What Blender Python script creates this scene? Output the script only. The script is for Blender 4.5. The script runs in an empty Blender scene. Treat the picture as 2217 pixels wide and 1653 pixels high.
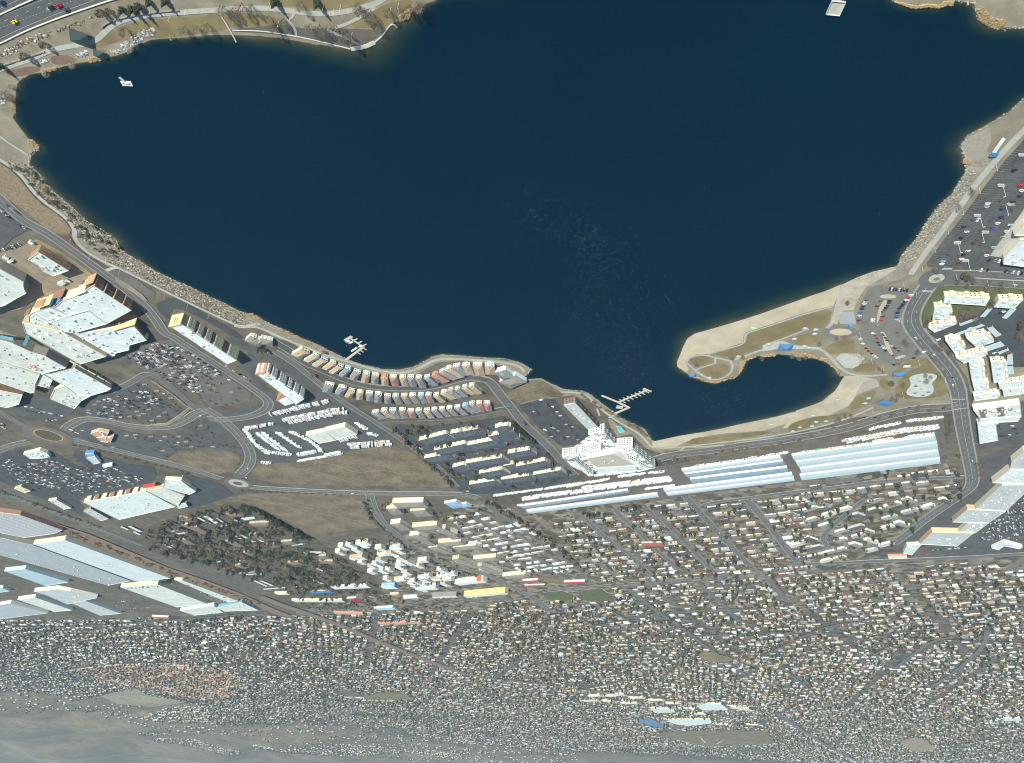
import bpy, bmesh, math, random
import numpy as np
from mathutils import Vector, Matrix, geometry
HAZE = 3.3e-5
random.seed(7); rng = np.random.default_rng(7)
SC = bpy.context.scene
COL = SC.collection
R = math.radians

# ---------------------------------------------------------------- camera
# An airliner window shot held upside down: the near shore is at the top of the picture.
W, HH = 2217.0,1653.0
CX, CY = W / 2, HH / 2
FPX, PITCH, ROLL, ALT = 1734.0, R(29.11), R(-4.70), 530.0
F_ = np.array([0, math.cos(PITCH), -math.sin(PITCH)])
U_ = np.array([0, math.sin(PITCH), math.cos(PITCH)])
R_ = np.array([1.0,0,0])
RI = -R_ * math.cos(ROLL) + U_ * math.sin(ROLL)      # picture right, in the world
DI = R_ * math.sin(ROLL) + U_ * math.cos(ROLL)       # picture down, in the world
cam = bpy.data.cameras.new('camera'); camo = bpy.data.objects.new('camera', cam); COL.objects.link(camo)
cam.sensor_fit = 'HORIZONTAL'; cam.sensor_width = 36.0; cam.lens = FPX / W * 36.0
cam.clip_start = 1.0; cam.clip_end = 60000.0
up = -DI; back = -F_
camo.matrix_world = Matrix(((RI[0], up[0], back[0], 0), (RI[1], up[1], back[1], 0), (RI[2], up[2], back[2], ALT),(0,0,0,1)))
SC.camera = camo

# ---------------------------------------------------------------- light
SUN_EL, SUN_DIR = 30.0,294.0      # the sun stands here (degrees, from +X counter-clockwise)
world = bpy.data.worlds.new('World'); SC.world = world; world.use_nodes = True
nt = world.node_tree; nt.nodes.clear()
sky = nt.nodes.new('ShaderNodeTexSky'); sky.sky_type = 'NISHITA'; sky.sun_disc = False
sky.sun_elevation = R(SUN_EL); sky.sun_rotation = R(90 - SUN_DIR); sky.altitude = 1350
sky.air_density = 1.0; sky.dust_density = 0.6; sky.ozone_density = 1.5
bg = nt.nodes.new('ShaderNodeBackground'); bg.inputs[1].default_value = 0.085
wo = nt.nodes.new('ShaderNodeOutputWorld')
nt.links.new(sky.outputs[0], bg.inputs[0]); nt.links.new(bg.outputs[0], wo.inputs[0])
sl = bpy.data.lights.new('sun', 'SUN'); sl.energy = 4.4; sl.angle = R(0.53); sl.color = (1.0,0.975,0.84)
slo = bpy.data.objects.new('sun', sl); COL.objects.link(slo)
sv = Vector((math.cos(R(SUN_EL)) * math.cos(R(SUN_DIR)), math.cos(R(SUN_EL)) * math.sin(R(SUN_DIR)), math.sin(R(SUN_EL))))
slo.rotation_euler = sv.to_track_quat('Z', 'Y').to_euler(); slo.location = (0,0,900)
vs = SC.view_settings; vs.view_transform = 'Standard'; vs.look = 'None'; vs.exposure = 0.82; vs.gamma = 1.0; vs.use_curve_mapping = False
SC.render.engine = 'CYCLES'
SC.cycles.use_denoising = True; SC.cycles.filter_width = 1.1; SC.cycles.denoising_prefilter = 'ACCURATE'
SC.cycles.max_bounces = 4; SC.cycles.diffuse_bounces = 2; SC.cycles.glossy_bounces = 2
SC.cycles.volume_bounces = 0; SC.cycles.transparent_max_bounces = 4

# ---------------------------------------------------------------- terrain height and picture-to-ground
def hgt(x, y):
    """far foothills; flat valley floor near the lake"""
    x = np.asarray(x, float); y = np.asarray(y, float)
    d = y + 0.35 * x
    t = np.clip((d - 4700.0) / 9000.0,0,1.4)
    env = t * t * (3 - 2 * np.minimum(t, 1)) * 330.0
    wob = np.sin(x * 0.0021 + y * 0.0007) * np.sin(y * 0.0013 - x * 0.0009 + 1.0) + 0.5 * np.sin(x * 0.0051 - y * 0.0031 + 2.0) * np.sin(y * 0.0043 + 0.6)
    t2 = np.clip((d - 3600.0) / 2500.0,0,1)
    fold = np.sin(x * 0.0023 + y * 0.0008 + 1.3 * np.sin(y * 0.0011)) ** 2 + 0.6 * np.sin(y * 0.0026 - x * 0.0013 + np.sin(x * 0.0017)) ** 2
    t3 = np.clip((d - 5200.0) / 2500.0,0,1)
    return env + t2 * 30.0 * (wob + 0.55) + t3 * 75.0 * (1.1 - fold)
def ray(u, v):
    return F_ + ((u - CX) / FPX) * RI + ((v - CY) / FPX) * DI
def G(u, v, z=0.0):
    """point of the world at height z above the ground seen at photograph pixel (u, v)"""
    d = ray(u, v); dz = min(d[2], -0.012)
    h = z
    for _ in range(1 if v < 1330 else 14):
        t = (ALT - h) / -dz
        x, y = d[0] * t, d[1] * t
        if v < 1330: break
        h = 0.5 * h + 0.5 * (float(hgt(x, y)) + z)
    return Vector((x, y, (z if v < 1330 else float(hgt(x, y)) + z)))
def PROJ(P):
    P = np.asarray(P, float) - np.array([0,0, ALT]); w = P @ F_
    return CX + FPX * (P @ RI) / w, CY + FPX * (P @ DI) / w
K4 = 2203 / 480; K9 = 2203 / 240; K3 = 2216 / 560
ZT = {'A': (0,0, K4), 'B': (460,0, K4), 'C': (1740,0,4.589), 'D': (0,340, K4), 'E': (0,640, K4), 'F': (300,620, K4),
      'G': (700,680, K4), 'H': (1100,720, K4), 'I': (1737,300, K4), 'J': (1420,580, K4), 'K': (1737,580, K4), 'L': (1737,860, K4),
      'M': (1350,880, K4), 'N': (0,940, K4), 'O': (400,960, K4), 'P': (800,1000, K4), 'Q': (0,1240, K3), 'R': (550,1240, K3),
      'S': (1100,1240, K3), 'T': (1657,1240, K3), 'U': (1250,1000, K4), 'V1': (0,500, K9), 'V2': (0,620, K9), 'V3': (200,560, K9),
      'V4': (0,760, K9), 'V5': (340,640, K9), 'V6': (500,740, K9), 'X7': (1180,840,2203 / 300), 'X8': (1960,600,4.934), 'W': (0,0,1.0)}
def zp(k, *pts):
    """survey coordinates: enlargement k of the photograph -> photograph pixels"""
    x0, y0, s = ZT[k]
    return [(x0 + a / s, y0 + b / s) for a, b in pts]
def GP(k, pts, z=0.0):
    return [G(u, v, z) for u, v in zp(k, *pts)]
def inpoly(px, py, poly):
    px = np.asarray(px); py = np.asarray(py); c = np.zeros(px.shape, bool)
    n = len(poly); j = n - 1
    for i in range(n):
        xi, yi = poly[i]; xj, yj = poly[j]
        if yi != yj:
            c ^= ((yi > py) != (yj > py)) & (px < (xj - xi) * (py - yi) / (yj - yi) + xi)
        j = i
    return c

# ---------------------------------------------------------------- materials
MATS = {}
def mat(name, col, rough=0.8, var=0.12, scale=0.4, col2=None, spec=0.3, metal=0.0, detail=4.0, var2=None, bump=0.0, rnd=0.0):
    """procedural surface: base colour broken up by two noises in world space"""
    if name in MATS: return MATS[name]
    m = bpy.data.materials.new(name); m.use_nodes = True; MATS[name] = m
    n = m.node_tree.nodes; l = m.node_tree.links
    b = n['Principled BSDF']; b.inputs['Roughness'].default_value = rough; b.inputs['Specular IOR Level'].default_value = spec
    b.inputs['Metallic'].default_value = metal
    geo = n.new('ShaderNodeNewGeometry')
    no = n.new('ShaderNodeTexNoise'); no.inputs['Scale'].default_value = scale; no.inputs['Detail'].default_value = detail; no.inputs['Roughness'].default_value = 0.62
    l.new(geo.outputs['Position'], no.inputs['Vector'])
    rp = n.new('ShaderNodeValToRGB'); rp.color_ramp.elements[0].position = 0.32; rp.color_ramp.elements[1].position = 0.68
    c2 = col2 if col2 else tuple(min(1, c * (1 + var)) for c in col)
    c1 = col if col2 else tuple(c * (1 - var) for c in col)
    rp.color_ramp.elements[0].color = (*c1,1); rp.color_ramp.elements[1].color = (*c2,1)
    l.new(no.outputs['Fac'], rp.inputs['Fac']); out = rp.outputs['Color']
    if var2:
        n2 = n.new('ShaderNodeTexNoise'); n2.inputs['Scale'].default_value = var2[0]; n2.inputs['Detail'].default_value = 3.0
        l.new(geo.outputs['Position'], n2.inputs['Vector'])
        r2 = n.new('ShaderNodeValToRGB'); r2.color_ramp.elements[0].position = 0.35; r2.color_ramp.elements[1].position = 0.65
        a = var2[1]; r2.color_ramp.elements[0].color = (1 - a, 1 - a, 1 - a, 1); r2.color_ramp.elements[1].color = (1,1,1,1)
        l.new(n2.outputs['Fac'], r2.inputs['Fac'])
        mx = n.new('ShaderNodeMixRGB'); mx.blend_type = 'MULTIPLY'; mx.inputs[0].default_value = 1
        l.new(out, mx.inputs[1]); l.new(r2.outputs['Color'], mx.inputs[2]); out = mx.outputs[0]
    if rnd:
        oi = n.new('ShaderNodeObjectInfo'); mr = n.new('ShaderNodeMapRange'); mr.inputs[3].default_value = 1 - rnd; mr.inputs[4].default_value = 1 + rnd
        l.new(oi.outputs['Random'], mr.inputs[0])
        mx = n.new('ShaderNodeMixRGB'); mx.blend_type = 'MULTIPLY'; mx.inputs[0].default_value = 1
        l.new(out, mx.inputs[1]); l.new(mr.outputs[0], mx.inputs[2]); out = mx.outputs[0]
    l.new(out, b.inputs['Base Color'])
    if bump:
        bp = n.new('ShaderNodeBump'); bp.inputs['Strength'].default_value = bump; bp.inputs['Distance'].default_value = 0.4
        l.new(no.outputs['Fac'], bp.inputs['Height']); l.new(bp.outputs[0], b.inputs['Normal'])
    return m
def stripes(m, direction, pitch, amount):
    """seams of a metal or membrane roof: thin darker lines every 'pitch' metres"""
    n = m.node_tree.nodes; l = m.node_tree.links; b = n['Principled BSDF']
    src = b.inputs['Base Color'].links[0].from_socket
    geo = n.new('ShaderNodeNewGeometry'); dp = n.new('ShaderNodeVectorMath'); dp.operation = 'DOT_PRODUCT'
    dp.inputs[1].default_value = (direction[0], direction[1], 0); l.new(geo.outputs['Position'], dp.inputs[0])
    mo = n.new('ShaderNodeMath'); mo.operation = 'PINGPONG'; mo.inputs[1].default_value = pitch / 2; l.new(dp.outputs['Value'], mo.inputs[0])
    lt = n.new('ShaderNodeMapRange'); lt.inputs[1].default_value = 0.0; lt.inputs[2].default_value = pitch * 0.16; lt.inputs[3].default_value = 1 - amount; lt.inputs[4].default_value = 1
    l.new(mo.outputs[0], lt.inputs[0])
    mx = n.new('ShaderNodeMixRGB'); mx.blend_type = 'MULTIPLY'; mx.inputs[0].default_value = 1
    l.new(src, mx.inputs[1]); l.new(lt.outputs[0], mx.inputs[2]); l.new(mx.outputs[0], b.inputs['Base Color'])
    return m

# ---------------------------------------------------------------- mesh helpers
class MB:
    def __init__(s): s.v = []; s.f = []; s.m = []
    def add(s, vs, fs, mi=0):
        o = len(s.v); s.v += [tuple(p) for p in vs]
        for f in fs: s.f.append(tuple(i + o for i in f)); s.m.append(mi)
    def box(s, c, size, rz=0.0, mi=0, top=None):
        x, y, z = c; a, b, h = size[0] / 2, size[1] / 2, size[2]
        cs, sn = math.cos(rz), math.sin(rz); t = top if top else (1,1)
        vs = []
        for zz, k in ((0,(1,1)), (h, t)):
            for sx, sy in ((-1,-1),(1,-1),(1,1),(-1,1)):
                px, py = sx * a * k[0], sy * b * k[1]
                vs.append((x + px * cs - py * sn, y + px * sn + py * cs, z + zz))
        s.add(vs, [(3,2,1,0),(4,5,6,7),(0,1,5,4),(1,2,6,5),(2,3,7,6),(3,0,4,7)], mi)
    def prism(s, poly, z0, z1, mi=0, mt=None, bottom=False):
        n = len(poly); poly = ccw(poly)
        base = len(s.v)
        s.v += [(p[0], p[1], z0) for p in poly] + [(p[0], p[1], z1) for p in poly]
        for i in range(n):
            j = (i + 1) % n; s.f.append((base + i, base + j, base + n + j, base + n + i)); s.m.append(mi)
        for t in tess(poly):
            s.f.append(tuple(base + n + k for k in t)); s.m.append(mi if mt is None else mt)
    def sheet(s, poly, z, mi=0):
        poly = ccw(poly); base = len(s.v)
        s.v += [(p[0], p[1], z + (p[2] if len(p) > 2 and False else 0)) for p in poly]
        for t in tess(poly): s.f.append(tuple(base + k for k in t)); s.m.append(mi)
    def tube(s, p, q, r0, r1, n=5, mi=0, cap=True):
        p = Vector(p); q = Vector(q); d = (q - p)
        if d.length < 1e-6: return
        d.normalize(); a = d.orthogonal().normalized(); b = d.cross(a)
        base = len(s.v)
        for c, r in ((p, r0), (q, r1)):
            for i in range(n):
                t = 2 * math.pi * i / n; s.v.append(tuple(c + a * (r * math.cos(t)) + b * (r * math.sin(t))))
        for i in range(n):
            j = (i + 1) % n; s.f.append((base + i, base + j, base + n + j, base + n + i)); s.m.append(mi)
        if cap: s.f.append(tuple(base + n + i for i in range(n))); s.m.append(mi)
    def build(s, name, mats, parent=None, origin=(0,0,0), smooth=False):
        me = bpy.data.meshes.new(name); o = origin
        me.from_pydata([(v[0] - o[0], v[1] - o[1], v[2] - o[2]) for v in s.v], [], s.f)
        for m in (mats if isinstance(mats, (list, tuple)) else [mats]): me.materials.append(m)
        if any(s.m): me.polygons.foreach_set('material_index', s.m)
        if smooth: me.polygons.foreach_set('use_smooth', [True] * len(me.polygons))
        me.update()
        return link(name, me, parent, origin if parent is None else (0,0,0))
def link(name, me, parent=None, loc=(0,0,0), rz=0.0, scale=None):
    ob = bpy.data.objects.new(name, me); COL.objects.link(ob); ob.location = loc; ob.rotation_euler = (0,0, rz)
    if scale: ob.scale = scale
    if parent is not None: ob.parent = parent
    return ob
def area2(p): return sum(p[i][0] * p[(i + 1) % len(p)][1] - p[(i + 1) % len(p)][0] * p[i][1] for i in range(len(p)))
def ccw(p): return list(p) if area2(p) > 0 else list(p)[::-1]
def tess(poly):
    out = []
    for t in geometry.tessellate_polygon([[Vector((p[0], p[1], 0)) for p in poly]]):
        a, b, c = (poly[i] for i in t)
        if (b[0] - a[0]) * (c[1] - a[1]) - (b[1] - a[1]) * (c[0] - a[0]) < 0: t = (t[0], t[2], t[1])
        out.append(tuple(t))
    return out
def tag(o, label, cat, group=None):
    o['label'] = label; o['category'] = cat
    if group: o['group'] = group
    return o
def empty(name, loc, rz=0.0, label=None, cat=None, group=None):
    o = bpy.data.objects.new(name, None); COL.objects.link(o); o.location = loc; o.rotation_euler = (0,0, rz); o.empty_display_size = 1
    if label: tag(o, label, cat, group)
    return o
def copy_tree(o, loc=None, rz=None, label=None, group=None, scale=None, cat=None):
    c = o.copy(); COL.objects.link(c)
    if loc is not None: c.location = loc
    if rz is not None: c.rotation_euler = (0,0, rz)
    if scale is not None: c.scale = scale
    if label: c['label'] = label
    if group: c['group'] = group
    for ch in KIDS.get(o.name, ()):
        d = ch.copy(); COL.objects.link(d); d.parent = c
        for g in KIDS.get(ch.name, ()):
            e = g.copy(); COL.objects.link(e); e.parent = d
    return c
KIDS = {}
def remember(o):
    KIDS[o.name] = list(o.children)
    for c in o.children: KIDS[c.name] = list(c.children)
    return o
def cen(pts):
    return Vector((sum(p[0] for p in pts) / len(pts), sum(p[1] for p in pts) / len(pts), 0))
def struct(o): o['kind'] = 'structure'; return o
def smooth_line(pts, it=2):
    for _ in range(it):
        q = [pts[0]]
        for a, b in zip(pts[:-1], pts[1:]):
            q += [(a[0] * .75 + b[0] * .25, a[1] * .75 + b[1] * .25), (a[0] * .25 + b[0] * .75, a[1] * .25 + b[1] * .75)]
        q.append(pts[-1]); pts = q
    return pts
def strip_poly(pts, w, off=0.0):
    """left/right outline of a band of width w (metres) about a world polyline"""
    L, Rr = [], []
    n = len(pts)
    for i, p in enumerate(pts):
        a = pts[max(i - 1,0)]; b = pts[min(i + 1, n - 1)]
        dx, dy = b[0] - a[0], b[1] - a[1]; k = math.hypot(dx, dy) or 1; nx, ny = -dy / k, dx / k
        L.append((p[0] + nx * (off + w / 2), p[1] + ny * (off + w / 2))); Rr.append((p[0] + nx * (off - w / 2), p[1] + ny * (off - w / 2)))
    return L, Rr
def band(mb, pts, w, z, mi=0, off=0.0, zs=None):
    L, Rr = strip_poly(pts, w, off); base = len(mb.v); n = len(pts)
    for i in range(n):
        zz = z + (zs[i] if zs else 0)
        mb.v += [(L[i][0], L[i][1], zz), (Rr[i][0], Rr[i][1], zz)]
    for i in range(n - 1):
        a = base + 2 * i; mb.f.append((a, a + 1, a + 3, a + 2)); mb.m.append(mi)
def wall_band(mb, pts, w, z0, z1, mi=0, off=0.0):
    L, Rr = strip_poly(pts, w, off); base = len(mb.v); n = len(pts)
    for i in range(n): mb.v += [(*L[i], z0), (*Rr[i], z0), (*L[i], z1), (*Rr[i], z1)]
    for i in range(n - 1):
        a = base + 4 * i; b = a + 4
        for f in ((a + 2, a + 3, b + 3, b + 2), (a, a + 2, b + 2, b), (a + 3, a + 1, b + 1, b + 3)): mb.f.append(f); mb.m.append(mi)
    mb.f.append((base, base + 1, base + 3, base + 2)); mb.m.append(mi)
    e = base + 4 * (n - 1); mb.f.append((e + 1, e, e + 2, e + 3)); mb.m.append(mi)
def resample(pts, step):
    out = [Vector((pts[0][0], pts[0][1], 0))]; acc = 0.0
    for a, b in zip(pts[:-1], pts[1:]):
        d = math.hypot(b[0] - a[0], b[1] - a[1]); t = step - acc
        while t <= d:
            out.append(Vector((a[0] + (b[0] - a[0]) * t / d, a[1] + (b[1] - a[1]) * t / d, 0))); t += step
        acc = (acc + d) % step
    return out
# ================================================================ the setting
M_ground = mat('dry_ground', (0.10,0.088,0.066), 0.95, scale=0.05, col2=(0.185,0.162,0.118), detail=7, var2=(0.006,0.35))
M_asph = mat('asphalt', (0.075,0.079,0.078), 0.9, scale=0.05, col2=(0.120,0.122,0.116), detail=8, var2=(0.4,0.2))
M_asph_warm = mat('worn_asphalt', (0.120,0.114,0.102), 0.9, scale=0.05, col2=(0.170,0.160,0.142), detail=8, var2=(0.3,0.15))
M_asph_dark = mat('fresh_asphalt', (0.046,0.054,0.060), 0.85, scale=0.06, col2=(0.078,0.085,0.086), detail=8)
M_road = mat('road_asphalt', (0.115,0.118,0.112), 0.9, scale=0.05, col2=(0.150,0.150,0.140), detail=6, var2=(0.6,0.12))
M_conc = mat('concrete', (0.40,0.40,0.36), 0.85, scale=0.25, col2=(0.50,0.49,0.43), detail=5)
M_path = mat('path_concrete', (0.36,0.36,0.31), 0.9, scale=0.2, col2=(0.47,0.46,0.395), detail=6, var2=(0.03,0.12))
M_sand = mat('beach_sand', (0.42,0.36,0.25), 0.95, scale=0.045, col2=(0.56,0.49,0.355), detail=7, var2=(0.016,0.14))
M_lawn = mat('winter_lawn', (0.175,0.140,0.066), 0.95, scale=0.05, col2=(0.265,0.215,0.105), detail=7, var2=(0.018,0.2))
M_green = mat('green_lawn', (0.075,0.095,0.040), 0.95, scale=0.07, col2=(0.12,0.13,0.06), detail=6)
M_bare = mat('bare_lot', (0.125,0.100,0.064), 0.95, scale=0.03, col2=(0.265,0.218,0.142), detail=12, var2=(0.25,0.3))
M_dirt = mat('graded_dirt', (0.20,0.155,0.105), 0.95, scale=0.06, col2=(0.32,0.26,0.18), detail=8)
M_riprap = mat('riprap_soil', (0.20,0.175,0.13), 0.95, scale=0.35, col2=(0.36,0.325,0.25), detail=7, var2=(0.04,0.22))
M_mulch = mat('mulch', (0.10,0.062,0.048), 0.95, scale=0.3, col2=(0.17,0.105,0.08), detail=6)
M_white_paint = mat('white_road_paint', (0.62,0.62,0.58), 0.7, var=0.1)
M_faded_paint = mat('faded_road_paint', (0.26,0.26,0.245), 0.8, var=0.1)
M_kerb = mat('kerb_concrete', (0.27,0.265,0.235), 0.9, var=0.12, scale=0.1)
M_median = mat('median_gravel', (0.25,0.22,0.165), 0.95, var=0.2, scale=0.3)
M_park = mat('park_ground', (0.21,0.185,0.128), 0.95, scale=0.06, col2=(0.33,0.295,0.215), detail=8, var2=(0.02,0.2))

# ground: one sheet to the horizon
xs = np.concatenate([np.arange(-9000,-3000,200), np.arange(-3000,4200,100), np.arange(4200,16001,200)])
ys = np.concatenate([np.arange(-1500,1800,300), np.arange(1800,9000,80), np.arange(9000,27001,250)])
gx, gy = np.meshgrid(xs, ys); gz = hgt(gx, gy)
nx_, ny_ = len(xs), len(ys)
vv = np.stack([gx.ravel(), gy.ravel(), gz.ravel()], 1)
ii = np.arange(nx_ * ny_).reshape(ny_, nx_)
ff = np.stack([ii[:-1, :-1].ravel(), ii[:-1,1:].ravel(), ii[1:, 1:].ravel(), ii[1:, :-1].ravel()], 1)
me = bpy.data.meshes.new('ground'); me.from_pydata(vv.tolist(), [], ff.tolist()); me.materials.append(M_ground)
me.polygons.foreach_set('use_smooth', [True] * len(me.polygons)); me.update()
struct(link('ground', me)); GROUND = me
fc = (gx[:-1, :-1] + gx[1:, 1:]) / 2,(gy[:-1, :-1] + gy[1:, 1:]) / 2
FCX, FCY = fc[0].ravel(), fc[1].ravel()

# ---- lake
LAKE = [(945,0),(939,4),(907,13),(894,22),(885,39),(867,47),(852,49),(839,59),(830,74),(811,93),(791,103),(760,107),(721,102),(678,96),
        (645,89),(613,84),(569,79),(525,77),(488,76),(460,76),(436,81),(407,83),(379,83),(349,84),(322,88),(290,100),(270,115),(244,122),(220,129),
        (196,135),(161,138),(122,150),(91,157),(65,161),(46,172),(37,182),(34,207),(33,231),(33,244),(27,255),(46,281),(65,305),(85,316),(84,324),(65,333),(64,348),
        (62,357),(76,368),(94,386),(105,405),(129,427),(157,449),(181,473),(203,493),(235,506),(253,523),(264,543),(294,562),(327,582),(370,604),(414,623),(458,645),
        (481,655),(518,674),(533,679),(561,688),(583,701),(605,710),(638,727),(681,744),(714,760),(750,778),(787,791),(831,800),(866,801),(896,795),(918,785),(935,773),
        (957,768),(1005,771),(1049,775),(1092,777),(1125,785),(1152,800),(1134,816),(1141,822),(1172,820),(1192,831),(1222,844),(1253,846),(1272,851),(1290,864),(1309,879),
        (1331,894),(1346,907),(1372,918),(1396,931),(1407,949),(1413,956),(1440,954),(1470,947),(1503,940),(1547,931),(1580,925),(1616,916),(1660,907),(1703,896),(1747,883),
        (1780,868),(1808,846),(1823,824),(1827,816),(1812,809),(1808,800),(1790,785),(1766,777),(1742,772),(1729,775),(1714,770),(1688,767),(1660,771),(1638,772),(1620,777),
        (1610,791),(1603,802),(1601,811),(1588,820),(1559,827),(1549,831),(1525,826),(1498,816),(1483,807),(1468,794),(1466,785),(1473,767),(1479,752),(1488,735),(1503,724),
        (1542,713),(1594,698),(1649,680),(1703,661),(1758,641),(1790,630),(1821,617),(1856,604),(1896,590),(1922,583),(1944,575),(1948,561),(1966,537),(1988,514),(2003,487),
        (2020,461),(2042,437),(2062,420),(2077,396),(2088,378),(2094,363),(2086,350),(2090,339),(2081,322),(2081,314),(2093,296),(2124,277),(2154,261),(2180,246),(2198,231),
        (2217,214),(2300,160),(2340,110),(2300,70),(2217,62),(2193,61),(2163,63),(2143,58),(2121,44),(2114,26),(2110,9),(2089,4),(2065,2),(2056,6),(2043,9),(2032,16),
        (2010,13),(1984,17),(1958,11),(1938,4),(1925,-12),(1800,-28),(1500,-45),(1200,-40),(985,-14)]
lakew = [(p.x, p.y) for p in (G(u, v) for u, v in LAKE)]
def seg_dist(P, poly):
    P = np.asarray(P); best = np.full(len(P), 1e9); arg = np.zeros(len(P), int)
    A = np.asarray(poly); B = np.roll(A, -1,0)
    for k in range(len(A)):
        d = B[k] - A[k]; t = np.clip(((P - A[k]) @ d) / max(d @ d, 1e-9), 0,1)
        q = np.hypot(*(P - A[k] - t[:, None] * d).T); w = q < best; best[w] = q[w]; arg[w] = k
    return best, arg
LW = np.array(lakew)
def jag(poly, step, amp):
    """roughen a surveyed outline: subdivide it and push the new points in and out"""
    out = []
    for i in range(len(poly)):
        a = np.array(poly[i]); b = np.array(poly[(i + 1) % len(poly)]); d = b - a; L = np.hypot(*d); n = max(1, int(L / step))
        nn = np.array([-d[1], d[0]]) / max(L, 1e-6)
        for k in range(n): out.append(tuple(a + d * k / n + (nn * rng.normal(0, amp) if k else 0)))
    return out
lake_edge = jag(lakew, 3.0,0.32)
gx, gy = np.meshgrid(np.arange(LW[:, 0].min(), LW[:, 0].max(), 5.0), np.arange(LW[:, 1].min(), LW[:, 1].max(), 5.0))
ins = inpoly(gx.ravel(), gy.ravel(), lake_edge)
IP = np.stack([gx.ravel()[ins], gy.ravel()[ins]], 1) + rng.normal(0,0.6,(ins.sum(), 2))
dist, arg = seg_dist(IP, lakew)
keep = dist > 1.5; IP = IP[keep]
vin = [Vector(p) for p in lake_edge] + [Vector(p) for p in IP]
ne = len(lake_edge)
res = geometry.delaunay_2d_cdt(vin, [(i, (i + 1) % ne) for i in range(ne)], [], 1,0.001)
LV = np.array([tuple(v) for v in res[0]])
dist, arg = seg_dist(LV, lakew)
# width of the shallow shelf, surveyed at shore points (photograph pixel, metres)
SH = [((945,0), 3),((885,39), 14),((830,74), 26),((800,100), 31),((721,102), 20),((645,89), 15),((560,79), 14),((500,77), 10),((430,82), 4),((322,88), 3),((120,150), 3),((33,231), 5),((85,320), 9),((94,386), 20),
      ((181,473), 26),((264,543), 22),((370,604), 6),((561,688), 7),((750,778), 6),((866,801), 10),((935,773), 10),((1049,775), 7),((1152,800), 3),((1222,844), 6),((1331,894), 7),((1407,949), 10),((1503,940), 16),
      ((1616,916), 20),((1747,883), 24),((1823,824), 18),((1766,777), 4),((1660,771), 3),((1588,820), 4),((1525,826), 6),((1466,785), 13),((1488,735), 22),((1594,698), 30),((1703,661), 30),((1821,617), 24),((1896,590), 14),
      ((1944,575), 9),((2003,487), 6),((2077,396), 5),((2090,345), 12),((2081,318), 20),((2124,277), 12),((2198,231), 8),((2143,58), 9),((1984,17), 4)]
SP = np.array([tuple(G(*a))[:2] for a, _ in SH]); SW = np.array([b for _, b in SH], float)
dd = ((LV[:, None, :] - SP[None]) ** 2).sum(2) ** 0.5
wgt = 1 / (dd + 4) ** 3; width = (wgt * SW).sum(1) / wgt.sum(1)
sh = np.clip(1 - dist / width, 0,1)
me = bpy.data.meshes.new('lake')
me.from_pydata([(p[0], p[1], 0.0) for p in LV], [], [tuple(f) for f in res[2] if True])
cenf = np.array([LV[list(p.vertices)].mean(0) for p in me.polygons]); okf = inpoly(cenf[:, 0], cenf[:, 1], lake_edge)
faces = [tuple(p.vertices) for p, k in zip(me.polygons, okf) if k]
me = bpy.data.meshes.new('lake'); me.from_pydata([(p[0], p[1], 0.14) for p in LV], [], faces)
at = me.attributes.new('shelf', 'FLOAT', 'POINT'); at.data.foreach_set('value', sh.astype(np.float32))
m = bpy.data.materials.new('lake_water'); m.use_nodes = True; n = m.node_tree.nodes; l = m.node_tree.links; b = n['Principled BSDF']
an = n.new('ShaderNodeAttribute'); an.attribute_name = 'shelf'
geo = n.new('ShaderNodeNewGeometry'); no = n.new('ShaderNodeTexNoise'); no.inputs['Scale'].default_value = 0.045; no.inputs['Detail'].default_value = 5; l.new(geo.outputs['Position'], no.inputs['Vector'])
ma = n.new('ShaderNodeMath'); ma.operation = 'MULTIPLY_ADD'; ma.inputs[1].default_value = 0.8; ma.inputs[2].default_value = 0.6; l.new(no.outputs['Fac'], ma.inputs[0])
ad = n.new('ShaderNodeMath'); ad.operation = 'MULTIPLY'; l.new(an.outputs['Fac'], ad.inputs[0]); l.new(ma.outputs[0], ad.inputs[1])
rp = n.new('ShaderNodeValToRGB'); rp.color_ramp.interpolation = 'B_SPLINE'; e = rp.color_ramp.elements
e[0].position = 0.03; e[0].color = (0.0,0.0130,0.0275,1); e[1].position = 1.0; e[1].color = (0.085,0.078,0.054,1)
q = e.new(0.42); q.color = (0.0080,0.0260,0.0280,1); q = e.new(0.78); q.color = (0.024,0.037,0.031,1)
l.new(ad.outputs[0], rp.inputs['Fac'])
n3 = n.new('ShaderNodeTexNoise'); n3.inputs['Scale'].default_value = 0.006; n3.inputs['Detail'].default_value = 4; l.new(geo.outputs['Position'], n3.inputs['Vector'])
mr = n.new('ShaderNodeMapRange'); mr.inputs[1].default_value = 0.3; mr.inputs[2].default_value = 0.7; mr.inputs[3].default_value = 0.90; mr.inputs[4].default_value = 1.10; l.new(n3.outputs['Fac'], mr.inputs[0])
mx = n.new('ShaderNodeMixRGB'); mx.blend_type = 'MULTIPLY'; mx.inputs[0].default_value = 1; l.new(rp.outputs[0], mx.inputs[1]); l.new(mr.outputs[0], mx.inputs[2])
l.new(mx.outputs[0], b.inputs['Base Color']); b.inputs['Roughness'].default_value = 0.16; b.inputs['IOR'].default_value = 1.33; b.inputs['Specular IOR Level'].default_value = 0.06
rip = n.new('ShaderNodeTexNoise'); rip.inputs['Scale'].default_value = 0.9; rip.inputs['Detail'].default_value = 3; l.new(geo.outputs['Position'], rip.inputs['Vector'])
bp = n.new('ShaderNodeBump'); bp.inputs['Strength'].default_value = 0.10; bp.inputs['Distance'].default_value = 0.15; l.new(rip.outputs['Fac'], bp.inputs['Height']); l.new(bp.outputs[0], b.inputs['Normal'])
me.materials.append(m); M_water = m
struct(link('lake', me))

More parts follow.
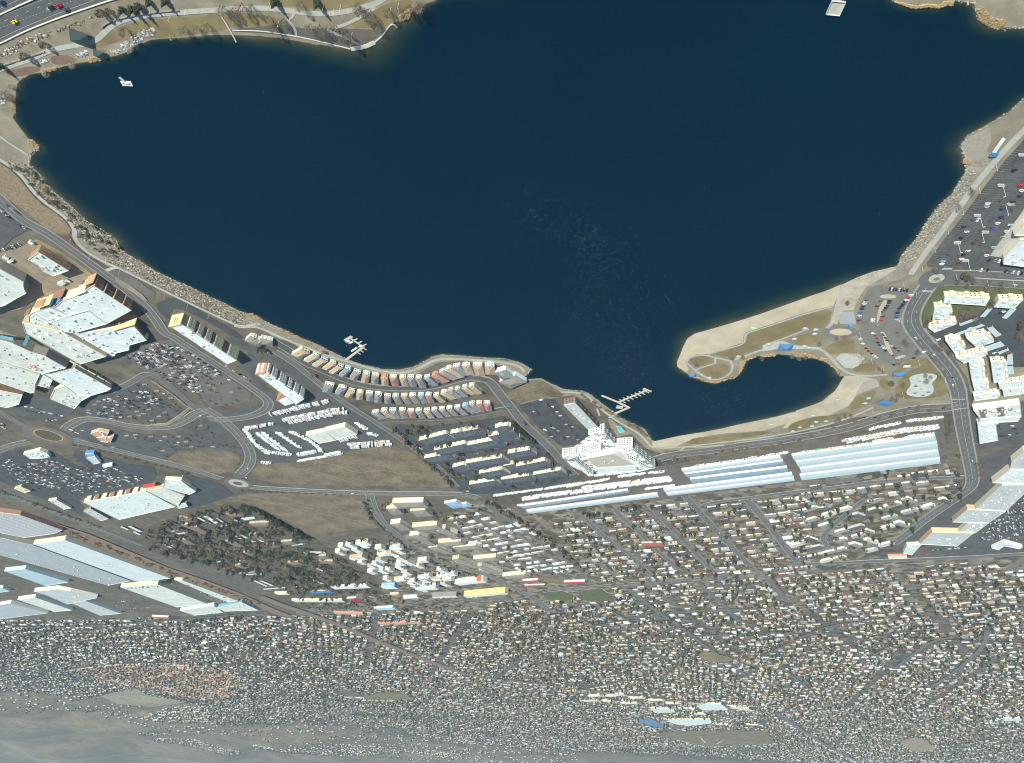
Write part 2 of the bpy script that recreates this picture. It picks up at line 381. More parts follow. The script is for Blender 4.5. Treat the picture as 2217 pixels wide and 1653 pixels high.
ROADMASK = []     # (photograph polygon) nothing is scattered inside these
ROADLINES = []    # (world polyline, half width)
LAYER = [0]
def zlay(base): LAYER[0] += 1; return base + 0.0035 * LAYER[0]
def zone(name, k, pts, m, base=0.03, amp=0.0, mask=True, smooth=0, slab=0.0):
    px = zp(k, *pts)
    if smooth:
        for _ in range(smooth):
            q = []
            for i in range(len(px)):
                a, b_ = px[i], px[(i + 1) % len(px)]
                q += [(a[0] * .75 + b_[0] * .25, a[1] * .75 + b_[1] * .25), (a[0] * .25 + b_[0] * .75, a[1] * .25 + b_[1] * .75)]
            px = q
    if mask: ROADMASK.append(px)
    far = max(p[1] for p in px) > 1330
    g3 = [G(u, v) for u, v in px]; w = [(p.x, p.y) for p in g3]
    if amp: w = jag(w, 4.0, amp)
    z = zlay(base); mb = MB()
    if far:
        base_i = len(mb.v); pl = g3 if area2(w) > 0 else g3[::-1]
        mb.v += [(p.x, p.y, p.z + z + 1.6) for p in pl]
        for t in tess([(p.x, p.y) for p in pl]): mb.f.append(t); mb.m.append(0)
    elif slab: mb.prism(w, 0.0, z + slab)
    else: mb.sheet(w, z)
    o = mb.build(name, m); struct(o); return o
def road(name, k, pts, width, m=None, base=0.22, line=None, smooth=2, kerb=True, mask=True, walk=0.0, med=0.0):
    px = smooth_line(zp(k, *pts), smooth)
    g3 = [G(u, v) for u, v in px]; far = max(p[1] for p in px) > 1330
    ROADLINES.append((np.array([(p.x, p.y) for p in g3]), width / 2))
    z = zlay(base); mb = MB(); zs = [p.z + 1.6 for p in g3] if far else None
    band(mb, g3, width, z, 0,0, zs); o = mb.build(name, m or M_road); struct(o)
    if kerb and not far:
        kb = MB()
        for s in (-1,1): wall_band(kb, g3,0.6 + walk, 0.0, z + 0.13,0, s * (width / 2 + 0.3 + walk / 2))
        kb.build('kerb', M_kerb, o)
    if line:
        lb = MB()
        for off, dash, w_ in line:
            if dash:
                q = resample(g3, dash)
                for a, b_ in list(zip(q[:-1], q[1:]))[::2]: band(lb, [a, a + (b_ - a) * 0.7], w_, z + 0.04,0, off)
            else: band(lb, g3, w_, z + 0.04,0, off)
        lb.build('lane_line', M_white_paint, o)
    if med:
        kb = MB(); wall_band(kb, g3, med, 0.0, z + 0.15); kb.build('median', M_median, o)
    return o
def ellipse(k, c, rx_m, n=28, ry_m=None, rot=0.0):
    p = G(*zp(k, c)[0]); ry_m = ry_m or rx_m; out = []
    for i in range(n):
        t = 2 * math.pi * i / n; x, y = rx_m * math.cos(t), ry_m * math.sin(t)
        out.append((p.x + x * math.cos(rot) - y * math.sin(rot), p.y + x * math.sin(rot) + y * math.cos(rot)))
    return out
def disc(name, poly, m, base, slab=0.0):
    mb = MB(); z = zlay(base)
    if slab: mb.prism(poly, 0.0, z + slab)
    else: mb.sheet(poly, z)
    us, vs_ = PROJ(np.array([(x, y, 0) for x, y in poly])); ROADMASK.append(list(zip(us, vs_)))
    return struct(mb.build(name, m))

# ---- shore zones ---------------------------------------------------------------
zone('shore_bank', 'W', [(-60,-60),(985,-60),(985,-14),(945,0),(907,13),(885,39),(852,49),(830,74),(811,93),(760,107),(678,96),(613,84),(525,77),(460,76),(379,83),(322,88),(270,115),(220,129),(161,138),(91,157),(46,172),(37,182),(33,240),(27,255),(46,281),(85,316),(65,333),(62,357),(20,340),(-60,300)], M_park, 0.05, mask=False)
zone('shore_bank', 'W', [(-40,290),(62,357),(105,405),(157,449),(203,493),(253,523),(264,543),(327,582),(414,623),(481,655),(533,679),(605,710),(681,744),(750,778),(831,800),(866,801),(896,795),(935,773),(957,768),(1049,775),(1125,785),(1152,800),(1134,816),(1120,812),(1090,792),(1010,782),(950,784),(900,812),(830,812),(740,788),(640,752),(560,712),(480,685),(400,645),(300,600),(230,575),(160,520),(150,485),(100,430),(55,380),(-40,330)], M_riprap, 0.05, mask=False, amp=0.3)
zone('shore_bank', 'W', [(1113,848),(1141,822),(1172,820),(1222,844),(1272,851),(1309,879),(1346,907),(1396,931),(1413,956),(1440,954),(1440,985),(1400,972),(1350,925),(1300,880),(1240,856),(1200,862),(1130,878)], M_park, 0.05, mask=False, amp=0.3)
zone('shore_bank', 'W', [(1413,956),(1503,940),(1616,916),(1747,883),(1808,846),(1827,816),(1790,785),(1729,775),(1638,772),(1601,811),(1549,831),(1498,816),(1466,785),(1479,752),(1503,724),(1649,680),(1758,641),(1821,617),(1896,590),(1944,575),(1966,537),(2003,487),(2042,437),(2077,396),(2094,363),(2081,318),(2093,296),(2154,261),(2198,231),(2240,200),(2260,260),(2130,440),(2030,580),(2010,640),(2030,740),(2060,880),(1850,905),(1640,955),(1440,990),(1413,970)], M_park, 0.045, mask=False, amp=0.3)
zone('shore_bank', 'W', [(2340,100),(2217,62),(2143,58),(2114,26),(2089,4),(2043,9),(2010,13),(1938,4),(1925,-12),(1925,-60),(2400,-60)], M_park, 0.05, mask=False, amp=0.3)
# gravel shore on the west side
zone('gravel_shore', 'I', [(1640,290),(1600,370),(1490,555),(1400,635),(1220,865),(1050,1095),(960,1240),(900,1300),(700,1345),(560,1400),(400,1470),(470,1500),(560,1560),(640,1480),(860,1430),(1000,1390),(1120,1240),(1330,960),(1560,640),(1760,360),(1900,180),(1840,130)], mat('gravel', (0.235,0.215,0.165), 0.95, scale=0.5, col2=(0.40,0.37,0.295), detail=8, var2=(0.07,0.3)), 0.06, mask=False)
zone('gravel_spit', 'I', [(1580,85),(1600,30),(1650,-20),(1860,-110),(1880,30),(1800,190),(1660,260),(1600,200)], mat('fine_gravel', (0.27,0.245,0.195), 0.95, scale=0.3, col2=(0.34,0.31,0.25), detail=6), 0.07, mask=False)
# park lawns north of the motorway
zone('lawn', 'B', [(-100,130),(200,125),(450,140),(700,190),(640,235),(430,270),(130,280),(0,330),(-100,330)], M_lawn, 0.06, mask=False, smooth=1)
zone('lawn', 'B', [(480,-40),(1600,-40),(1500,40),(1350,95),(1100,100),(800,70),(560,40)], M_lawn, 0.06, mask=False, smooth=1)
zone('lawn', 'B', [(1340,210),(1600,130),(1700,40),(2000,-20),(1960,110),(1800,210),(1700,290),(1480,280),(1400,290)], M_lawn, 0.06, mask=False, smooth=1)
zone('lawn', 'A', [(1100,330),(1250,240),(1500,190),(2300,150),(2300,300),(1900,350),(1560,380),(1250,390),(1050,460),(900,480)], M_lawn, 0.06, mask=False, smooth=1)
zone('dark_shore', 'B', [(150,290),(450,270),(650,240),(950,290),(1200,280),(1450,290),(1700,300),(1660,370),(1500,450),(1380,480),(1150,430),(850,370),(500,330),(250,320)], mat('damp_soil', (0.085,0.078,0.066), 0.95, scale=0.08, col2=(0.13,0.118,0.098), detail=7), 0.07, mask=False, smooth=1)
zone('bare_bank', 'A', [(0,690),(90,700),(350,650),(420,700),(300,735),(200,760),(120,770)], mat('red_soil', (0.155,0.095,0.068), 0.95, scale=0.1, col2=(0.21,0.135,0.10), detail=6), 0.07, mask=False, smooth=1)
zone('bare_bank', 'A', [(500,560),(640,540),(760,590),(740,630),(560,650),(510,620)], MATS['red_soil'], 0.07, mask=False, smooth=1)

# ---- motorway, top left
MW = mat('motorway_asphalt', (0.085,0.092,0.092), 0.9, scale=0.06, col2=(0.115,0.12,0.118), detail=6, var2=(0.5,0.1))
zone('motorway', 'A', [(-300,560),(0,432),(250,307),(500,207),(750,117),(1000,32),(1130,-10),(1400,-80),(1000,-250),(-300,-200)], MW, 0.08)
mo = bpy.data.objects['motorway']
def mline(pts, dash=None, w=0.16, z=0.30, name='lane_line', m=None):
    g3 = [G(u, v) for u, v in smooth_line(zp('A', *pts), 2)]; mb = MB()
    if dash:
        q = resample(g3, dash)
        for a, b_ in list(zip(q[:-1], q[1:])): band(mb, [a, a + (b_ - a) * 0.3], w, z)
    else: band(mb, g3, w, z)
    return mb.build(name, m or M_white_paint, mo)
mline([(-100,430),(0,383),(250,265),(500,163),(750,70),(950,-5),(1050,-40)], None, 0.2)
mline([(-60,250),(75,195),(200,147),(320,97),(457,47),(590,0),(700,-40)], 12.0,0.22)
mline([(-60,303),(20,272),(250,187),(345,150),(485,97),(650,35),(760,-5)], 3.6,0.22)
mline([(-60,190),(0,168),(150,105),(330,35),(430,-5)], None, 0.16)
mline([(-60,110),(0,85),(140,20),(190,-5)], None, 0.16)
for pts, lab in (([(-200,520),(0,433),(250,308),(500,208),(750,118),(1000,33),(1130,-9),(1300,-55)], 'pale concrete barrier along the motorway edge above the lake park'),
                 ([(-200,235),(0,146),(130,82),(330,-8),(430,-50)], 'pale concrete median barrier between the two motorway carriageways')):
    g3 = [G(u, v) for u, v in smooth_line(zp('A', *pts), 2)]; o = empty('concrete_barrier', (g3[0].x, g3[0].y, 0), label=lab, cat='barrier')
    mb = MB(); wall_band(mb, g3,0.9,0.0,0.45); mb.build('barrier_foot', M_conc, o, tuple(o.location))
    mb = MB(); wall_band(mb, g3,0.55,0.45,1.05); mb.build('barrier_top', mat('barrier_concrete', (0.60,0.57,0.46), 0.8, var=0.08, scale=0.4), o, tuple(o.location))
zone('verge', 'A', [(-100,500),(0,447),(250,322),(500,222),(750,132),(1000,47),(1150,2),(1400,-30),(1450,40),(1180,110),(1000,210),(900,290),(650,340),(300,520),(0,600),(-100,640)], mat('verge_soil', (0.175,0.15,0.108), 0.95, scale=0.15, col2=(0.285,0.25,0.185), detail=8), 0.065, mask=False)

# ---- footpaths
def path(k, pts, w, m=None, base=0.30, smooth=2):
    return road('footpath', k, pts, w, m or M_path, base, None, smooth, kerb=False)
path('A', [(-60,710),(60,668),(300,590),(470,512),(600,475),(720,455),(860,435),(950,400),(1000,365),(1060,300),(1140,235),(1240,190),(1400,162),(1600,137),(1900,115),(2203,95),(2420,82),(2650,78),(2830,100),(3010,128),(3210,140),(3400,122),(3550,88),(3660,60),(3790,10),(3840,-40)], 4.4)
path('B', [(1220,275),(1330,240),(1470,170),(1560,115),(1620,70)], 2.6)
path('B', [(830,355),(825,300),(790,240),(745,200),(800,170),(815,120)], 2.0)
path('B', [(1140,290),(1210,330),(1330,370),(1430,430),(1480,460)], 2.6)
path('A', [(-20,1340),(100,1430),(250,1520),(270,1545)], 2.8)
path('D', [(-60,-30),(0,25),(130,110),(230,200),(320,330),(430,440),(560,530),(660,610),(720,680),(748,740),(735,790),(790,880),(900,970),(1050,1050),(1150,1090),(1400,1210),(1650,1340),(1900,1460),(2203,1605),(2390,1690),(2580,1690 - 95 + 60)], 4.6)
path('F', [(950,390),(1020,408),(1150,398),(1250,430),(1400,500),(1550,562),(1650,600),(1850,680),(2040,735),(2200,785),(2420,845),(2600,862),(2720,840),(2850,785),(2930,735),(3040,720),(3240,725),(3490,740),(3690,765),(3800,800),(3830,850)], 4.6)
path('D', [(1160,1092),(1100,1110),(1020,1140)], 4.5, M_conc)
path('H', [(150,445),(190,500),(330,600),(560,590),(740,600),(800,640),(880,720),(1000,820),(1040,850),(1150,920),(1250,970),(1330,1030),(1390,1100),(1430,1145),(1560,1150),(1740,1135),(1900,1140),(2150,1115)], 4.2)
path('H', [(1000,850),(1040,830),(1060,800)], 3.0, M_conc)
path('H', [(1760,1135),(1680,1200),(1640,1240)], 3.0)
path('H', [(870,720),(910,830)], 2.5)
path('M', [(280,410),(560,405),(700,395),(900,365),(1100,345),(1300,320),(1600,275),(1900,215),(2100,160),(2300,90),(2480,10)], 4.2)
path('I', [(2250,-130),(2130,-10),(2040,80),(1900,240),(1700,480),(1480,800),(1330,990),(1150,1240),(1075,1350)], 6.0)
path('J', [(1905,170),(1850,190),(1800,380),(1760,540),(1700,600)], 4.5)
path('J', [(1760,385),(1500,450),(1250,535),(1000,620),(905,645),(880,690),(885,735),(840,770),(700,805),(520,860)], 2.2)
path('J', [(300,940),(330,890),(400,865),(500,865),(590,895),(740,920),(770,980),(740,1050),(640,1110),(540,1110),(430,1050),(360,990),(300,940)], 3.0)
path('J', [(400,1010),(500,975),(600,945)], 2.5); path('J', [(590,895),(590,950)], 2.5)
path('J', [(740,925),(900,870),(1060,810),(1250,790),(1500,790),(1640,800),(1740,890),(1830,1000),(1940,1060),(2100,1075),(2300,1060)], 4.0)
path('J', [(1080,760),(1230,715),(1370,660),(1520,605)], 2.6)
zone('plaza', 'J', [(1060,770),(1250,720),(1390,770),(1640,790),(1640,810),(1250,800),(1060,830)], M_conc, 0.30, mask=False)
zone('plaza', 'J', [(1850,440),(1965,432),(1990,560),(1830,555),(1820,520)], mat('basin_concrete', (0.33,0.37,0.37), 0.7, var=0.06, scale=0.1), 0.35, mask=False)
zone('plaza', 'K', [(380,850),(560,850),(620,900),(560,970),(500,1000),(420,990),(330,900)], M_conc, 0.31, mask=False)
# ---- sand
zone('beach', 'J', [(215,985),(208,940),(245,855),(270,785),(312,705),(385,655),(560,605),(800,535),(1050,455),(1300,365),(1550,275),(1700,225),(1842,165),(1800,300),(1765,375),(1500,440),(1250,523),(1000,608),(895,638),(868,690),(865,745),(700,800),(520,855),(400,858),(330,885),(290,940),(330,1010),(300,1040)], M_sand, 0.09, mask=False)
zone('beach', 'K', [(388,172),(540,97),(700,38),(880,-2),(940,10),(760,120),(640,185),(560,300),(510,420),(400,425),(345,560),(312,560),(335,400)], mat('pale_sand', (0.40,0.355,0.27), 0.95, scale=0.12, col2=(0.55,0.50,0.39), detail=8, var2=(0.05,0.25)), 0.085, mask=False)
zone('beach', 'K', [(-60,1420),(200,1330),(330,1220),(400,1100),(430,1075),(560,1075),(740,1110),(760,1180),(560,1240),(460,1370),(300,1450),(0,1560),(-200,1600)], M_sand, 0.09, mask=False)
zone('beach', 'M', [(280,352),(560,292),(900,238),(1200,168),(1500,108),(1700,58),(1900,-5),(2140,-15),(1960,80),(1640,160),(1400,240),(1000,270),(850,290),(640,345),(520,400),(290,405)], M_sand, 0.092, mask=False)
zone('shallow_pan', 'K', [(610,1120),(740,1110),(750,1180),(570,1250),(510,1285)], mat('packed_sand', (0.37,0.345,0.28), 0.95, var=0.1, scale=0.08), 0.12, mask=False)
# ---- lawns of the beach park
for pts in ([(1755,402),(1720,550),(1640,575),(1500,610),(1370,655),(1230,715),(1070,765),(980,815),(860,845),(800,870),(700,885),(560,862),(720,812),(850,772),(905,735),(910,655),(1010,625),(1260,545),(1510,460)],
            [(1340,690),(1540,640),(1620,640),(1630,700),(1580,760),(1400,775)],[(345,905),(420,880),(500,878),(575,905),(570,940),(480,970),(400,985),(350,940)],
            [(430,1010),(600,955),(690,950),(730,990),(700,1050),(620,1095),(540,1090),(450,1040)]):
    zone('lawn', 'J', pts, M_lawn, 0.14, mask=False, smooth=1)
for pts in ([(205,810),(330,735),(500,690),(530,780),(490,845),(300,865),(220,840)],[(490,1030),(520,965),(740,935),(745,1010),(640,1045)],[(760,1110),(830,1090),(880,1150),(850,1220),(780,1190)],
            [(1250,880),(1380,1000),(1440,1150),(1455,1270),(1200,1300),(985,1300),(900,1230),(980,1130),(1000,1040),(1150,1000),(1180,930)],[(500,1330),(560,1260),(760,1200),(700,1290),(660,1370),(540,1400),(470,1420)],
            [(60,1590),(0,1560),(250,1470),(470,1430),(600,1410),(300,1500)],[(940,1000),(1040,930),(1190,890),(1170,960),(1020,1000),(960,1040)]):
    zone('lawn', 'K', pts, M_lawn, 0.14, mask=False, smooth=1)
zone('lawn', 'M', [(640,350),(700,310),(900,300),(1100,275),(1400,245),(1480,255),(1300,300),(1000,340),(700,385)], M_lawn, 0.14, mask=False, smooth=1)
zone('lawn', 'M', [(1620,210),(1700,150),(1950,90),(2080,95),(2000,150),(1800,215),(1680,260)], M_lawn, 0.14, mask=False, smooth=1)
zone('vacant_lot', 'M', [(380,440),(560,430),(640,400),(1100,360),(1100,420),(700,480),(480,520)], M_lawn, 0.13, mask=False)

# ---- asphalt of the beach car park and the drop-off loop
zone('parking_lot', 'K', [(660,195),(870,175),(1065,195),(1115,270),(1000,500),(990,560),(1030,640),(1130,730),(1240,830),(1190,870),(1020,930),(950,965),(880,965),(760,900),(640,760),(560,700),(520,640),(600,600),(585,565),(530,555),(548,430),(605,300)], mat('car_park_asphalt', (0.155,0.148,0.130), 0.9, scale=0.1, col2=(0.20,0.19,0.168), detail=6), 0.16, smooth=1)
disc('turning_loop', ellipse('K', (370,640), 20.5, ry_m=13.5), MATS['car_park_asphalt'], 0.18)
disc('traffic_island', ellipse('K', (380,637), 12.5, ry_m=7.0), M_sand, 0.18,0.12)
for pts in ([(770,275),(850,262),(930,272),(935,295),(850,305),(775,295)],[(810,310),(850,330),(790,430),(755,540),(735,545),(750,420)],[(790,640),(830,650),(860,760),(910,870),(880,870),(820,770)],
            [(915,890),(1020,860),(1030,880),(930,910)],[(895,505),(970,505),(975,545),(940,520)]):
    o = zone('traffic_island', 'K', pts, M_sand, 0.2, slab=0.15, smooth=1)
# ---- big west parking lot
zone('parking_lot', 'I', [(2260,-100),(2203,5),(2000,235),(1800,490),(1600,765),(1400,1015),(1290,1165),(1235,1235),(1250,1275),(1500,1290),(1700,1300),(2000,1320),(2300,1350),(2400,-100)], M_asph, 0.10)
# ---- roads on the west side
RL = [(0, None, 0.2)]
road('road', 'K', [(2500,150),(2203,130),(1900,112),(1700,100),(1500,100),(1400,100)], 24.0, line=[(5.5,9,0.2),(-5.5,9,0.2)])
zone('median_strip', 'K', [(1700,93),(2203,123),(2500,140),(2500,150),(2203,133),(1700,101)], M_conc, 0.3)
road('road', 'K', [(1290,130),(1235,190),(1140,330),(1085,450),(1080,560),(1180,700),(1330,870),(1480,1050),(1545,1200),(1562,1330),(1575,1430),(1600,1600),(1650,1850),(1690,2050),(1690,2160),(1600,2245),(1400,2375),(1200,2515),(1030,2655),(900,2745)], 16.0, line=[(0, None, 0.25),(4,9,0.2),(-4,9,0.2)], walk=1.6)
disc('roundabout', ellipse('K', (1333,100), 17.0), M_road, 0.36)
disc('roundabout_island', ellipse('K', (1333,103), 7.6), M_path, 0.37,0.15)
disc('roundabout_island', ellipse('K', (1333,106), 3.0), M_lawn, 0.56,0.12)
road('road', 'K', [(1560,1365),(1440,1390),(1250,1395),(1100,1410),(900,1455),(700,1510),(450,1590),(210,1640),(0,1690 - 10),(-300,1730),(-600,1765),(-800,1800),(-1100,1835),(-1290,1860),(-1440,1900)], 20.0, med=1.6, line=[(5,9,0.2),(-5,9,0.2)], walk=1.2)
def crosswalk(k, a, b, n, w=0.7, ln=3.0, par=None):
    p, q = G(*zp(k, a)[0]), G(*zp(k, b)[0]); mb = MB(); d = (q - p).normalized(); nn = Vector((-d.y, d.x, 0))
    for i in range(n):
        c = p + (q - p) * ((i + .5) / n); band(mb, [c - nn * ln / 2, c + nn * ln / 2], w, 0.66)
    o = mb.build('crosswalk', M_white_paint); return struct(o)
crosswalk('K', (1185,225),(1290,232), 8); crosswalk('K', (1480,1305),(1615,1305), 14,0.5); crosswalk('K', (1500,1405),(1640,1390), 14,0.5)
crosswalk('I', (1390,1290),(1490,1290), 8)
# ---- lot grounds, west apartments and stores
zone('lawn', 'X8', [(130,330),(330,130),(520,100),(900,110),(1280,130),(1280,330),(800,330),(560,420),(300,480),(190,560),(140,470)], M_green, 0.07, smooth=1)
zone('parking_lot', 'X8', [(250,600),(400,580),(600,470),(770,410),(880,320),(1300,320),(1300,960),(900,960),(850,800),(640,640),(400,680),(330,660)], M_asph_dark, 0.09)
zone('grounds', 'K', [(1480,860),(1640,900),(2300,780),(2300,1350),(1700,1350),(1640,1100)], M_park, 0.07)
zone('parking_lot', 'L', [(1620,130),(2300,20),(2300,480),(1760,490),(1700,430)], M_asph, 0.10)
zone('parking_lot', 'L', [(1760,620),(1860,560),(2060,500),(2300,490),(2300,1720),(1560,1600),(1100,1480),(980,1430),(1200,1270),(1500,1080),(1720,900),(1770,760)], M_asph, 0.09)
# ---- storage yard
zone('storage_yard', 'M', [(-1600,1050),(-1240,1010),(0,700),(330,600),(700,540),(1500,420),(2200,320),(2900,120),(3150,40),(3180,60),(3200,520),(3200,560),(2560,610),(1700,760),(900,860),(0,960),(-1000,1100),(-1150,1090)], mat('yard_asphalt', (0.105,0.095,0.084), 0.95, scale=0.06, col2=(0.155,0.135,0.115), detail=7), 0.08)
# ---- east side roads
RW = [(0, None, 0.25)]
road('road', 'D', [(-200,250),(0,410),(240,640),(420,725),(560,815),(700,915),(900,1060),(1040,1160),(1250,1310),(1400,1440),(1530,1580),(1640,1760),(1720,1770 + 10),(1900,1905),(2200,2090),(2440,2250),(2620,2380),(2680,2440),(2640,2520),(2450,2590),(2230,2610),(2070,2600)], 12.5, line=RW, walk=1.0)
road('road', 'E', [(1990,1160),(1850,1040),(1700,900),(1560,800),(1450,765),(1300,870),(1100,950)], 9.0)
road('road', 'F', [(660,1215),(760,1270),(870,1350),(1000,1480),(1090,1600),(1120,1700),(1090,1790),(1010,1870)], 17.0, med=1.8, line=[(4,9,0.2),(-4,9,0.2)], walk=1.0)
road('road', 'F', [(660,1235),(560,1265),(450,1345),(300,1400),(100,1405),(-100,1385),(-280,1345),(-430,1318),(-580,1325),(-690,1385),(-730,1430)], 14.0, med=1.4, line=[(4,9,0.2),(-4,9,0.2)], walk=0.8)
road('road', 'E', [(300,1330),(150,1245),(0,1150),(-200,1030)], 14.0, med=1.5, line=[(4,9,0.2),(-4,9,0.2)])
road('road', 'E', [(300,1450),(130,1485),(0,1535),(-200,1620)], 14.0, med=1.5, line=[(4,9,0.2),(-4,9,0.2)])
road('road', 'N', [(650,35),(760,70),(1100,145),(1500,245),(1900,345),(2203,445)], 17.0, med=1.8, line=[(4,9,0.2),(-4,9,0.2)], walk=1.0)
road('road', 'O', [(640,430),(760,445),(900,452),(1300,475),(1700,492),(2203,497),(2500,500),(2800,505),(2920,545)], 16.0, med=1.6, line=[(4,9,0.2),(-4,9,0.2)], walk=1.2)
road('road', 'O', [(1835,490),(1850,560),(1885,660),(1970,790),(2100,910),(2330,1070),(2530,1170),(2740,1235),(2930,1285),(3130,1360),(3290,1450),(3440,1520),(3560,1600),(3640,1680)], 15.0, med=1.4, line=[(4,9,0.2),(-4,9,0.2)], walk=1.0)
road('road', 'N', [(-200,500),(0,575),(300,685),(600,805),(900,905),(1130,1010),(1400,1110)], 26.0, M_road, med=3.0, line=[(6,9,.25),(-6,9,.25)])
road('road', 'G', [(1490,640),(1600,640),(1680,690),(1760,800),(1860,920),(2000,1100),(2150,1230),(2320,1400),(2420,1530),(2500,1600)], 13.0, walk=1.0)
road('road', 'G', [(-500,270),(-330,360),(-200,480),(0,560),(200,650),(400,710),(600,735),(800,740),(1000,735),(1200,690),(1350,640),(1500,625),(1640,660)], 12.0, M_asph, walk=0.8)
road('road', 'G', [(-480,370),(-300,480),(-100,640),(80,790),(300,940),(480,1050),(650,1160),(900,1330),(1100,1480),(1260,1640),(1330,1720)], 9.0, walk=0.6)
road('road', 'G', [(560,1060),(760,1050),(1000,1045),(1250,1035),(1500,1000),(1750,945),(1870,930)], 8.5, M_asph)
disc('turning_circle', ellipse('F', (1440,585), 22.0, ry_m=13.0, rot=2.6), M_asph, 0.25)
disc('roundabout', ellipse('E', (482,1387), 40.0), M_road, 0.40)
disc('roundabout_island', ellipse('E', (482,1387), 30.5), mat('brick_paving', (0.23,0.125,0.088), 0.9, var=0.15, scale=0.5), 0.42,0.15)
disc('roundabout_island', ellipse('E', (482,1387), 23.0), M_path, 0.59,0.06)
disc('roundabout_island', ellipse('E', (482,1387), 21.5), mat('olive_turf', (0.085,0.085,0.045), 0.95, var=0.2, scale=0.1), 0.67,0.06)
disc('roundabout', ellipse('O', (535,395), 27.0), M_road, 0.40)
disc('roundabout_island', ellipse('O', (535,395), 18.5), M_path, 0.42,0.15)
disc('roundabout_island', ellipse('O', (528,395), 9.0), MATS['mulch'], 0.60,0.08)
# ---- parking lots of the shopping centre
for k, pts, mm in (('E', [(1270,590),(1380,520),(1560,455),(1700,430),(1900,560),(2203,760),(2400,900),(2510,980),(2480,1050),(2300,1090),(2090,1105),(1990,1010),(1800,880),(1640,800),(1480,760),(1330,690)], M_asph_warm),
                   ('V4', [(1520,1190),(1640,1060),(1800,930),(2000,860),(2250,820),(2500,690),(2750,640),(2900,700),(3050,830),(3300,1010),(3500,1140),(3600,1220),(3500,1310),(3200,1380),(2700,1360),(2300,1350),(1900,1300),(1650,1260)], M_asph),
                   ('E', [(40,1110),(200,1060),(330,1000),(480,1010),(640,1060),(750,1130),(700,1190),(560,1230),(420,1250),(280,1230),(140,1170)], M_asph),
                   ('E', [(690,1310),(740,1260),(900,1250),(1080,1290),(1250,1350),(1550,1385),(1750,1370),(1900,1270),(1990,1210),(2090,1230),(2300,1380),(2440,1490),(2500,1570),(2450,1590),(2050,1510),(1760,1540),(1650,1630),(1200,1540),(900,1460),(730,1390)], M_asph),
                   ('N', [(-50,260),(60,180),(280,130),(500,160),(640,240),(760,310),(860,330),(720,210),(760,160),(1000,220),(1300,300),(1530,330),(1560,400),(1500,480),(1200,560),(860,610),(780,660),(860,760),(800,800),(600,720),(420,640),(300,600),(150,530),(-50,450)], M_asph_dark),
                   ('N', [(1560,400),(1800,380),(2203,500),(2330,600),(2200,650),(1900,740),(1790,730),(1880,600),(1950,500),(1700,430)], M_asph_dark),
                   ('F', [(840,1250),(1100,1200),(1220,1170),(1270,1210),(1560,1150),(1830,1060),(1990,1130),(2150,1250),(2420,1430),(2560,1520),(2300,1620),(1900,1720),(1600,1760),(1300,1800),(1180,1720),(1120,1580),(1000,1440),(880,1310)], M_asph),
                   ('F', [(1000,760),(1100,640),(900,560),(860,490),(930,480),(1100,590),(1300,640),(1420,700),(1600,840),(1800,980),(1900,1060),(1800,1110),(1660,1010),(1450,830),(1240,690),(1150,830),(1130,870),(1370,1090),(1400,1180),(1280,1210),(1220,1160),(1270,1070),(1160,960)], M_asph),
                   ('V3', [(1250,900),(1500,800),(1640,790),(2000,960),(2300,1130),(2700,1350),(3000,1550),(2950,1620),(2700,1500),(2350,1280),(2050,1130),(1800,1010),(1600,990),(1500,1190),(1360,1090)], M_asph_dark),
                   ('D', [(-100,380),(60,470),(240,600),(330,690),(250,740),(130,800),(0,930),(-100,950)], M_asph),
                   ('H', [(100,720),(220,690),(380,650),(470,670),(560,790),(640,900),(790,960),(800,1090),(540,1140),(380,1010),(250,880),(140,770)], M_asph_dark),
                   ('G', [(690,1130),(760,1090),(1000,1120),(1500,1060),(1800,1010),(1900,1060),(2200,1330),(2330,1430),(2500,1620),(2100,1780),(1400,1790),(1290,1700),(950,1340),(700,1190)], M_asph_dark)):
    zone('parking_lot', k, pts, mm, 0.10)
zone('construction_site', 'V1', [(0,430),(400,320),(720,160),(840,200),(1000,290),(1250,430),(1600,680),(1850,870),(1650,1000),(1550,1150),(1300,1230),(1050,1270),(700,1350),(400,1560),(0,1640)], M_dirt, 0.12)
zone('dry_scrub', 'D', [(0,60),(110,130),(210,230),(310,360),(420,470),(560,560),(650,640),(710,720),(690,760),(540,760),(440,690),(330,600),(180,480),(0,380)], mat('scrub_soil', (0.165,0.125,0.075), 0.95, scale=0.4, col2=(0.30,0.245,0.16), detail=8), 0.07)
zone('mulch_bed', 'D', [(590,790),(690,780),(740,860),(850,960),(1000,1060),(1090,1095),(1030,1110),(900,1050),(740,930),(640,850)], M_mulch, 0.09)
zone('parking_lot', 'V3', [(370,280),(520,200),(700,300),(950,460),(1250,670),(1230,750),(1100,740),(800,560),(480,400)], M_asph_warm, 0.13)
zone('traffic_island', 'V3', [(460,400),(520,395),(760,530),(990,700),(1110,840),(1060,850),(830,680),(600,545),(470,460)], M_park, 0.4, slab=0.15)
zone('vacant_lot', 'W', [(556,1007),(600,1003),(640,1000),(700,988),(780,973),(850,961),(900,985),(972,1037),(985,1054),(780,1052),(600,1047),(560,1038),(545,1022)], M_bare, 0.11)
zone('vacant_lot', 'O', [(520,520),(760,490),(1300,500),(1740,520),(1790,560),(1820,700),(1930,840),(1250,905),(1000,760),(700,605),(540,560)], M_bare, 0.11)
zone('vacant_lot', 'W', [(360,996),(381,981),(436,974),(490,975),(520,985),(519,1002),(506,1020),(476,1026),(422,1015)], M_bare, 0.12)
zone('vacant_lot', 'H', [(-60,620),(140,525),(200,485),(330,468),(440,540),(550,610),(540,640),(340,645),(110,705),(60,680)], M_bare, 0.12)
